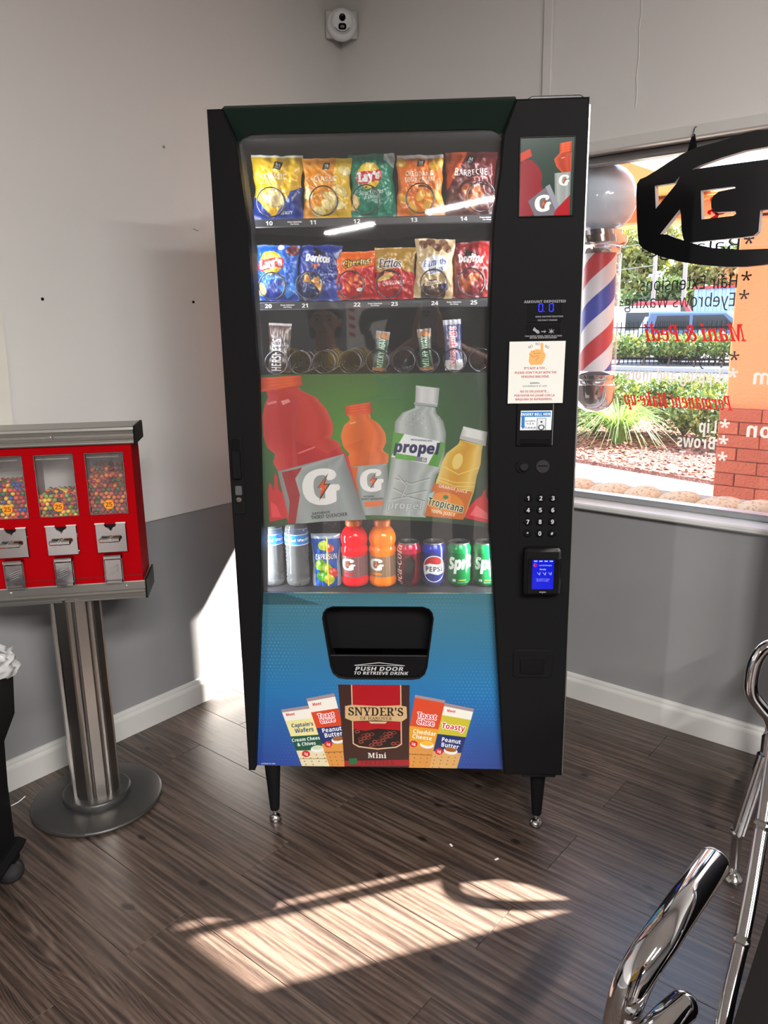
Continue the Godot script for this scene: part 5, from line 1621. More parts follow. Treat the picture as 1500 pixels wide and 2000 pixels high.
func sun_badge(pic: Pic, x: float, y: float, r: float) -> void:
	pic.oval(x, y, r, r * 1.02, Color(0.98, 0.80, 0.10))
	pic.oval(x, y - r * 0.25, r * 0.7, r * 0.6, Color(0.99, 0.88, 0.35))
	pic.shape([-1.15, 0.1, -1.0, -0.25, 0.0, -0.42, 1.1, -0.5, 1.2, -0.1, 1.1, 0.35, 0.2, 0.42, -0.9, 0.65, -1.2, 0.55], Color(0.80, 0.10, 0.14), Vector2(x, y + r * 0.05), r)
	pic.text("Lay's", x, y + r * 0.06, r * 0.62, Color(0.97, 0.97, 0.97), "Droid Serif*", 0.9, -0.14, 0.15, r * 0.05, Color(0.97, 0.97, 0.97))


func bag_print(kind: String) -> ImageTexture:
	var pic := Pic.new(self, 192, 248, Color.WHITE)
	var W := pic.asp
	var white := Color(0.96, 0.95, 0.93)
	match kind:
		"classic_wavy":
			pic.im.fill(Color(0.90, 0.72, 0.10))
			pic.shape([1, 0.40, 0.60, 0.58, 0.52, 0.72, 0, 0.66, 0, 1, 1, 1], Color(0.05, 0.20, 0.56))
			pic.shape([0, 0.62, 0.30, 0.98, 0.5, 0.75, 0.3, 0.60], Color(0.86, 0.66, 0.08))
			kettle_logo(pic, 0.40, 0.17, 0.065)
			pic.text("CLASSIC", 0.37, 0.345, 0.085, white, "Droid Sans*", 0.78)
			pic.text("POTATO CHIPS", 0.37, 0.435, 0.04, Color(0.98, 0.90, 0.65), "Droid Sans", 0.9)
			chip(pic, 0.34, 0.68, 0.19, Color(0.92, 0.82, 0.55))
			pic.text("WAVY", 0.52, 0.90, 0.05, white, "Droid Sans*", 1.0, -0.05)
			pic.text("crispy", 0.66, 0.66, 0.035, white, "Droid Serif*", 1.0, -1.1, 0.2)
			pic.rect(0, 0, W, 0.035, Color(0.90, 0.88, 0.80))
		"classic":
			pic.im.fill(Color(0.93, 0.60, 0.08))
			pic.shape([0.52, 0, 1, 0, 1, 1, 0.45, 1, 0.62, 0.6, 0.5, 0.35], Color(0.95, 0.78, 0.13))
			chip(pic, 0.68, 0.22, 0.12, Color(0.97, 0.88, 0.55))
			kettle_logo(pic, 0.36, 0.14, 0.055)
			pic.text("CLASSIC", 0.37, 0.36, 0.085, white, "Droid Sans*", 0.82)
			pic.text("POTATO CHIPS", 0.37, 0.445, 0.045, Color(0.98, 0.90, 0.65), "Droid Sans", 0.95)
			for p in [[0.08, 0.62], [0.45, 0.66], [0.62, 0.56], [0.40, 0.80], [0.58, 0.78], [0.26, 0.90]]: chip(pic, p[0], p[1], 0.12, Color(0.96, 0.86, 0.52), p[0])
			pic.shape([0.2, 1, 0.45, 0.86, 0.8, 0.88, 0.8, 1], Color(0.95, 0.76, 0.12))
		"sour_cream":
			pic.im.fill(Color(0.02, 0.52, 0.40))
			pic.shape([0.62, 0, 1, 0, 1, 0.28, 0.72, 0.22, 0.58, 0.1], Color(0.85, 0.90, 0.88))
			sun_badge(pic, 0.33, 0.36, 0.21)
			pic.text("Sour Cream", 0.36, 0.62, 0.065, white, "Droid Serif*", 0.85, -0.06, 0.2)
			pic.text("& Onion", 0.36, 0.69, 0.06, white, "Droid Serif*", 0.85, -0.06, 0.2)
			pic.text("flavored", 0.36, 0.75, 0.035, white, "Droid Serif", 1.0, -0.06, 0.2)
			chip(pic, 0.02, 0.76, 0.14, Color(0.95, 0.80, 0.45), 1.2)
			pic.text("party size", 0.58, 0.93, 0.04, Color(0.75, 0.90, 0.85), "Droid Sans", 0.9, -0.1)
		"cheddar":
			pic.im.fill(Color(0.93, 0.47, 0.04))
			pic.rect(0, 0, W, 0.06, Color(0.88, 0.86, 0.84))
			for p in [[0.06, 0.12], [0.70, 0.14], [0.62, 0.22]]: chip(pic, p[0], p[1], 0.11, Color(0.96, 0.72, 0.15), p[1] * 4.0)
			kettle_logo(pic, 0.40, 0.15, 0.06)
			pic.text("CHEDDAR &", 0.38, 0.33, 0.075, white, "Droid Sans*", 0.80)
			pic.text("SOUR CREAM", 0.38, 0.43, 0.075, white, "Droid Sans*", 0.80)
			pic.text("CHEDDAR AND ARTIFICIAL", 0.38, 0.51, 0.026, Color(1, 0.85, 0.6), "Droid Sans", 1.0)
			pic.text("SOUR CREAM FLAVORED CHIPS", 0.38, 0.555, 0.026, Color(1, 0.85, 0.6), "Droid Sans", 1.0)
			for p in [[0.12, 0.72], [0.40, 0.68], [0.60, 0.66], [0.26, 0.86], [0.52, 0.84], [0.72, 0.72]]: chip(pic, p[0], p[1], 0.11, Color(0.97, 0.70, 0.14), p[0] * 5.0)
		"barbecue":
			pic.im.fill(Color(0.36, 0.06, 0.08))
			pic.shape([0, 0, 0.32, 0, 0.22, 0.3, 0.05, 0.55, 0, 0.6], Color(0.80, 0.32, 0.08))
			kettle_logo(pic, 0.38, 0.13, 0.065)
			pic.text("BARBECUE", 0.40, 0.34, 0.10, white, "Droid Sans*", 0.74)
			pic.text("FLAVORED POTATO CHIPS", 0.40, 0.435, 0.035, Color(0.85, 0.65, 0.55), "Droid Sans", 0.95)
			for p in [[0.36, 0.66], [0.52, 0.70], [0.40, 0.80]]: chip(pic, p[0], p[1], 0.15, Color(0.70, 0.36, 0.16), p[0] * 3.0)
		"plain_blue":
			pic.im.fill(Color(0.06, 0.40, 0.82))
			pic.oval(0.45, 0.9, 0.30, 0.25, Color(0.02, 0.18, 0.55))
			pic.oval(0.66, 0.10, 0.13, 0.10, Color(0.40, 0.10, 0.16))
			pic.oval(0.44, 0.05, 0.06, 0.05, Color(0.85, 0.80, 0.75))
			sun_badge(pic, 0.27, 0.33, 0.21)
			pic.text("salted", 0.36, 0.60, 0.05, Color(0.75, 0.86, 0.97), "Droid Serif*", 1.0, -0.1, 0.2)
			chip(pic, 0.08, 0.80, 0.13, Color(0.95, 0.82, 0.45), 1.2)
			pic.shape([0.4, 0.75, 0.7, 0.68, 0.8, 0.8, 0.55, 0.95], Color(0.18, 0.55, 0.93))
		"ranch":
			pic.im.fill(Color(0.11, 0.20, 0.55))
			pic.shape([0.28, 0.02, 0.50, 0.16, 0.28, 0.24], Color(0.06, 0.06, 0.10))
			pic.shape([0, 0.55, 0.32, 0.5, 0.42, 0.9, 0.2, 1, 0, 1], Color(0.06, 0.11, 0.34))
			pic.text("Doritos", 0.36, 0.26, 0.13, white, "Droid Sans*", 0.70, 0.08, 0.1, 0.006, white)
			pic.shape([0.25, 0.36, 0.42, 0.36, 0.33, 0.45], Color(0.85, 0.35, 0.10))
			for p in [[0.20, 0.62], [0.36, 0.66], [0.42, 0.76]]: pic.shape([-0.1, -0.07, 0.11, -0.02, -0.02, 0.10], Color(0.93, 0.70, 0.32), Vector2(p[0], p[1]), 1.0, p[0] * 4.0, Color(0.80, 0.52, 0.18))
			pic.text("cool ranch", 0.56, 0.54, 0.04, Color(0.80, 0.88, 1.0), "Droid Sans*", 0.9, -0.1)
			pic.shape([0.5, 0.7, 0.75, 0.6, 0.77, 1, 0.6, 1], Color(0.20, 0.32, 0.72))
		"cheese_puffs":
			pic.im.fill(Color(0.93, 0.42, 0.05))
			pic.shape([0, 0.48, 0.3, 0.42, 0.8, 0.30, 0.8, 1, 0, 1], Color(0.78, 0.06, 0.08))
			pic.text("Cheetos", 0.42, 0.24, 0.14, Color(0.98, 0.80, 0.12), "Droid Serif*", 0.66, -0.12, 0.1, 0.016, Color(0.12, 0.08, 0.05))
			for p in [[0.30, 0.62], [0.42, 0.56], [0.5, 0.66], [0.24, 0.75]]: pic.oval(p[0], p[1], 0.11, 0.035, Color(0.93, 0.45, 0.08), p[0] * 5.0)
			pic.oval(0.45, 0.80, 0.06, 0.04, Color(0.90, 0.88, 0.85))
			pic.oval(0.06, 0.93, 0.08, 0.05, Color(0.90, 0.45, 0.10))
		"corn_chips":
			pic.im.fill(Color(0.72, 0.56, 0.22))
			pic.shape([0, 0.48, 0.4, 0.42, 0.8, 0.50, 0.8, 1, 0, 1], Color(0.75, 0.05, 0.09))
			pic.text("Fritos", 0.30, 0.32, 0.16, Color(0.16, 0.10, 0.16), "Droid Serif*", 0.66, 0.06, 0.1, 0.018, Color(0.90, 0.88, 0.86))
			pic.oval(0.22, 0.58, 0.17, 0.06, Color(0.93, 0.80, 0.45), -0.3)
			pic.text("ORIGINAL", 0.38, 0.70, 0.075, white, "Droid Sans*", 0.85, -0.12)
			pic.text("corn chips", 0.36, 0.80, 0.04, Color(0.98, 0.8, 0.6), "Droid Sans", 1.0, -0.12)
		"cookies":
			pic.im.fill(Color(0.80, 0.70, 0.52))
			for p in [[0.16, 0.10], [0.42, 0.15], [0.62, 0.17], [0.30, 0.06], [0.54, 0.07]]:
				pic.oval(p[0], p[1], 0.09, 0.07, Color(0.48, 0.32, 0.20), 0.3)
				for k in 4: pic.oval(p[0] - 0.04 + 0.03 * k, p[1] - 0.03 + 0.02 * ((k * 3) % 4), 0.012, 0.012, Color(0.22, 0.12, 0.08))
			pic.oval(0.40, 0.44, 0.29, 0.16, Color(0.92, 0.94, 0.96), -0.15)
			pic.text("Famous", 0.40, 0.40, 0.11, Color(0.25, 0.36, 0.62), "Droid Serif*", 0.8, -0.16, 0.25, 0.008, Color(0.93, 0.94, 0.96))
			pic.text("Amos", 0.40, 0.52, 0.10, Color(0.25, 0.36, 0.62), "Droid Serif*", 0.8, -0.16, 0.25)
			pic.oval(0.38, 0.92, 0.24, 0.24, Color(0.25, 0.15, 0.11))
			pic.shape([0.20, 0.74, 0.56, 0.68, 0.57, 0.75, 0.21, 0.81], Color(0.88, 0.82, 0.70))
			pic.text("CHOCOLATE", 0.385, 0.745, 0.045, Color(0.25, 0.15, 0.10), "Droid Sans*", 0.8, -0.15)
			pic.text("CHIP", 0.40, 0.82, 0.045, Color(0.88, 0.82, 0.70), "Droid Sans*", 0.9, -0.15)
			pic.oval(0.60, 0.80, 0.07, 0.06, Color(0.15, 0.22, 0.55))
		"nacho":
			pic.im.fill(Color(0.52, 0.05, 0.09))
			pic.shape([0.55, 0, 0.8, 0, 0.8, 1, 0.62, 1, 0.5, 0.5], Color(0.66, 0.12, 0.10))
			pic.shape([0.26, 0.12, 0.50, 0.26, 0.28, 0.36], Color(0.08, 0.06, 0.07))
			pic.text("Doritos", 0.38, 0.32, 0.14, white, "Droid Sans*", 0.70, 0.04, 0.1, 0.006, white)
			pic.text("NACHO CHEESE", 0.55, 0.48, 0.035, white, "Droid Sans*", 0.8)
			for p in [[0.20, 0.68], [0.36, 0.70], [0.30, 0.80], [0.48, 0.66]]: pic.shape([-0.11, -0.07, 0.12, -0.02, -0.02, 0.11], Color(0.82, 0.42, 0.10), Vector2(p[0], p[1]), 1.0, p[0] * 4.0, Color(0.66, 0.28, 0.08))
	return pic.tex()


func bar_print(kind: String) -> ImageTexture:
	var pic := Pic.new(self, 80, 224, Color.WHITE)
	match kind:
		"chocolate":
			pic.im.fill(Color(0.17, 0.10, 0.10))
			pic.rect(0, 0, 1, 0.05, Color(0.60, 0.58, 0.58))
			pic.rect(0.0, 0.05, 1, 0.32, Color(0.30, 0.20, 0.18))
			pic.text("HERSHEY'S", 0.14, 0.65, 0.15, Color(0.82, 0.80, 0.80), "Droid Sans*", 0.62, -PI / 2)
			pic.text("MILK CHOCOLATE", 0.285, 0.60, 0.045, Color(0.70, 0.67, 0.66), "Droid Sans*", 0.8, -PI / 2)
		"nougat":
			pic.im.fill(Color(0.20, 0.13, 0.10))
			pic.rect(0, 0, 1, 0.06, Color(0.55, 0.50, 0.46))
			pic.rect(0, 0.06, 1, 0.20, Color(0.55, 0.42, 0.32))
			pic.oval(0.22, 0.12, 0.08, 0.05, Color(0.85, 0.50, 0.15))
			pic.rect(0.04, 0.2, 0.32, 0.94, Color(0.10, 0.30, 0.16))
			pic.text("MILKY WAY", 0.18, 0.56, 0.16, Color(0.75, 0.86, 0.76), "Droid Sans*", 0.62, -PI / 2, 0.1, 0.012, Color(0.04, 0.22, 0.10))
			pic.rect(0, 0.92, 1, 1, Color(0.62, 0.42, 0.22))
		"whipped":
			pic.im.fill(Color(0.20, 0.23, 0.40))
			pic.rect(0, 0, 1, 0.10, Color(0.70, 0.70, 0.74))
			pic.rect(0.0, 0.80, 1, 1, Color(0.72, 0.70, 0.68))
			pic.text("3 Musketeers", 0.18, 0.52, 0.14, Color(0.82, 0.12, 0.20), "Droid Serif*", 0.58, PI / 2, 0.1, 0.012, Color(0.90, 0.89, 0.92))
	return pic.tex()


func snack(called: String, label: String, u: float, v: float, w: float, wide: float, high: float, deep: float, tex: Texture2D, seed_: int, group: String, turn := 0.0, lean := -0.06, roll := 0.0, crumple := 1.0, category := "snack bag") -> MeshInstance3D:
	var o := put(called, pillow(wide, high, deep, seed_, crumple), film(tex))
	o.transform = Transform3D(Basis(Vector3.UP, YAW) * Basis.from_euler(Vector3(lean, turn, roll)), in_machine(u, v, w))
	tag(o, label, category, group)
	return o


func snacks() -> void:
	var g := "snack bags on the top shelf"
	var y := 1.615
	snack("chip_bag", "yellow and blue chip bag over number 10, leftmost on the top shelf", -0.300, y, -0.165, 0.126, 0.150, 0.055, bag_print("classic_wavy"), 3, g, 0.05, -0.07, -0.02)
	snack("chip_bag", "yellow and orange chip bag over number 11 on the top shelf", -0.178, y, -0.165, 0.122, 0.140, 0.055, bag_print("classic"), 8, g, -0.05, -0.05, -0.03)
	snack("chip_bag", "green chip bag with a yellow and red round badge, third on the top shelf", -0.063, y, -0.165, 0.112, 0.148, 0.055, bag_print("sour_cream"), 12, g, 0.06, -0.08, 0.02)
	snack("chip_bag", "orange cheddar chip bag over number 13 on the top shelf", 0.052, y, -0.165, 0.116, 0.142, 0.055, bag_print("cheddar"), 17, g, 0.0, -0.06, 0.01)
	snack("chip_bag", "dark maroon barbecue chip bag over number 14, rightmost on the top shelf", 0.171, y, -0.168, 0.124, 0.146, 0.055, bag_print("barbecue"), 21, g, -0.08, -0.09, -0.02)
	g = "snack bags on the second shelf"
	y = 1.421
	snack("chip_bag", "bright blue chip bag with a yellow and red round badge over number 20", -0.310, y, -0.165, 0.108, 0.136, 0.052, bag_print("plain_blue"), 27, g, 0.08, -0.08, -0.03)
	snack("chip_bag", "royal blue tortilla chip bag over number 21 on the second shelf", -0.206, y, -0.168, 0.116, 0.134, 0.052, bag_print("ranch"), 31, g, -0.1, -0.1, -0.04)
	snack("chip_bag", "orange and red cheese puff bag over number 22 on the second shelf", -0.110, y, -0.165, 0.108, 0.116, 0.052, bag_print("cheese_puffs"), 35, g, 0.06, -0.07, 0.03)
	snack("chip_bag", "gold and red corn chip bag over number 23 on the second shelf", -0.014, y, -0.168, 0.104, 0.124, 0.050, bag_print("corn_chips"), 39, g, -0.05, -0.07, -0.02)
	snack("cookie_bag", "beige cookie bag over number 24 on the second shelf", 0.082, y, -0.165, 0.100, 0.142, 0.050, bag_print("cookies"), 44, g, 0.06, -0.06, -0.05)
	snack("chip_bag", "dark red tortilla chip bag over number 25, rightmost on the second shelf", 0.179, y, -0.168, 0.104, 0.134, 0.052, bag_print("nacho"), 49, g, -0.08, -0.09, 0.02)
	g = "candy bars on the third shelf"
	y = 1.243
	snack("candy_bar", "dark brown chocolate bar with upright white lettering, leftmost on the third shelf", -0.316, y, -0.165, 0.060, 0.124, 0.022, bar_print("chocolate"), 53, g, 0.0, -0.1, -0.05, 0.4, "candy bar")
	var nougat := bar_print("nougat")
	snack("candy_bar", "green and brown candy bar standing alone in the middle of the third shelf", -0.056, y, -0.165, 0.036, 0.100, 0.020, nougat, 57, g, 0.1, -0.08, -0.12, 0.5, "candy bar")
	snack("candy_bar", "green and brown candy bar just left of the blue and red one", 0.066, y, -0.165, 0.036, 0.104, 0.020, nougat, 61, g, -0.1, -0.06, 0.08, 0.5, "candy bar")
	snack("candy_bar", "blue and silver candy bar with red lettering, rightmost on the third shelf", 0.136, y, -0.165, 0.046, 0.126, 0.022, bar_print("whipped"), 66, g, 0.0, -0.08, 0.05, 0.6, "candy bar")


func at_shelf(o: Node3D, u: float, w := -0.15, turn := 0.0) -> void:
	o.transform = Transform3D(Basis(Vector3.UP, YAW + turn), in_machine(u, 0.6725, w))


func can(label: String, tex: Texture2D, u: float, turn := 0.0) -> Node3D:
	var t := thing("soda_can", label, "can", Vector3.ZERO, 0.0, "soda cans on the drink shelf")
	put("can_body", done(lathe(S(), [Vector2(0.0245, 0.0015), Vector2(0.0285, 0.006), Vector2(0.0325, 0.014), Vector2(0.033, 0.018), Vector2(0.033, 0.102), Vector2(0.0322, 0.107), Vector2(0.0283, 0.1145), Vector2(0.0275, 0.117)], 40, Transform3D(), -PI, PI)), mat(Color.WHITE, 0.22, 0.25, tex), t)
	var rim := put("lid", turned([Vector2(0.0275, 0.1165), Vector2(0.0285, 0.1185), Vector2(0.0278, 0.120), Vector2(0.026, 0.1195), Vector2(0.0245, 0.1155), Vector2(0.0, 0.1158)], 32), M.alu, t)
	put("pull_tab", done(prism(S(), round_rect(-0.006, -0.011, 0.006, 0.009, 0.005), 0.0, 0.0012, 0.0004, Transform3D(Basis(Vector3.RIGHT, -PI / 2), Vector3(0, 0.1165, 0.002)))), M.dull_chrome, rim)
	put("can_base", turned([Vector2(0.0, 0.006), Vector2(0.022, 0.002), Vector2(0.0235, 0.0), Vector2(0.0245, 0.0015)], 32), M.alu, t)
	at_shelf(t, u, -0.15, turn)
	return t


func drinks() -> void:
	# water bottles: ribbed clear body, blue label, white cap
	var clear := mat(Color(0.97, 0.985, 1.0, 0.07), 0.03)
	clear.refraction_enabled = true
	clear.refraction_scale = 0.033
	clear.transparency = BaseMaterial3D.TRANSPARENCY_ALPHA
	var prof := [Vector2(0, 0.002), Vector2(0.026, 0.0), Vector2(0.0305, 0.004), Vector2(0.032, 0.012)]
	for k in 9:
		prof.append(Vector2(0.0318, 0.018 + k * 0.0105))
		prof.append(Vector2(0.0298, 0.0225 + k * 0.0105))
	prof += [Vector2(0.032, 0.113), Vector2(0.0322, 0.116), Vector2(0.0322, 0.146), Vector2(0.0318, 0.150), Vector2(0.0305, 0.160), Vector2(0.027, 0.172), Vector2(0.021, 0.184), Vector2(0.0145, 0.193), Vector2(0.0125, 0.197), Vector2(0.0125, 0.203), Vector2(0, 0.203)]
	var pic := Pic.new(self, 512, 96, Color(0.14, 0.50, 0.78))
	for x in [1.3, 2.66, 4.0]:
		pic.rect(x - 0.7, 0.30, x + 0.7, 0.75, Color(0.10, 0.42, 0.70))
		pic.text("Purified Water", x, 0.52, 0.26, Color(0.92, 0.96, 0.98), "Droid Serif*", 0.75, 0.0, 0.15)
	pic.rect(0, 0, 6, 0.07, Color(0.80, 0.90, 0.96))
	pic.rect(0, 0.93, 6, 1, Color(0.80, 0.90, 0.96))
	var t := thing("water_bottle", "clear ribbed water bottle with a blue label, leftmost drink over number 40", "bottle", Vector3.ZERO, 0.0, "water bottles on the drink shelf")
	put("bottle_body", turned(prof, 28), clear, t)
	put("label", done(lathe(S(), [Vector2(0.0326, 0.116), Vector2(0.0326, 0.146)], 32, Transform3D(), -PI, PI)), mat(Color.WHITE, 0.35, 0.0, pic.tex()), t)
	put("cap", turned([Vector2(0, 0.2145), Vector2(0.0125, 0.2145), Vector2(0.0138, 0.213), Vector2(0.0138, 0.201), Vector2(0.0, 0.201)], 20), M.white, t)
	var t2 := copy(t, "clear ribbed water bottle with a blue label over number 43, beside the juice pouch")
	at_shelf(t, -0.357, -0.152, 0.3)
	at_shelf(t2, -0.287)
	# juice pouch
	pic = Pic.new(self, 160, 272, Color(0.12, 0.36, 0.72))
	pic.rect(0, 0, 1, 0.09, Color(0.70, 0.78, 0.86))
	pic.shape([0, 0.1, 0.05, 0.5, 0.08, 1, 0, 1], Color(0.72, 0.74, 0.78))
	pic.shape([0.6, 0.1, 0.54, 0.5, 0.52, 1, 0.6, 1], Color(0.66, 0.70, 0.75))
	for p in [[0.25, 0.22, 0.11, Color(0.75, 0.85, 0.20)], [0.38, 0.27, 0.09, Color(0.85, 0.30, 0.18)], [0.18, 0.58, 0.12, Color(0.45, 0.72, 0.12)], [0.30, 0.68, 0.14, Color(0.62, 0.80, 0.16)], [0.43, 0.74, 0.11, Color(0.86, 0.22, 0.16)], [0.22, 0.80, 0.12, Color(0.30, 0.62, 0.12)], [0.36, 0.86, 0.11, Color(0.80, 0.84, 0.24)]]:
		pic.oval(p[0], p[1], p[2], p[2] * 0.85, p[3])
		pic.oval(p[0] - 0.03, p[1] - 0.03, p[2] * 0.4, p[2] * 0.3, p[3].lightened(0.4))
	pic.text("CAPRI SUN", 0.30, 0.43, 0.105, Color(0.95, 0.96, 0.98), "Droid Sans*", 0.62, -0.05, 0.0, 0.008, Color(0.10, 0.20, 0.50))
	var pouch := thing("juice_pouch", "silver and blue fruit juice pouch with a yellow straw", "pouch")
	put("pouch_body", pillow(0.080, 0.142, 0.05, 71, 0.4, true), mat(Color.WHITE, 0.25, 0.35, pic.tex()), pouch)
	put("straw", done(tube(S(), [Vector3(0.008, 0.004, 0.029), Vector3(0.007, 0.06, 0.0255), Vector3(0.006, 0.10, 0.020), Vector3(0.005, 0.134, 0.012)], 0.0021, 8)), mat(Color(0.97, 0.75, 0.08), 0.4), pouch)
	at_shelf(pouch, -0.208)
	# sport drinks
	var body := [Vector2(0, 0.003), Vector2(0.030, 0.0), Vector2(0.0355, 0.004), Vector2(0.037, 0.012), Vector2(0.0368, 0.02), Vector2(0.0352, 0.026), Vector2(0.035, 0.088), Vector2(0.0365, 0.093), Vector2(0.0372, 0.099), Vector2(0.0360, 0.106), Vector2(0.0335, 0.110), Vector2(0.0342, 0.115), Vector2(0.0365, 0.123), Vector2(0.0368, 0.131), Vector2(0.0352, 0.141), Vector2(0.0305, 0.151), Vector2(0.0245, 0.159), Vector2(0.0205, 0.163), Vector2(0.0198, 0.168)]
	for k in 2:
		var d := thing("sports_drink", ["bright red sports drink bottle with an orange cap over number 50", "orange sports drink bottle with an orange cap over number 54"][k], "bottle", Vector3.ZERO, 0.0, "sports drinks on the drink shelf")
		var m := mat([Color(0.95, 0.08, 0.13), Color(0.98, 0.50, 0.04)][k], 0.08)
		m.subsurf_scatter_enabled = true
		m.subsurf_scatter_strength = 0.25
		put("bottle_body", turned(body, 36), m, d)
		pic = Pic.new(self, 512, 180, [Color(0.50, 0.33, 0.33), Color(0.54, 0.42, 0.31)][k])
		for x in 24: pic.rect(x * 0.12, 0, x * 0.12 + 0.05, 1, [Color(0.54, 0.38, 0.38), Color(0.58, 0.46, 0.36)][k])
		big_g(pic, Vector2(1.18, 0.40), 0.52)
		pic.rect(1.02, 0.80, 1.42, 0.90, [Color(0.80, 0.10, 0.16), Color(0.93, 0.52, 0.08)][k])
		put("label", done(lathe(S(), [Vector2(0.0354, 0.029), Vector2(0.0354, 0.086)], 36, Transform3D(), -PI, PI)), mat(Color.WHITE, 0.4, 0.0, pic.tex()), d)
		put("cap", turned([Vector2(0, 0.182), Vector2(0.020, 0.182), Vector2(0.022, 0.180), Vector2(0.0225, 0.177), Vector2(0.0225, 0.177), Vector2(0.0225, 0.166), Vector2(0.0225, 0.166), Vector2(0.0, 0.165)], 30), mat(Color(0.93, 0.45, 0.10), 0.4), d)
		at_shelf(d, [-0.131, -0.055][k])
	# cans
	pic = Pic.new(self, 512, 288, Color(0.40, 0.03, 0.07))
	pic.rect(0, 0, 2, 0.22, Color(0.72, 0.08, 0.22))
	pic.shape([0.80, 0.35, 0.95, 0.25, 1.05, 0.40, 1.02, 0.75, 0.90, 0.95, 0.76, 0.90], Color(0.10, 0.04, 0.04))
	pic.text("Coca-Cola", 0.62, 0.55, 0.2, Color(0.90, 0.86, 0.86), "Droid Serif*", 0.8, -PI / 2, 0.2)
	can("dark red cola can with a pinkish shoulder over number 60", pic.tex(), 0.016)
	pic = Pic.new(self, 512, 288, Color(0.05, 0.12, 0.42), 2)
	pic.rect(0, 0.0, 2, 0.2, Color(0.06, 0.16, 0.62))
	for x in [0.89]:
		pic.oval(x, 0.56, 0.285, 0.31, Color(0.93, 0.94, 0.95))
		pic.oval(x, 0.56, 0.265, 0.29, Color(0.06, 0.14, 0.50))
		pic.oval(x, 0.56, 0.265, 0.29, Color(0.72, 0.08, 0.10), 0.0, Color(-1, 0, 0), PI + 0.15, TAU - 0.25)
		pic.shape([-0.265, -0.06, -0.1, -0.13, 0.1, -0.10, 0.25, -0.14, 0.265, 0.02, 0.25, 0.10, 0.1, 0.14, -0.1, 0.10, -0.25, 0.16, -0.265, 0.05], Color(0.93, 0.94, 0.95), Vector2(x, 0.56))
		pic.text("PEPSI", x, 0.565, 0.115, Color(0.06, 0.07, 0.12), "Droid Sans*", 1.0)
	can("blue cola can with a red, white and blue round badge over number 62", pic.tex(), 0.083)
	pic = Pic.new(self, 512, 288, Color(0.02, 0.42, 0.20))
	pic.rect(0, 0, 2, 0.2, Color(0.05, 0.52, 0.26))
	pic.text("Sprite", 1.02, 0.42, 0.27, Color(0.92, 0.97, 0.93), "Droid Sans*", 0.75, -0.08, 0.2, 0.012, Color(0.92, 0.97, 0.93))
	pic.rect(0.72, 0.80, 0.80, 0.86, Color(0.85, 0.93, 0.87))
	pic.rect(0.86, 0.81, 1.05, 0.83, Color(0.75, 0.80, 0.25))
	pic.text("lemon lime", 0.98, 0.88, 0.04, Color(0.85, 0.93, 0.87), "Droid Sans", 1.0)
	var tex := pic.tex()
	can("green lemon lime soda can over number 63, left of the same can", tex, 0.151)
	can("green lemon lime soda can over number 64, cut off by the door frame", tex, 0.221)


# ---------------------------------------------------------------- candy machine on its stand

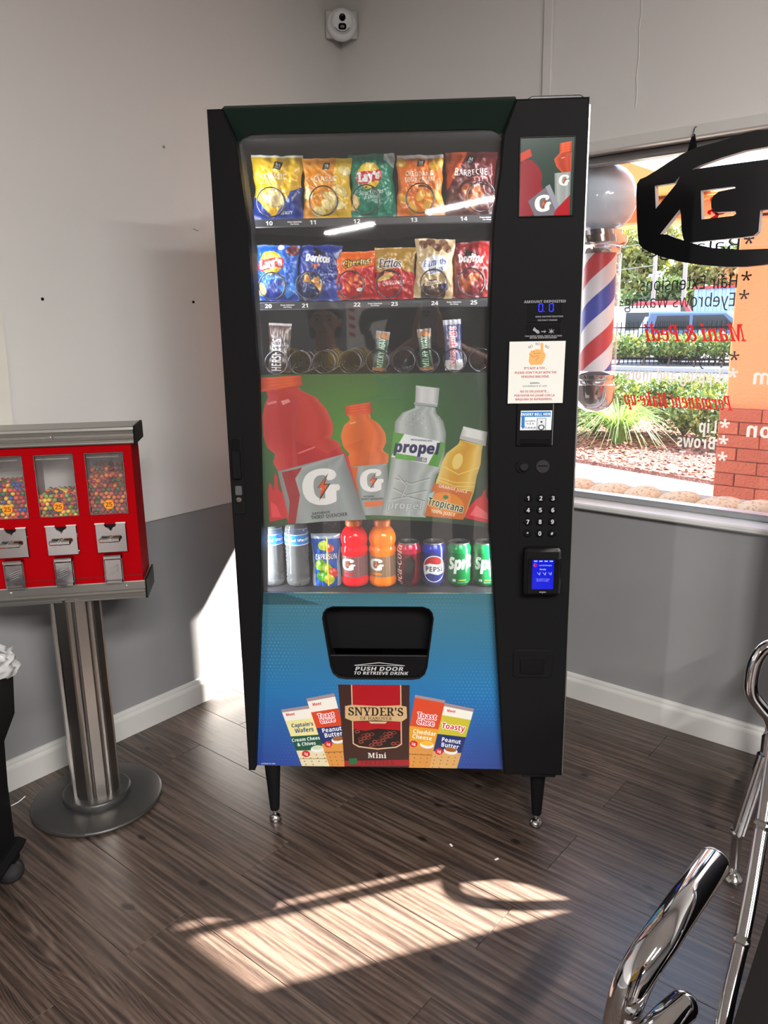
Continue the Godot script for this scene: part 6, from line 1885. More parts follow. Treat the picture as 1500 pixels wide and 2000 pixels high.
func candy_machine() -> void:
	var spin := deg_to_rad(48.65)
	var c := thing("candy_machine", "red three-slot candy machine with chrome trim on a fluted stand", "candy machine", Vector3(0.261, 0, 1.456), spin)
	var red := dull(mat(Color(0.60, 0.01, 0.04), 0.6), 0.12)
	var dark_red := mat(Color(0.33, 0.03, 0.04), 0.5)
	var trim := mat(Color(0.60, 0.59, 0.57), 0.34, 0.85)
	var f := 0.0545
	# stand
	put("base", turned([Vector2(0, 0), Vector2(0.180, 0), Vector2(0.1845, 0.003), Vector2(0.1855, 0.007), Vector2(0.184, 0.011), Vector2(0.178, 0.0135), Vector2(0.10, 0.022), Vector2(0.096, 0.022), Vector2(0.096, 0.022), Vector2(0.096, 0.036), Vector2(0.093, 0.039), Vector2(0.088, 0.040), Vector2(0, 0.040)], 56), mat(Color(0.34, 0.335, 0.33), 0.38, 0.7), c)
	var prof := PackedVector2Array()
	for k in 8:
		var a0 := TAU * k / 8.0 - 1.16
		for q in [[-0.20, 0.0670], [0.20, 0.0670], [0.235, 0.0600], [0.31, 0.0565], [0.393, 0.0555], [0.475, 0.0565], [0.55, 0.0600]]:
			prof.append(Vector2(cos(a0 + q[0]), sin(a0 + q[0])) * q[1])
	put("column", done(prism(S(), prof, 0.038, 0.65, 0.0, Transform3D(Basis(Vector3.RIGHT, -PI / 2), Vector3.ZERO))), mat(Color(0.70, 0.68, 0.66), 0.30, 1.0), c)
	# cabinet: front with three openings, sides, back and floor
	var s := S()
	var wp := func(a: float, b: float, lo: float, hi: float, z0: float, z1: float) -> void:
		box(s, Vector3((a + b) / 2, (lo + hi) / 2, (z0 + z1) / 2), Vector3(b - a, hi - lo, z1 - z0), 0.0012)
	wp.call(-0.1965, 0.1965, 0.685, 0.880, f - 0.004, f)
	wp.call(-0.1965, 0.1965, 1.045, 1.068, f - 0.004, f)
	for q in [[-0.1965, -0.1735], [-0.0785, -0.0475], [0.0475, 0.0785], [0.1735, 0.1965]]:
		wp.call(q[0], q[1], 0.879, 1.046, f - 0.004, f)
	wp.call(-0.1965, -0.1925, 0.685, 1.068, -0.075, f - 0.003)
	wp.call(0.1925, 0.1965, 0.685, 1.068, -0.075, f - 0.003)
	wp.call(-0.19, 0.19, 0.687, 0.690, -0.075, f - 0.003)
	put("cabinet", done(s), red, c)
	put("back_panel", boxm(Vector3(0.386, 0.375, 0.003), 0.0, Vector3(0, 0.8765, -0.073)), mat(Color(0.72, 0.71, 0.70), 0.6), c)
	put("seam_line", boxm(Vector3(0.30, 0.0018, 0.001), 0.0, Vector3(0.045, 0.706, f + 0.0003)), dark_red, c)
	for x in [-0.063, 0.063]:
		put("divider", boxm(Vector3(0.003, 0.20, 0.118), 0.0, Vector3(x, 0.965, -0.012)), dark_red, c)
	put("hopper_floor", boxm(Vector3(0.384, 0.003, 0.122), 0.0, Vector3(0, 0.8715, -0.011)), dark_red, c)
	# moulded trim above and below
	var cap := PackedVector2Array([Vector2(f + 0.001, 1.066), Vector2(f + 0.008, 1.067), Vector2(f + 0.0095, 1.070), Vector2(f + 0.008, 1.0735), Vector2(f + 0.003, 1.0745), Vector2(f + 0.003, 1.0785), Vector2(f + 0.0085, 1.0795), Vector2(f + 0.009, 1.083), Vector2(f + 0.007, 1.086), Vector2(f + 0.002, 1.087), Vector2(f + 0.002, 1.094), Vector2(f + 0.007, 1.095), Vector2(f + 0.0075, 1.0985), Vector2(f + 0.004, 1.102), Vector2(f + 0.001, 1.103), Vector2(f - 0.001, 1.109), Vector2(f - 0.004, 1.111), Vector2(-0.078, 1.111), Vector2(-0.085, 1.104), Vector2(-0.085, 1.066)])
	var side := Transform3D(Basis(Vector3(0, 0, 1), Vector3(0, 1, 0), Vector3(-1, 0, 0)), Vector3.ZERO)
	put("top_trim", done(prism(S(), cap, -0.206, 0.206, 0.0, side)), trim, c)
	var low := PackedVector2Array([Vector2(f + 0.003, 0.690), Vector2(f + 0.004, 0.688), Vector2(f + 0.005, 0.668), Vector2(f + 0.0085, 0.666), Vector2(f + 0.009, 0.660), Vector2(f + 0.005, 0.657), Vector2(f + 0.004, 0.651), Vector2(f + 0.009, 0.648), Vector2(f + 0.009, 0.643), Vector2(f + 0.002, 0.640), Vector2(-0.082, 0.640), Vector2(-0.085, 0.690)])
	put("bottom_trim", done(prism(S(), low, -0.201, 0.201, 0.0, side)), trim, c)
	for x in [-0.2105, 0.2065]:
		put("corner_cap", done(prism(S(), inset(cap, 0.0012 if area2(cap) < 0.0 else -0.0012), x, x + 0.0045, 0.0, side)), M.black, c)
	for x in [-0.2055, 0.2012]:
		put("corner_cap", done(prism(S(), inset(low, 0.0012 if area2(low) < 0.0 else -0.0012), x, x + 0.0045, 0.0, side)), M.black, c)
	for p in [[0.002, 1.0905, f + 0.0088], [0.152, 0.678, f + 0.005], [-0.145, 0.678, f + 0.005]]:
		put("screw", turned([Vector2(0, 0.0025), Vector2(0.003, 0.0018), Vector2(0.0042, 0.0), Vector2(0, 0)], 10), M.chrome, c).transform = Transform3D(Basis(Vector3.RIGHT, PI / 2), Vector3(p[0], p[1], p[2]))
	var clear := glassy(Color(1, 1, 1), 0.03)
	var sticker := mat(Color(0.93, 0.58, 0.08), 0.5)
	for k in 3:
		var x := -0.126 + 0.126 * k
		put("pane", boxm(Vector3(0.094, 0.164, 0.0018), 0.0, Vector3(x, 0.9625, f - 0.005)), clear, c)
		s = S()
		for q in [[x, 1.0445, 0.098, 0.0022], [x, 0.8805, 0.098, 0.0022]]: box(s, Vector3(q[0], q[1], f + 0.0006), Vector3(q[2], q[3], 0.0026), 0.0005)
		for q in [x - 0.048, x + 0.048]: box(s, Vector3(q, 0.9625, f + 0.0006), Vector3(0.0022, 0.166, 0.0026), 0.0005)
		box(s, Vector3(x - 0.006, 1.033, f - 0.007), Vector3(0.083, 0.003, 0.002))
		put("window_frame", done(s), M.dull_chrome, c)
		var b := put("price_sticker", done(prism(S(), disc(0.0128, 28, Vector2(x + [-0.003, -0.002, 0.000][k], 0.905)), f - 0.004, f - 0.0028)), sticker, c)
		write("lettering", "25", 0.0125, Vector3(x + [-0.003, -0.002, 0.000][k], 0.905, f - 0.0024), mat(Color(0.55, 0.28, 0.03), 0.6), b)
		# coin mechanism
		var plate := pts([x - 0.040, 0.775, x + 0.040, 0.775, x + 0.040, 0.8565, x + 0.014, 0.8565, x + 0.014, 0.853, x + 0.010, 0.846, x + 0.004, 0.842, x + 0.001, 0.838, x - 0.003, 0.842, x - 0.010, 0.846, x - 0.014, 0.853, x - 0.014, 0.8565, x - 0.040, 0.8565])
		var m := put("coin_plate", done(prism(S(), plate, f, f + 0.009, 0.002)), M.chrome, c)
		for q in [-1.0, 1.0]:
			put("coin_guide", boxm(Vector3(0.026, 0.0035, 0.005), 0.001, Vector3(x + q * 0.027, 0.8565, f + 0.010)), M.white_paint, m)
		put("coin_slot", done(prism(S(), pts([x - 0.013, 0.852, x + 0.013, 0.852, x + 0.009, 0.846, x + 0.001, 0.8385, x - 0.009, 0.846]), f, f + 0.004, 0.0)), M.black_gloss, m)
		put("knob_hub", turned([Vector2(0, 0.016), Vector2(0.006, 0.0155), Vector2(0.0075, 0.013), Vector2(0.0085, 0.0), Vector2(0, 0)], 18), M.chrome, m).transform = Transform3D(Basis(Vector3.RIGHT, PI / 2), Vector3(x - 0.003, 0.813, f + 0.009))
		put("knob_bar", boxm(Vector3(0.055, 0.0125, 0.008), 0.003, Vector3(x - 0.003, 0.813, f + 0.021)), M.chrome, m)
		# dispensing chute with its flap
		s = S()
		box(s, Vector3(x - 0.001, 0.765, f + 0.012), Vector3(0.050, 0.012, 0.024), 0.003)
		box(s, Vector3(x - 0.0245, 0.732, f + 0.009), Vector3(0.003, 0.074, 0.018), 0.001)
		box(s, Vector3(x + 0.0225, 0.732, f + 0.009), Vector3(0.003, 0.074, 0.018), 0.001)
		var ch := put("chute", done(s), M.chrome, c)
		put("flap", boxm(Vector3(0.044, 0.060, 0.004), 0.0015, Vector3(x - 0.001, 0.729, f + 0.017)), M.chrome, ch)
		s = S()
		for q in 4:
			box(s, Vector3(x - 0.001, 0.730 + (q - 1.5) * 0.0055, f + 0.020), Vector3(0.026, 0.0022, 0.002), 0.0006, Basis(Vector3.BACK, 0.38))
		put("embossed_bars", done(s), M.chrome, ch)
		put("flap_lip", boxm(Vector3(0.045, 0.010, 0.012), 0.003, Vector3(x - 0.001, 0.697, f + 0.016)), M.chrome, ch)

	# the candies: those against the panes and on top one by one, the rest behind as filling
	var sets := [
		[[Color(0.90, 0.70, 0.04), "yellow"], [Color(0.03, 0.42, 0.14), "green"], [Color(0.03, 0.25, 0.60), "blue"], [Color(0.88, 0.22, 0.04), "orange"], [Color(0.40, 0.07, 0.06), "brown"], [Color(0.75, 0.05, 0.06), "red"]],
		[[Color(0.92, 0.72, 0.04), "yellow"], [Color(0.88, 0.32, 0.03), "orange"], [Color(0.68, 0.03, 0.08), "red"], [Color(0.42, 0.60, 0.05), "green"], [Color(0.28, 0.04, 0.14), "purple"]],
		[[Color(0.60, 0.10, 0.12), "dark red"], [Color(0.82, 0.45, 0.06), "orange"], [Color(0.45, 0.05, 0.14), "crimson"], [Color(0.25, 0.30, 0.06), "olive green"], [Color(0.75, 0.30, 0.10), "brownish orange"]],
	]
	var where := ["left", "middle", "right"]
	var rng := RandomNumberGenerator.new()
	rng.seed = 77
	var r := 0.0059
	var shape := ball(r, 12, 6)
	var mats := {}
	for k in 3:
		var level: float = [0.966, 0.935, 0.968][k]
		var rear: float = [0.975, 0.938, 1.0][k]
		var fill := MultiMesh.new()
		fill.transform_format = MultiMesh.TRANSFORM_3D
		fill.use_colors = true
		fill.mesh = shape
		var spots := []
		var cols := []
		for lay in 9:
			var z := f - 0.0135 - lay * 0.0122
			var topy := lerpf(level, rear, lay / 8.0)
			var row := 0
			var y := 0.879
			while y < topy + rng.randf_range(-0.006, 0.004):
				for col in (9 if row % 2 == 0 else 8):
					var p := Vector3(-0.126 + 0.126 * k - 0.0500 + col * 0.0125 + (0.00625 if row % 2 else 0.0), y, z + (0.0 if (row + lay) % 2 == 0 else 0.001)) + Vector3(rng.randf_range(-0.0012, 0.0012), rng.randf_range(-0.0012, 0.0012), rng.randf_range(-0.0006, 0.0006))
					var pick: Array = sets[k][rng.randi() % sets[k].size()]
					if absf(p.x - (-0.126 + 0.126 * k)) > 0.0545: continue
					var seen_top := y > topy - 0.011 and lay < 3
					if lay == 0 or seen_top and lay == 1:
						var key: String = pick[1] + where[k]
						if not mats.has(key): mats[key] = mat(pick[0], 0.25)
						var o := put("candy", shape, mats[key])
						o.transform = Transform3D(Basis(Vector3.UP, spin) * Basis.from_euler(Vector3(rng.randf() * 3, rng.randf() * 3, 0)) * Basis().scaled(Vector3(1, 0.86, 1)), Vector3(0.261, 0, 1.456) + Basis(Vector3.UP, spin) * p)
						tag(o, "small round %s candy in the %s hopper of the red machine" % [pick[1], where[k]], "candy", "%s candies in the %s hopper" % [pick[1], where[k]])
					else:
						spots.append(p)
						cols.append(pick[0])
				row += 1
				y += 0.0108
		fill.instance_count = spots.size()
		for i in spots.size():
			fill.set_instance_transform(i, Transform3D(Basis(), spots[i]))
			fill.set_instance_color(i, cols[i].srgb_to_linear())
		var fo := MultiMeshInstance3D.new()
		fo.name = numbered("candy_filling")
		fo.multimesh = fill
		var fm := mat(Color.WHITE, 0.25)
		fm.vertex_color_use_as_albedo = true
		fo.material_override = fm
		add_child(fo)
		fo.position = Vector3(0.261, 0, 1.456)
		fo.rotation.y = spin
		tag(fo, "colourful round candies filling the %s hopper behind its front layer" % where[k], "candy", "", "stuff")


# ---------------------------------------------------------------- chairs at the right edge

func chairs() -> void:
	var leather := dull(mat(Color(0.07, 0.06, 0.058), 0.5), 0.2)
	# waiting chair by the window: only its front leg and arm are in view
	var a := thing("chrome_chair", "chrome waiting chair by the window, its fluted front leg on a round glide", "chair", Vector3(1.829, 0, 0.655))
	var fl := PackedVector2Array()
	for k in 24:
		var an := TAU * k / 24.0
		fl.append(Vector2(cos(an), sin(an)) * (0.0165 if k % 2 == 0 else 0.0150))
	var foot := Vector3(0.004, 0.135, 0.0)
	var knee := Vector3(0.036, 0.345, -0.027)
	var ax := (knee - foot).normalized()
	var bs := Basis(ax.cross(Vector3.FORWARD).normalized(), ax.cross(ax.cross(Vector3.FORWARD)).normalized(), ax)
	put("leg", done(prism(S(), fl, 0.0, (knee - foot).length(), 0.0, Transform3D(bs.orthonormalized(), foot))), M.chrome, a)
	var cuff := put("leg_sleeve", turned([Vector2(0, 0.038), Vector2(0.0125, 0.038), Vector2(0.0125, 0.038), Vector2(0.0125, 0.122), Vector2(0.016, 0.127), Vector2(0.017, 0.134), Vector2(0.015, 0.141), Vector2(0, 0.142)], 20), M.chrome, a)
	put("glide", turned([Vector2(0, 0), Vector2(0.024, 0), Vector2(0.0255, 0.003), Vector2(0.023, 0.009), Vector2(0.013, 0.018), Vector2(0.008, 0.022), Vector2(0.008, 0.040), Vector2(0, 0.040)], 20), M.dull_chrome, cuff)
	put("clamp", boxm(Vector3(0.050, 0.062, 0.050), 0.008, Vector3(0.052, 0.372, -0.040)), M.dull_chrome, a)
	put("arm_loop", done(tube(S(), curve([Vector3(0.060, 0.37, -0.044), Vector3(0.040, 0.44, -0.030), Vector3(0.022, 0.470, -0.015), Vector3(0.002, 0.505, 0.001), Vector3(-0.002, 0.545, 0.004), Vector3(0.003, 0.59, 0.0), Vector3(0.018, 0.620, -0.012), Vector3(0.045, 0.628, -0.034), Vector3(0.085, 0.615, -0.065), Vector3(0.16, 0.60, -0.10), Vector3(0.34, 0.60, -0.12)], 6), 0.0155, 14)), M.chrome, a)
	put("seat", boxm(Vector3(0.44, 0.09, 0.36), 0.03, Vector3(0.36, 0.42, -0.10)), leather, a)
	put("back_leg", done(tube(S(), [Vector3(0.52, 0.0, -0.38), Vector3(0.5, 0.40, -0.36)], 0.015, 12)), M.chrome, a)
	# added out-of-view chair, its hoop and pad shaped to shadow the sun patch
	var b := thing("added_hoop_chair", "added hoop-backed chair out of view, shaped to shadow the floor sun patch", "chair", Vector3(1.955, 0, 0.2))
	put("back_hoop", done(tube(S(), curve([Vector3(-0.165, 0.0, 0), Vector3(-0.168, 0.60, 0), Vector3(-0.162, 0.90, 0), Vector3(-0.13, 0.995, 0), Vector3(-0.07, 1.045, 0), Vector3(-0.01, 1.072, 0), Vector3(0.055, 1.03, 0), Vector3(0.11, 0.925, 0), Vector3(0.152, 0.80, 0), Vector3(0.165, 0.5, 0), Vector3(0.165, 0.0, 0)], 6), 0.018, 12, false, 1.0, 1.0, Vector3.BACK)), M.chrome, b)
	put("back_pad", done(prism(S(), pts([-0.16, 0.50, -0.16, 0.93, -0.12, 0.985, -0.075, 1.03, -0.05, 0.93, 0.0, 0.895, 0.09, 0.875, 0.145, 0.80, 0.16, 0.50]), -0.018, 0.018, 0.006, Transform3D(), true)), leather, b)
	put("seat", done(prism(S(), round_rect(-0.16, -0.12, 0.16, 0.01, 0.03), 0.44, 0.50, 0.012, Transform3D(Basis(Vector3.RIGHT, -PI / 2), Vector3(0, 0, 0)))), leather, b)

	# nearer chair: arm tube with a capped end, flat side bar, black seat
	var c := thing("chrome_chair", "nearest chrome chair at the lower right, its curved arm tube ending in a flat cap", "chair", Vector3(2.0, 0, 1.55))
	var o := Vector3(2.0, 0, 1.55)
	var arm := []
	for p in [Vector3(1.982, 0.600, 1.442), Vector3(1.980, 0.601, 1.500), Vector3(1.977, 0.600, 1.565), Vector3(1.973, 0.593, 1.622), Vector3(1.964, 0.573, 1.660), Vector3(1.955, 0.535, 1.676), Vector3(1.944, 0.465, 1.668), Vector3(1.937, 0.38, 1.651), Vector3(1.935, 0.20, 1.640), Vector3(1.935, 0.012, 1.640)]: arm.append(p - o)
	put("arm_tube", done(tube(S(), curve(arm, 6), 0.0225, 24)), M.chrome, c)
	var n := Vector3(0.03, 0.0, -1.0).normalized()
	put("end_cap", done(lathe(S(), [Vector2(0, 0.004), Vector2(0.018, 0.004), Vector2(0.0225, 0.001), Vector2(0.0232, -0.003), Vector2(0.0225, -0.007)], 24, Transform3D(Basis(Quaternion(Vector3.UP, n)), arm[0]))), M.dull_chrome, c)
	put("front_tube", done(tube(S(), curve([Vector3(2.010, 0.520, 1.636) - o, Vector3(1.999, 0.516, 1.672) - o, Vector3(1.986, 0.50, 1.715) - o, Vector3(1.970, 0.46, 1.745) - o, Vector3(1.955, 0.30, 1.76) - o, Vector3(1.95, 0.012, 1.76) - o], 6), 0.019, 20)), M.chrome, c)
	put("front_tube_end", ball(0.0192, 20, 10), M.chrome, c).position = Vector3(2.010, 0.520, 1.636) - o
	var bar := []
	for p in [Vector3(2.012, 0.87, 1.25), Vector3(2.021, 0.80, 1.341), Vector3(2.027, 0.755, 1.392), Vector3(2.036, 0.695, 1.454), Vector3(2.043, 0.635, 1.508), Vector3(2.048, 0.59, 1.558), Vector3(2.052, 0.55, 1.615), Vector3(2.056, 0.51, 1.656), Vector3(2.058, 0.44, 1.72), Vector3(2.058, 0.30, 1.76)]: bar.append(p + Vector3(0.006, 0, 0.005) - o)
	put("side_bar", done(tube(S(), curve(bar, 5), 0.0092, 14, false, 1.0, 0.62)), M.chrome, c)
	for k in [3, 5]:
		put("bar_collar", boxm(Vector3(0.020, 0.016, 0.016), 0.004, bar[k]), M.dull_chrome, c)
	put("seat", boxm(Vector3(0.46, 0.10, 0.46), 0.03, Vector3(0.325, 0.47, 0.03)), leather, c)
	put("seat_back", done(prism(S(), pts([1.16, 0.86, 1.22, 0.88, 1.54, 0.62, 1.70, 0.54, 1.70, 0.42, 1.40, 0.50]), 0.0, 0.40, 0.01, Transform3D(Basis(Vector3(0, 0, 1), Vector3.UP, Vector3(1, 0, 0)), Vector3(0.075, 0, -1.55)))), leather, c)
	for p in [Vector3(0.48, 0, -0.1), Vector3(0.48, 0, 0.18), Vector3(0.12, 0, -0.1)]:
		put("leg", done(tube(S(), [p + Vector3(0, 0.0, 0), p + Vector3(0, 0.43, 0)], 0.014, 12)), M.chrome, c)


# ---------------------------------------------------------------- small things

func small_things() -> void:
	# corner camera
	var k := thing("security_camera", "white dome security camera on a square plate high in the corner", "camera", Vector3(0.052, 2.445, 0.052), PI / 4)
	put("mount_plate", boxm(Vector3(0.118, 0.094, 0.010), 0.004, Vector3(0, 0.0, 0.004)), M.white_paint, k)
	var face := Basis(Vector3.RIGHT, 0.0)
	put("mount_ring", turned([Vector2(0, 0), Vector2(0.054, 0), Vector2(0.055, 0.008), Vector2(0.053, 0.020), Vector2(0.046, 0.026), Vector2(0, 0.026)], 36), M.white, k).transform = Transform3D(Basis(Vector3.RIGHT, PI / 2), Vector3(0, -0.004, 0.009))
	var dome := put("dome", turned([Vector2(0, -0.034), Vector2(0.022, -0.028), Vector2(0.036, -0.012), Vector2(0.0405, 0.006), Vector2(0.0385, 0.022), Vector2(0.034, 0.029), Vector2(0.031, 0.031), Vector2(0, 0.031)], 36), M.white, k)
	dome.transform = Transform3D(Basis(Vector3.RIGHT, PI / 2 + 0.42), Vector3(0, 0.004, 0.036))
	put("lens", turned([Vector2(0, 0.033), Vector2(0.011, 0.033), Vector2(0.0122, 0.032), Vector2(0.0122, 0.030), Vector2(0, 0.030)], 24), M.black_gloss, dome).position = Vector3(0, 0, -0.014)
	var win := put("led_window", done(prism(S(), round_rect(-0.0145, -0.0105, 0.0145, 0.0105, 0.008), 0.030, 0.0325, 0.001, Transform3D(Basis(Vector3.RIGHT, -PI / 2), Vector3(0, 0, 0.0145)))), M.black_gloss, dome)
	put("led_spot", done(prism(S(), round_rect(-0.0075, -0.004, 0.0075, 0.004, 0.003), 0.0325, 0.0332, 0.0, Transform3D(Basis(Vector3.RIGHT, -PI / 2), Vector3(0, 0, 0.0145)))), M.alu, dome)
	put("dome_rim", done(tube(S(), curve([Vector3(-0.027, 0.0315, 0.018), Vector3(-0.016, 0.0318, 0.0275), Vector3(0, 0.0318, 0.0315), Vector3(0.016, 0.0318, 0.0275), Vector3(0.027, 0.0315, 0.018)], 5), 0.0009, 6)), M.dark_print, dome)
	# wall marks left by earlier fixings
	var marks := [[1.915, 0.859, "small grey plug left in the wall, highest of the wall marks"], [1.445, 1.317, "small dark screw hole in the left wall, above the candy machine"], [1.441, 0.787, "small dark screw in the left wall, close to the vending machine"], [1.673, 0.755, "short thin scratch mark in the wall paint beside the vending machine"]]
	for i in 4:
		var m: Array = marks[i]
		var at := Vector3(0.008, m[0], m[1])
		var o: MeshInstance3D
		if i == 3:
			o = put("wall_scratch", done(tube(S(), curve([Vector3(0, 0.004, 0.010), Vector3(0.0005, 0.0, 0.0), Vector3(0, -0.003, -0.010)], 5), 0.0011, 6)), M.alu)
		else:
			o = put("wall_plug", turned([Vector2(0, 0.0035), Vector2(0.0032, 0.003), Vector2(0.0042, 0.001), Vector2(0.0048, 0.0), Vector2(0, -0.002)], 12), mat(Color(0.55, 0.54, 0.53), 0.6) if i == 0 else M.black_matte)
			o.rotation.z = -PI / 2
		o.position = at
		tag(o, m[2], "wall mark")
	# paper poster whose edge shows at the left
	var sheet := S()
	smooth(sheet)
	for j in 14:
		for i in 8:
			var f := func(ii: int, jj: int) -> Vector3:
				var y := 1.02 + jj * 0.028
				return Vector3(0.0105 + 0.0035 * sin(jj * 0.9 + ii * 0.5) * (0.4 + 0.6 * ii / 8.0) + 0.004 * (1.0 if jj == 6 else 0.0), y, 1.438 + 0.012 * (1.0 - jj / 14.0) + ii * 0.05)
			quad_uv(sheet, f.call(i, j + 1), f.call(i, j), f.call(i + 1, j), f.call(i + 1, j + 1))
	flat(sheet)
	var pp := put("wall_poster", done(sheet), mat(Color(0.85, 0.84, 0.80), 0.7))
	tag(pp, "cream paper poster on the left wall, cut off by the picture edge", "poster")
	# wheeled bin at the left edge
	var fw := Vector3(-0.639, 0, -0.769)
	var rt := Vector3(0.769, 0, -0.639)
	var base := Vector3(0.396, 0, 1.775)
	var bin := thing("wheeled_bin", "black wheeled bin with a clear bag, cut off at the left edge", "bin", base)
	bin.basis = Basis(rt, Vector3.UP, -fw)
	put("bin_body", done(prism(S(), pts([-0.42, 0.60, 0.076, 0.596, 0.064, 0.462, 0.029, 0.387, 0.022, 0.268, 0.020, 0.112, -0.36, 0.112, -0.38, 0.387, -0.41, 0.46]), 0.0, 0.22, 0.006, Transform3D(), true)), M.black, bin)
	put("bin_foot", done(prism(S(), pts([-0.38, 0.085, 0.034, 0.085, 0.046, 0.108, 0.030, 0.116, -0.38, 0.116]), -0.005, 0.24, 0.004, Transform3D(), true)), M.black, bin)
	for z in [0.02, 0.20]:
		for x in [0.004, -0.33]:
			var wheel := put("caster", turned([Vector2(0, -0.011), Vector2(0.026, -0.011), Vector2(0.0325, -0.008), Vector2(0.034, 0.0), Vector2(0.0325, 0.008), Vector2(0.026, 0.011), Vector2(0, 0.011)], 24), mat(Color(0.13, 0.13, 0.135), 0.35), bin)
			wheel.transform = Transform3D(Basis(Vector3.UP, 0.5) * Basis(Vector3.RIGHT, PI / 2), Vector3(x, 0.034, z))
			put("caster_fork", boxm(Vector3(0.05, 0.028, 0.032), 0.006, Vector3(x, 0.074, z)), M.black, bin)
	# crumpled clear liner standing out of the bin
	var n := FastNoiseLite.new()
	n.seed = 9
	n.frequency = 1.0
	var ls := S()
	smooth(ls)
	for j in 8:
		for i in 60:
			var f := func(ii: int, jj: int) -> Vector3:
				var a := TAU * (ii % 60) / 60.0
				var y := jj / 8.0
				var w := 1.0 + n.get_noise_2d(cos(a) * 4.0 + y * 2.0, sin(a) * 4.0) * 0.10
				return Vector3(-0.120 + cos(a) * 0.235 * w, 0.600 + y * 0.045 + n.get_noise_2d(cos(a) * 7.0, sin(a) * 7.0 + y * 5.0) * 0.02, 0.08 + sin(a) * 0.09 * w)
			quad_uv(ls, f.call(i, j + 1), f.call(i + 1, j + 1), f.call(i + 1, j), f.call(i, j))
	flat(ls)
	var lm := mat(Color(0.86, 0.86, 0.86, 0.55), 0.35)
	lm.transparency = BaseMaterial3D.TRANSPARENCY_ALPHA
	put("bag_liner", done(ls), lm, bin)
	put("bag_tie", done(tube(S(), [Vector3(0.020, 0.205, 0.0), Vector3(0.041, 0.217, 0.002), Vector3(0.058, 0.231, 0.0)], 0.0012, 6)), M.white, bin)
	# specks of hair and lint on the boards
	var rng := RandomNumberGenerator.new()
	rng.seed = 12
	for p in [[1.205, 0.982], [1.33, 0.955]]:
		var o := put("lint_speck", done(box(S(), Vector3(0, 0.0012, 0), Vector3(0.012, 0.002, 0.006), 0.0008, Basis(Vector3.UP, rng.randf() * 3.0))), M.white)
		o.position = Vector3(p[0], 0, p[1])
		tag(o, ["pale lint speck on the floor just behind the sunlit patch, larger one", "tiny pale lint speck on the floor, right of the larger one"][0 if p[0] < 1.3 else 1], "lint")


# ---------------------------------------------------------------- people behind the camera, seen in the glass

# a surface round tapered limbs: bones are [a, b, radius at a, radius at b], joined smoothly with width k
func flesh(bones: Array, cell: float, k: float) -> ArrayMesh:
	var lo := Vector3.ONE * 1e9
	var hi := -lo
	for b in bones:
		var r := maxf(b[2], b[3]) + cell * 2.5
		lo = lo.min(b[0] - Vector3.ONE * r).min(b[1] - Vector3.ONE * r)
		hi = hi.max(b[0] + Vector3.ONE * r).max(b[1] + Vector3.ONE * r)
	var n := Vector3i(((hi - lo) / cell).ceil()) + Vector3i.ONE * 2
	var sx := 1
	var sy := n.x
	var sz := n.x * n.y
	var field := PackedFloat32Array()
	field.resize(n.x * n.y * n.z)
	field.fill(1.0)
	for b in bones:
		var a: Vector3 = b[0]
		var d: Vector3 = b[1] - a
		var dd := maxf(d.length_squared(), 1e-9)
		var ra: float = b[2]
		var dr: float = b[3] - ra
		var r := maxf(b[2], b[3]) + cell * 2.0 + k * 0.5
		var i0 := Vector3i(((b[0].min(b[1]) - Vector3.ONE * r - lo) / cell).floor()).clamp(Vector3i.ZERO, n - Vector3i.ONE)
		var i1 := Vector3i(((b[0].max(b[1]) + Vector3.ONE * r - lo) / cell).ceil()).clamp(Vector3i.ZERO, n - Vector3i.ONE)
		for z in range(i0.z, i1.z + 1):
			for y in range(i0.y, i1.y + 1):
				for x in range(i0.x, i1.x + 1):
					var p := lo + Vector3(x, y, z) * cell - a
					var t := clampf(p.dot(d) / dd, 0.0, 1.0)
					var v := (p - d * t).length() - (ra + dr * t)
					var i := x + y * sy + z * sz
					var f := field[i]
					var h := maxf(k - absf(f - v), 0.0) / k
					field[i] = minf(f, v) - h * h * k * 0.25
	var s := S()
	smooth(s)
	var at := {}
	var offs := [0, sx, sy, sx + sy, sz, sx + sz, sy + sz, sx + sy + sz]
	var corner := func(c: int) -> Vector3: return Vector3(c & 1, (c >> 1) & 1, c >> 2)
	for z in n.z - 1:
		for y in n.y - 1:
			for x in n.x - 1:
				var i := x + y * sy + z * sz
				var inside := 0
				for o in offs:
					if field[i + o] < 0.0: inside += 1
				if inside == 0 or inside == 8: continue
				var sum := Vector3.ZERO
				var m := 0
				for c in 8:
					for bit in 3:
						var c2: int = c | (1 << bit)
						if c2 == c: continue
						var fa := field[i + offs[c]]
						var fb := field[i + offs[c2]]
						if (fa < 0.0) == (fb < 0.0): continue
						sum += corner.call(c).lerp(corner.call(c2), fa / (fa - fb))
						m += 1
				at[i] = lo + (Vector3(x, y, z) + sum / m) * cell
	var axes := [[sx, sy, sz], [sy, sz, sx], [sz, sx, sy]]
	for i in at:
		for ax in axes:
			var j: int = i + ax[0]
			if (field[i] < 0.0) == (field[j] < 0.0): continue
			var q := [i, i - ax[1], i - ax[1] - ax[2], i - ax[2]]
			if not (at.has(q[1]) and at.has(q[2]) and at.has(q[3])): continue
			if field[i] < 0.0: q.reverse()
			tri(s, at[q[0]], at[q[1]], at[q[2]])
			tri(s, at[q[0]], at[q[2]], at[q[3]])
	return done(s)


func bone(a: Vector3, b: Vector3, ra: float, rb: float) -> Array:
	return [a, b, ra, rb]


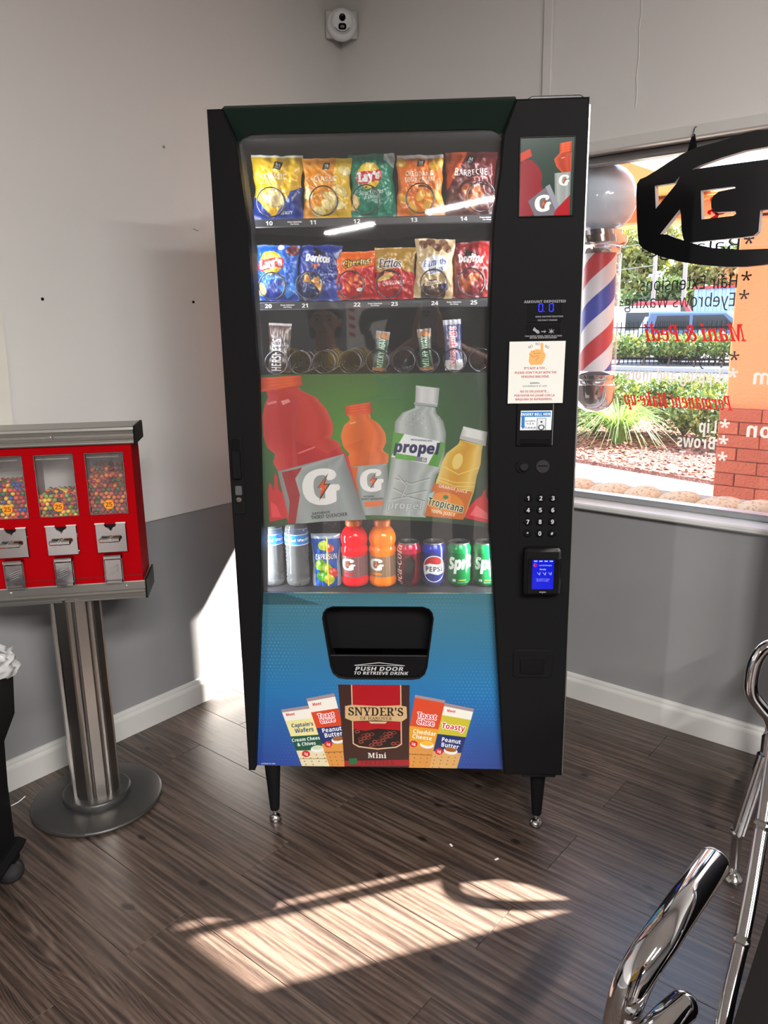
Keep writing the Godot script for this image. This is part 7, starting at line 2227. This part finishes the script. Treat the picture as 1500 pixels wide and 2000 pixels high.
# fingers and thumb from a palm; out points along the fingers, back is the back of the hand
func hand_bones(wrist: Vector3, out: Vector3, back: Vector3, thumb_side: Vector3, curl: float) -> Array:
	var r := []
	var palm := wrist + out * 0.085
	for k in 4:
		var off := thumb_side * (0.030 - 0.020 * k)
		r.append(bone(wrist + off * 0.5, palm + off, 0.016, 0.0125))
		var p := palm + off
		var d := out
		var l: float = [0.042, 0.047, 0.043, 0.033][k]
		for j in 3:
			d = (d - back * curl).normalized()
			r.append(bone(p, p + d * l, 0.0092 - j * 0.0008, 0.0088 - j * 0.0008))
			p += d * l
			l *= 0.68
	var t0 := wrist + out * 0.03 + thumb_side * 0.03
	var t1 := t0 + (out * 0.7 + thumb_side * 0.75 - back * 0.25).normalized() * 0.045
	r.append(bone(wrist + out * 0.015 + thumb_side * 0.012, t0, 0.017, 0.014))
	r.append(bone(t0, t1, 0.013, 0.0105))
	r.append(bone(t1, t1 + (out - back * 0.35).normalized() * 0.034, 0.0105, 0.009))
	return r


# stands at the origin of its node facing +z; h is the height, arms are lists of shoulder, elbow, wrist
func person(label: String, at: Vector3, turn: float, h: float, broad: float, skin_c: Color, shirt_c: Color, legs_c: Color, hair_c: Color, arms: Array, hands: Array, glasses: bool) -> void:
	var t := thing("person", label, "person", at, turn)
	var s := h / 1.75
	var v := func(x: float, y: float, z: float) -> Vector3: return Vector3(x * broad, y, z) * s
	var skin := mat(skin_c, 0.5)
	skin.subsurf_scatter_enabled = true
	skin.subsurf_scatter_strength = 0.1
	var head := [bone(v.call(0, 1.655, -0.01), v.call(0, 1.63, 0.0), 0.083 * s, 0.078 * s), bone(v.call(0, 1.60, 0.03), v.call(0, 1.56, 0.045), 0.062 * s, 0.042 * s), bone(v.call(0, 1.535, 0.055), v.call(0, 1.53, 0.06), 0.024 * s, 0.022 * s),
		bone(v.call(0, 1.645, 0.078), v.call(0, 1.60, 0.100), 0.010 * s, 0.014 * s), bone(v.call(-0.012, 1.597, 0.09), v.call(0.012, 1.597, 0.09), 0.010 * s, 0.010 * s), bone(v.call(-0.02, 1.568, 0.081), v.call(0.02, 1.568, 0.081), 0.009 * s, 0.009 * s),
		bone(v.call(-0.045, 1.655, 0.066), v.call(-0.015, 1.655, 0.074), 0.010 * s, 0.010 * s), bone(v.call(0.045, 1.655, 0.066), v.call(0.015, 1.655, 0.074), 0.010 * s, 0.010 * s)]
	for e in [-1.0, 1.0]:
		head.append(bone(v.call(e * 0.083, 1.645, -0.01), v.call(e * 0.080, 1.60, 0.0), 0.014 * s, 0.009 * s))
	head.append(bone(v.call(0, 1.42, -0.015), v.call(0, 1.56, 0.0), 0.062 * s, 0.055 * s))
	var body := head.duplicate()
	body.append(bone(v.call(0, 1.36, -0.01), v.call(0, 1.44, -0.015), 0.09 * s, 0.06 * s))
	put("body", flesh(body, 0.0065, 0.012), skin, t)
	# arms and hands are the same skin
	var ab := []
	var shirt := [bone(v.call(-0.085, 0.955, 0), v.call(0.085, 0.955, 0), 0.122 * s, 0.122 * s), bone(v.call(-0.065, 0.98, 0), v.call(-0.08, 1.30, 0), 0.112 * s, 0.108 * s), bone(v.call(0.065, 0.98, 0), v.call(0.08, 1.30, 0), 0.112 * s, 0.108 * s), bone(v.call(0, 1.10, 0.01), v.call(0, 1.32, 0.01), 0.125 * s, 0.120 * s), bone(v.call(-0.19, 1.392, -0.01), v.call(0.19, 1.392, -0.01), 0.060 * s, 0.060 * s), bone(v.call(0, 1.40, -0.02), v.call(0, 1.44, -0.015), 0.080 * s, 0.066 * s)]
	for i in 2:
		var a: Array = arms[i]
		var sh: Vector3 = a[0]
		var el: Vector3 = a[1]
		var wr: Vector3 = a[2]
		ab.append(bone(sh, el, 0.048 * s, 0.042 * s))
		ab.append(bone(el, wr, 0.043 * s, 0.028 * s))
		shirt.append(bone(sh, sh.lerp(el, 0.66), 0.064 * s, 0.060 * s))
	put("arms", flesh(ab, 0.010, 0.012), skin, t)
	for hb in hands:
		put("hand", flesh(hb, 0.004, 0.006), skin, t)
	put("shirt", flesh(shirt, 0.013, 0.03), mat(shirt_c, 0.85), t)
	put("collar", done(tube(S(), curve([v.call(-0.062, 1.462, -0.03), v.call(-0.045, 1.455, 0.035), v.call(0, 1.42, 0.085), v.call(0.045, 1.455, 0.035), v.call(0.062, 1.462, -0.03)], 5), 0.013 * s, 8)), mat(shirt_c, 0.85), t)
	var legs := [bone(v.call(-0.08, 0.95, 0), v.call(0.08, 0.95, 0), 0.112 * s, 0.112 * s)]
	var shoes := []
	for e in [-1.0, 1.0]:
		legs.append(bone(v.call(e * 0.095, 0.92, 0), v.call(e * 0.11, 0.50, 0.01), 0.105 * s, 0.068 * s))
		legs.append(bone(v.call(e * 0.11, 0.50, 0.01), v.call(e * 0.115, 0.09, -0.02), 0.066 * s, 0.055 * s))
		shoes.append(bone(v.call(e * 0.115, 0.05, -0.05), v.call(e * 0.125, 0.042, 0.15), 0.046 * s, 0.036 * s))
	put("trousers", flesh(legs, 0.016, 0.03), mat(legs_c, 0.85), t)
	put("shoes", flesh(shoes, 0.012, 0.01), mat(Color(0.08, 0.08, 0.08), 0.6), t)
	var hair := [bone(v.call(0, 1.680, -0.018), v.call(0, 1.665, -0.034), 0.078 * s, 0.080 * s), bone(v.call(0, 1.65, -0.045), v.call(0, 1.57, -0.045), 0.068 * s, 0.045 * s)]
	if glasses:
		for e in [-1.0, 1.0]: hair.append(bone(v.call(e * 0.072, 1.66, -0.02), v.call(e * 0.070, 1.55, -0.02), 0.026 * s, 0.024 * s))
	for e in [-1.0, 1.0]:
		hair.append(bone(v.call(e * 0.025, 1.715, 0.045), v.call(e * 0.070, 1.68, 0.025), 0.021 * s, 0.017 * s))
		hair.append(bone(v.call(e * 0.078, 1.68, 0.0), v.call(e * 0.076, 1.64, -0.03), 0.022 * s, 0.018 * s))
	put("hair", flesh(hair, 0.0085, 0.02), mat(hair_c, 0.6), t)
	for e in [-1.0, 1.0]:
		var eye := put("eye", ball(0.0115 * s, 12, 6), mat(Color(0.25, 0.2, 0.17), 0.15), t)
		eye.position = v.call(e * 0.032, 1.637, 0.068)
		put("eyebrow", done(tube(S(), [v.call(e * 0.016, 1.660, 0.084), v.call(e * 0.034, 1.664, 0.080), v.call(e * 0.050, 1.657, 0.070)], 0.0034 * s, 6)), mat(hair_c, 0.7), t)
	put("lips", done(tube(S(), curve([v.call(-0.024, 1.568, 0.083), v.call(0, 1.5695, 0.092), v.call(0.024, 1.568, 0.083)], 4), 0.0045 * s, 8)), mat(Color(0.55, 0.27, 0.25), 0.5), t)
	if glasses:
		var gl := S()
		for e in [-1.0, 1.0]:
			var ring := []
			for k in 20:
				ring.append(v.call(e * 0.036, 1.634, 0.096) + Vector3(cos(TAU * k / 20.0) * 0.026, sin(TAU * k / 20.0) * 0.021, 0) * s)
			tube(gl, ring, 0.0018, 6, true, 1.0, 1.0, Vector3.BACK)
			tube(gl, [v.call(e * 0.062, 1.638, 0.094), v.call(e * 0.088, 1.64, 0.0)], 0.0016, 6)
		tube(gl, [v.call(-0.010, 1.638, 0.099), v.call(0.010, 1.638, 0.099)], 0.0016, 6)
		put("glasses", done(gl), M.steel, t)


func people() -> void:
	var facing := YAW + PI
	# the photographer, phone held up in both hands
	var at := Vector3(2.50, 0, 2.72)
	var ph := Vector3(0.071, 1.345, 0.308)
	var wl := ph + Vector3(0.062, -0.075, -0.045)
	var wr := ph + Vector3(-0.062, -0.075, -0.045)
	var arms := [[Vector3(-0.205, 1.40, -0.01), Vector3(-0.27, 1.13, 0.07), wr], [Vector3(0.205, 1.40, -0.01), Vector3(0.30, 1.13, 0.07), wl]]
	var hands := [hand_bones(wr, Vector3(0.05, 0.92, 0.38).normalized(), Vector3(-0.9, 0.1, -0.2).normalized(), Vector3(0.15, 0.3, -0.94).normalized(), 0.12), hand_bones(wl, Vector3(-0.05, 0.92, 0.38).normalized(), Vector3(0.9, 0.1, -0.2).normalized(), Vector3(-0.15, 0.3, -0.94).normalized(), 0.12)]
	person("man in a black T-shirt holding up a phone, mirrored in the machine's glass", at, facing, 1.76, 1.0, Color(0.80, 0.60, 0.50), Color(0.16, 0.16, 0.15), Color(0.14, 0.16, 0.22), Color(0.16, 0.12, 0.10), arms, hands, false)
	var phone := thing("phone", "pale grey phone held upright in front of the man in black", "phone", at + Basis(Vector3.UP, facing) * ph, facing)
	put("phone_body", done(prism(S(), round_rect(-0.037, -0.078, 0.037, 0.078, 0.010), -0.004, 0.004, 0.0015, Transform3D(), true)), mat(Color(0.62, 0.63, 0.68), 0.3), phone)
	put("camera_bump", done(prism(S(), round_rect(-0.012, 0.036, 0.030, 0.072, 0.008), 0.004, 0.006, 0.0006)), mat(Color(0.50, 0.51, 0.56), 0.3), phone)
	for p in [Vector2(0.000, 0.062), Vector2(0.019, 0.062), Vector2(0.009, 0.046)]:
		put("phone_lens", done(prism(S(), disc(0.006, 18, p), 0.006, 0.0072, 0.0005)), M.black_gloss, phone)
	# the woman beside him
	var e1 := [[Vector3(-0.175, 1.19, -0.01), Vector3(-0.225, 0.95, 0.0), Vector3(-0.20, 0.75, 0.07)], [Vector3(0.175, 1.19, -0.01), Vector3(0.225, 0.95, 0.0), Vector3(0.20, 0.75, 0.07)]]
	var h1 := [hand_bones(e1[0][2], Vector3(0.05, -0.97, 0.2).normalized(), Vector3(-1, 0, 0), Vector3(0, 0.2, 0.98), 0.12), hand_bones(e1[1][2], Vector3(-0.05, -0.97, 0.2).normalized(), Vector3(1, 0, 0), Vector3(0, 0.2, 0.98), 0.12)]
	person("woman in a yellow polo shirt with glasses, mirrored in the machine's glass", Vector3(1.93, 0, 2.93), facing, 1.475, 1.05, Color(0.74, 0.53, 0.43), Color(0.86, 0.70, 0.06), Color(0.12, 0.12, 0.14), Color(0.10, 0.07, 0.06), e1, h1, true)
	# white panel with a drawn barber's head standing behind them
	var pic := Pic.new(self, 384, 258, Color(0.74, 0.74, 0.73))
	var ink := Color(0.09, 0.09, 0.10)
	var at2 := Vector2(0.05, -0.75)
	var z := 3.0
	pic.shape([0.12, 0.36, 0.14, 0.30, 0.22, 0.265, 0.32, 0.27, 0.39, 0.30, 0.41, 0.36, 0.40, 0.42, 0.36, 0.44, 0.35, 0.40, 0.33, 0.36, 0.25, 0.345, 0.18, 0.355, 0.16, 0.375, 0.13, 0.375], ink, at2, z)
	pic.shape([0.34, 0.40, 0.38, 0.43, 0.37, 0.50, 0.31, 0.545, 0.22, 0.555, 0.19, 0.53, 0.20, 0.515, 0.27, 0.51, 0.31, 0.48, 0.33, 0.44], ink, at2, z)
	pic.line([at2 + Vector2(0.16, 0.375) * z, at2 + Vector2(0.155, 0.42) * z, at2 + Vector2(0.135, 0.465) * z, at2 + Vector2(0.16, 0.475) * z, at2 + Vector2(0.165, 0.505) * z, at2 + Vector2(0.19, 0.52) * z], 0.022, ink)
	pic.line([at2 + Vector2(0.17, 0.415) * z, at2 + Vector2(0.21, 0.405) * z], 0.03, ink)
	pic.oval(0.16, 0.70, 0.05, 0.05, ink)
	pic.oval(0.16, 0.70, 0.03, 0.03, Color(0.74, 0.74, 0.73))
	pic.line([Vector2(0.17, 0.74), Vector2(0.20, 0.92)], 0.02, ink)
	for k in 4: pic.shape([0, 0, 0.05, -0.02, 0.05, 0.01, 0, 0.03], Color(0.70, 0.08, 0.10), Vector2(1.34, 0.10 + k * 0.14), 2.0)
	var panel := thing("mural_panel", "white panel with a black drawing of a barber shop customer's head, seen mirrored", "mural", Vector3(3.84, 0, 5.30), facing)
	put("mural", done(prism(S(), pts([-0.42, 1.02, 0.34, 1.02, 0.34, 1.53, -0.42, 1.53]), -0.02, 0.0)), mat(Color.WHITE, 0.6, 0.0, pic.tex()), panel)
	for x in [-0.36, 0.28]:
		put("panel_leg", boxm(Vector3(0.04, 1.40, 0.03), 0.004, Vector3(x, 0.70, -0.036)), M.black, panel)
		put("panel_foot", boxm(Vector3(0.05, 0.03, 0.40), 0.006, Vector3(x, 0.015, -0.036)), M.black, panel)
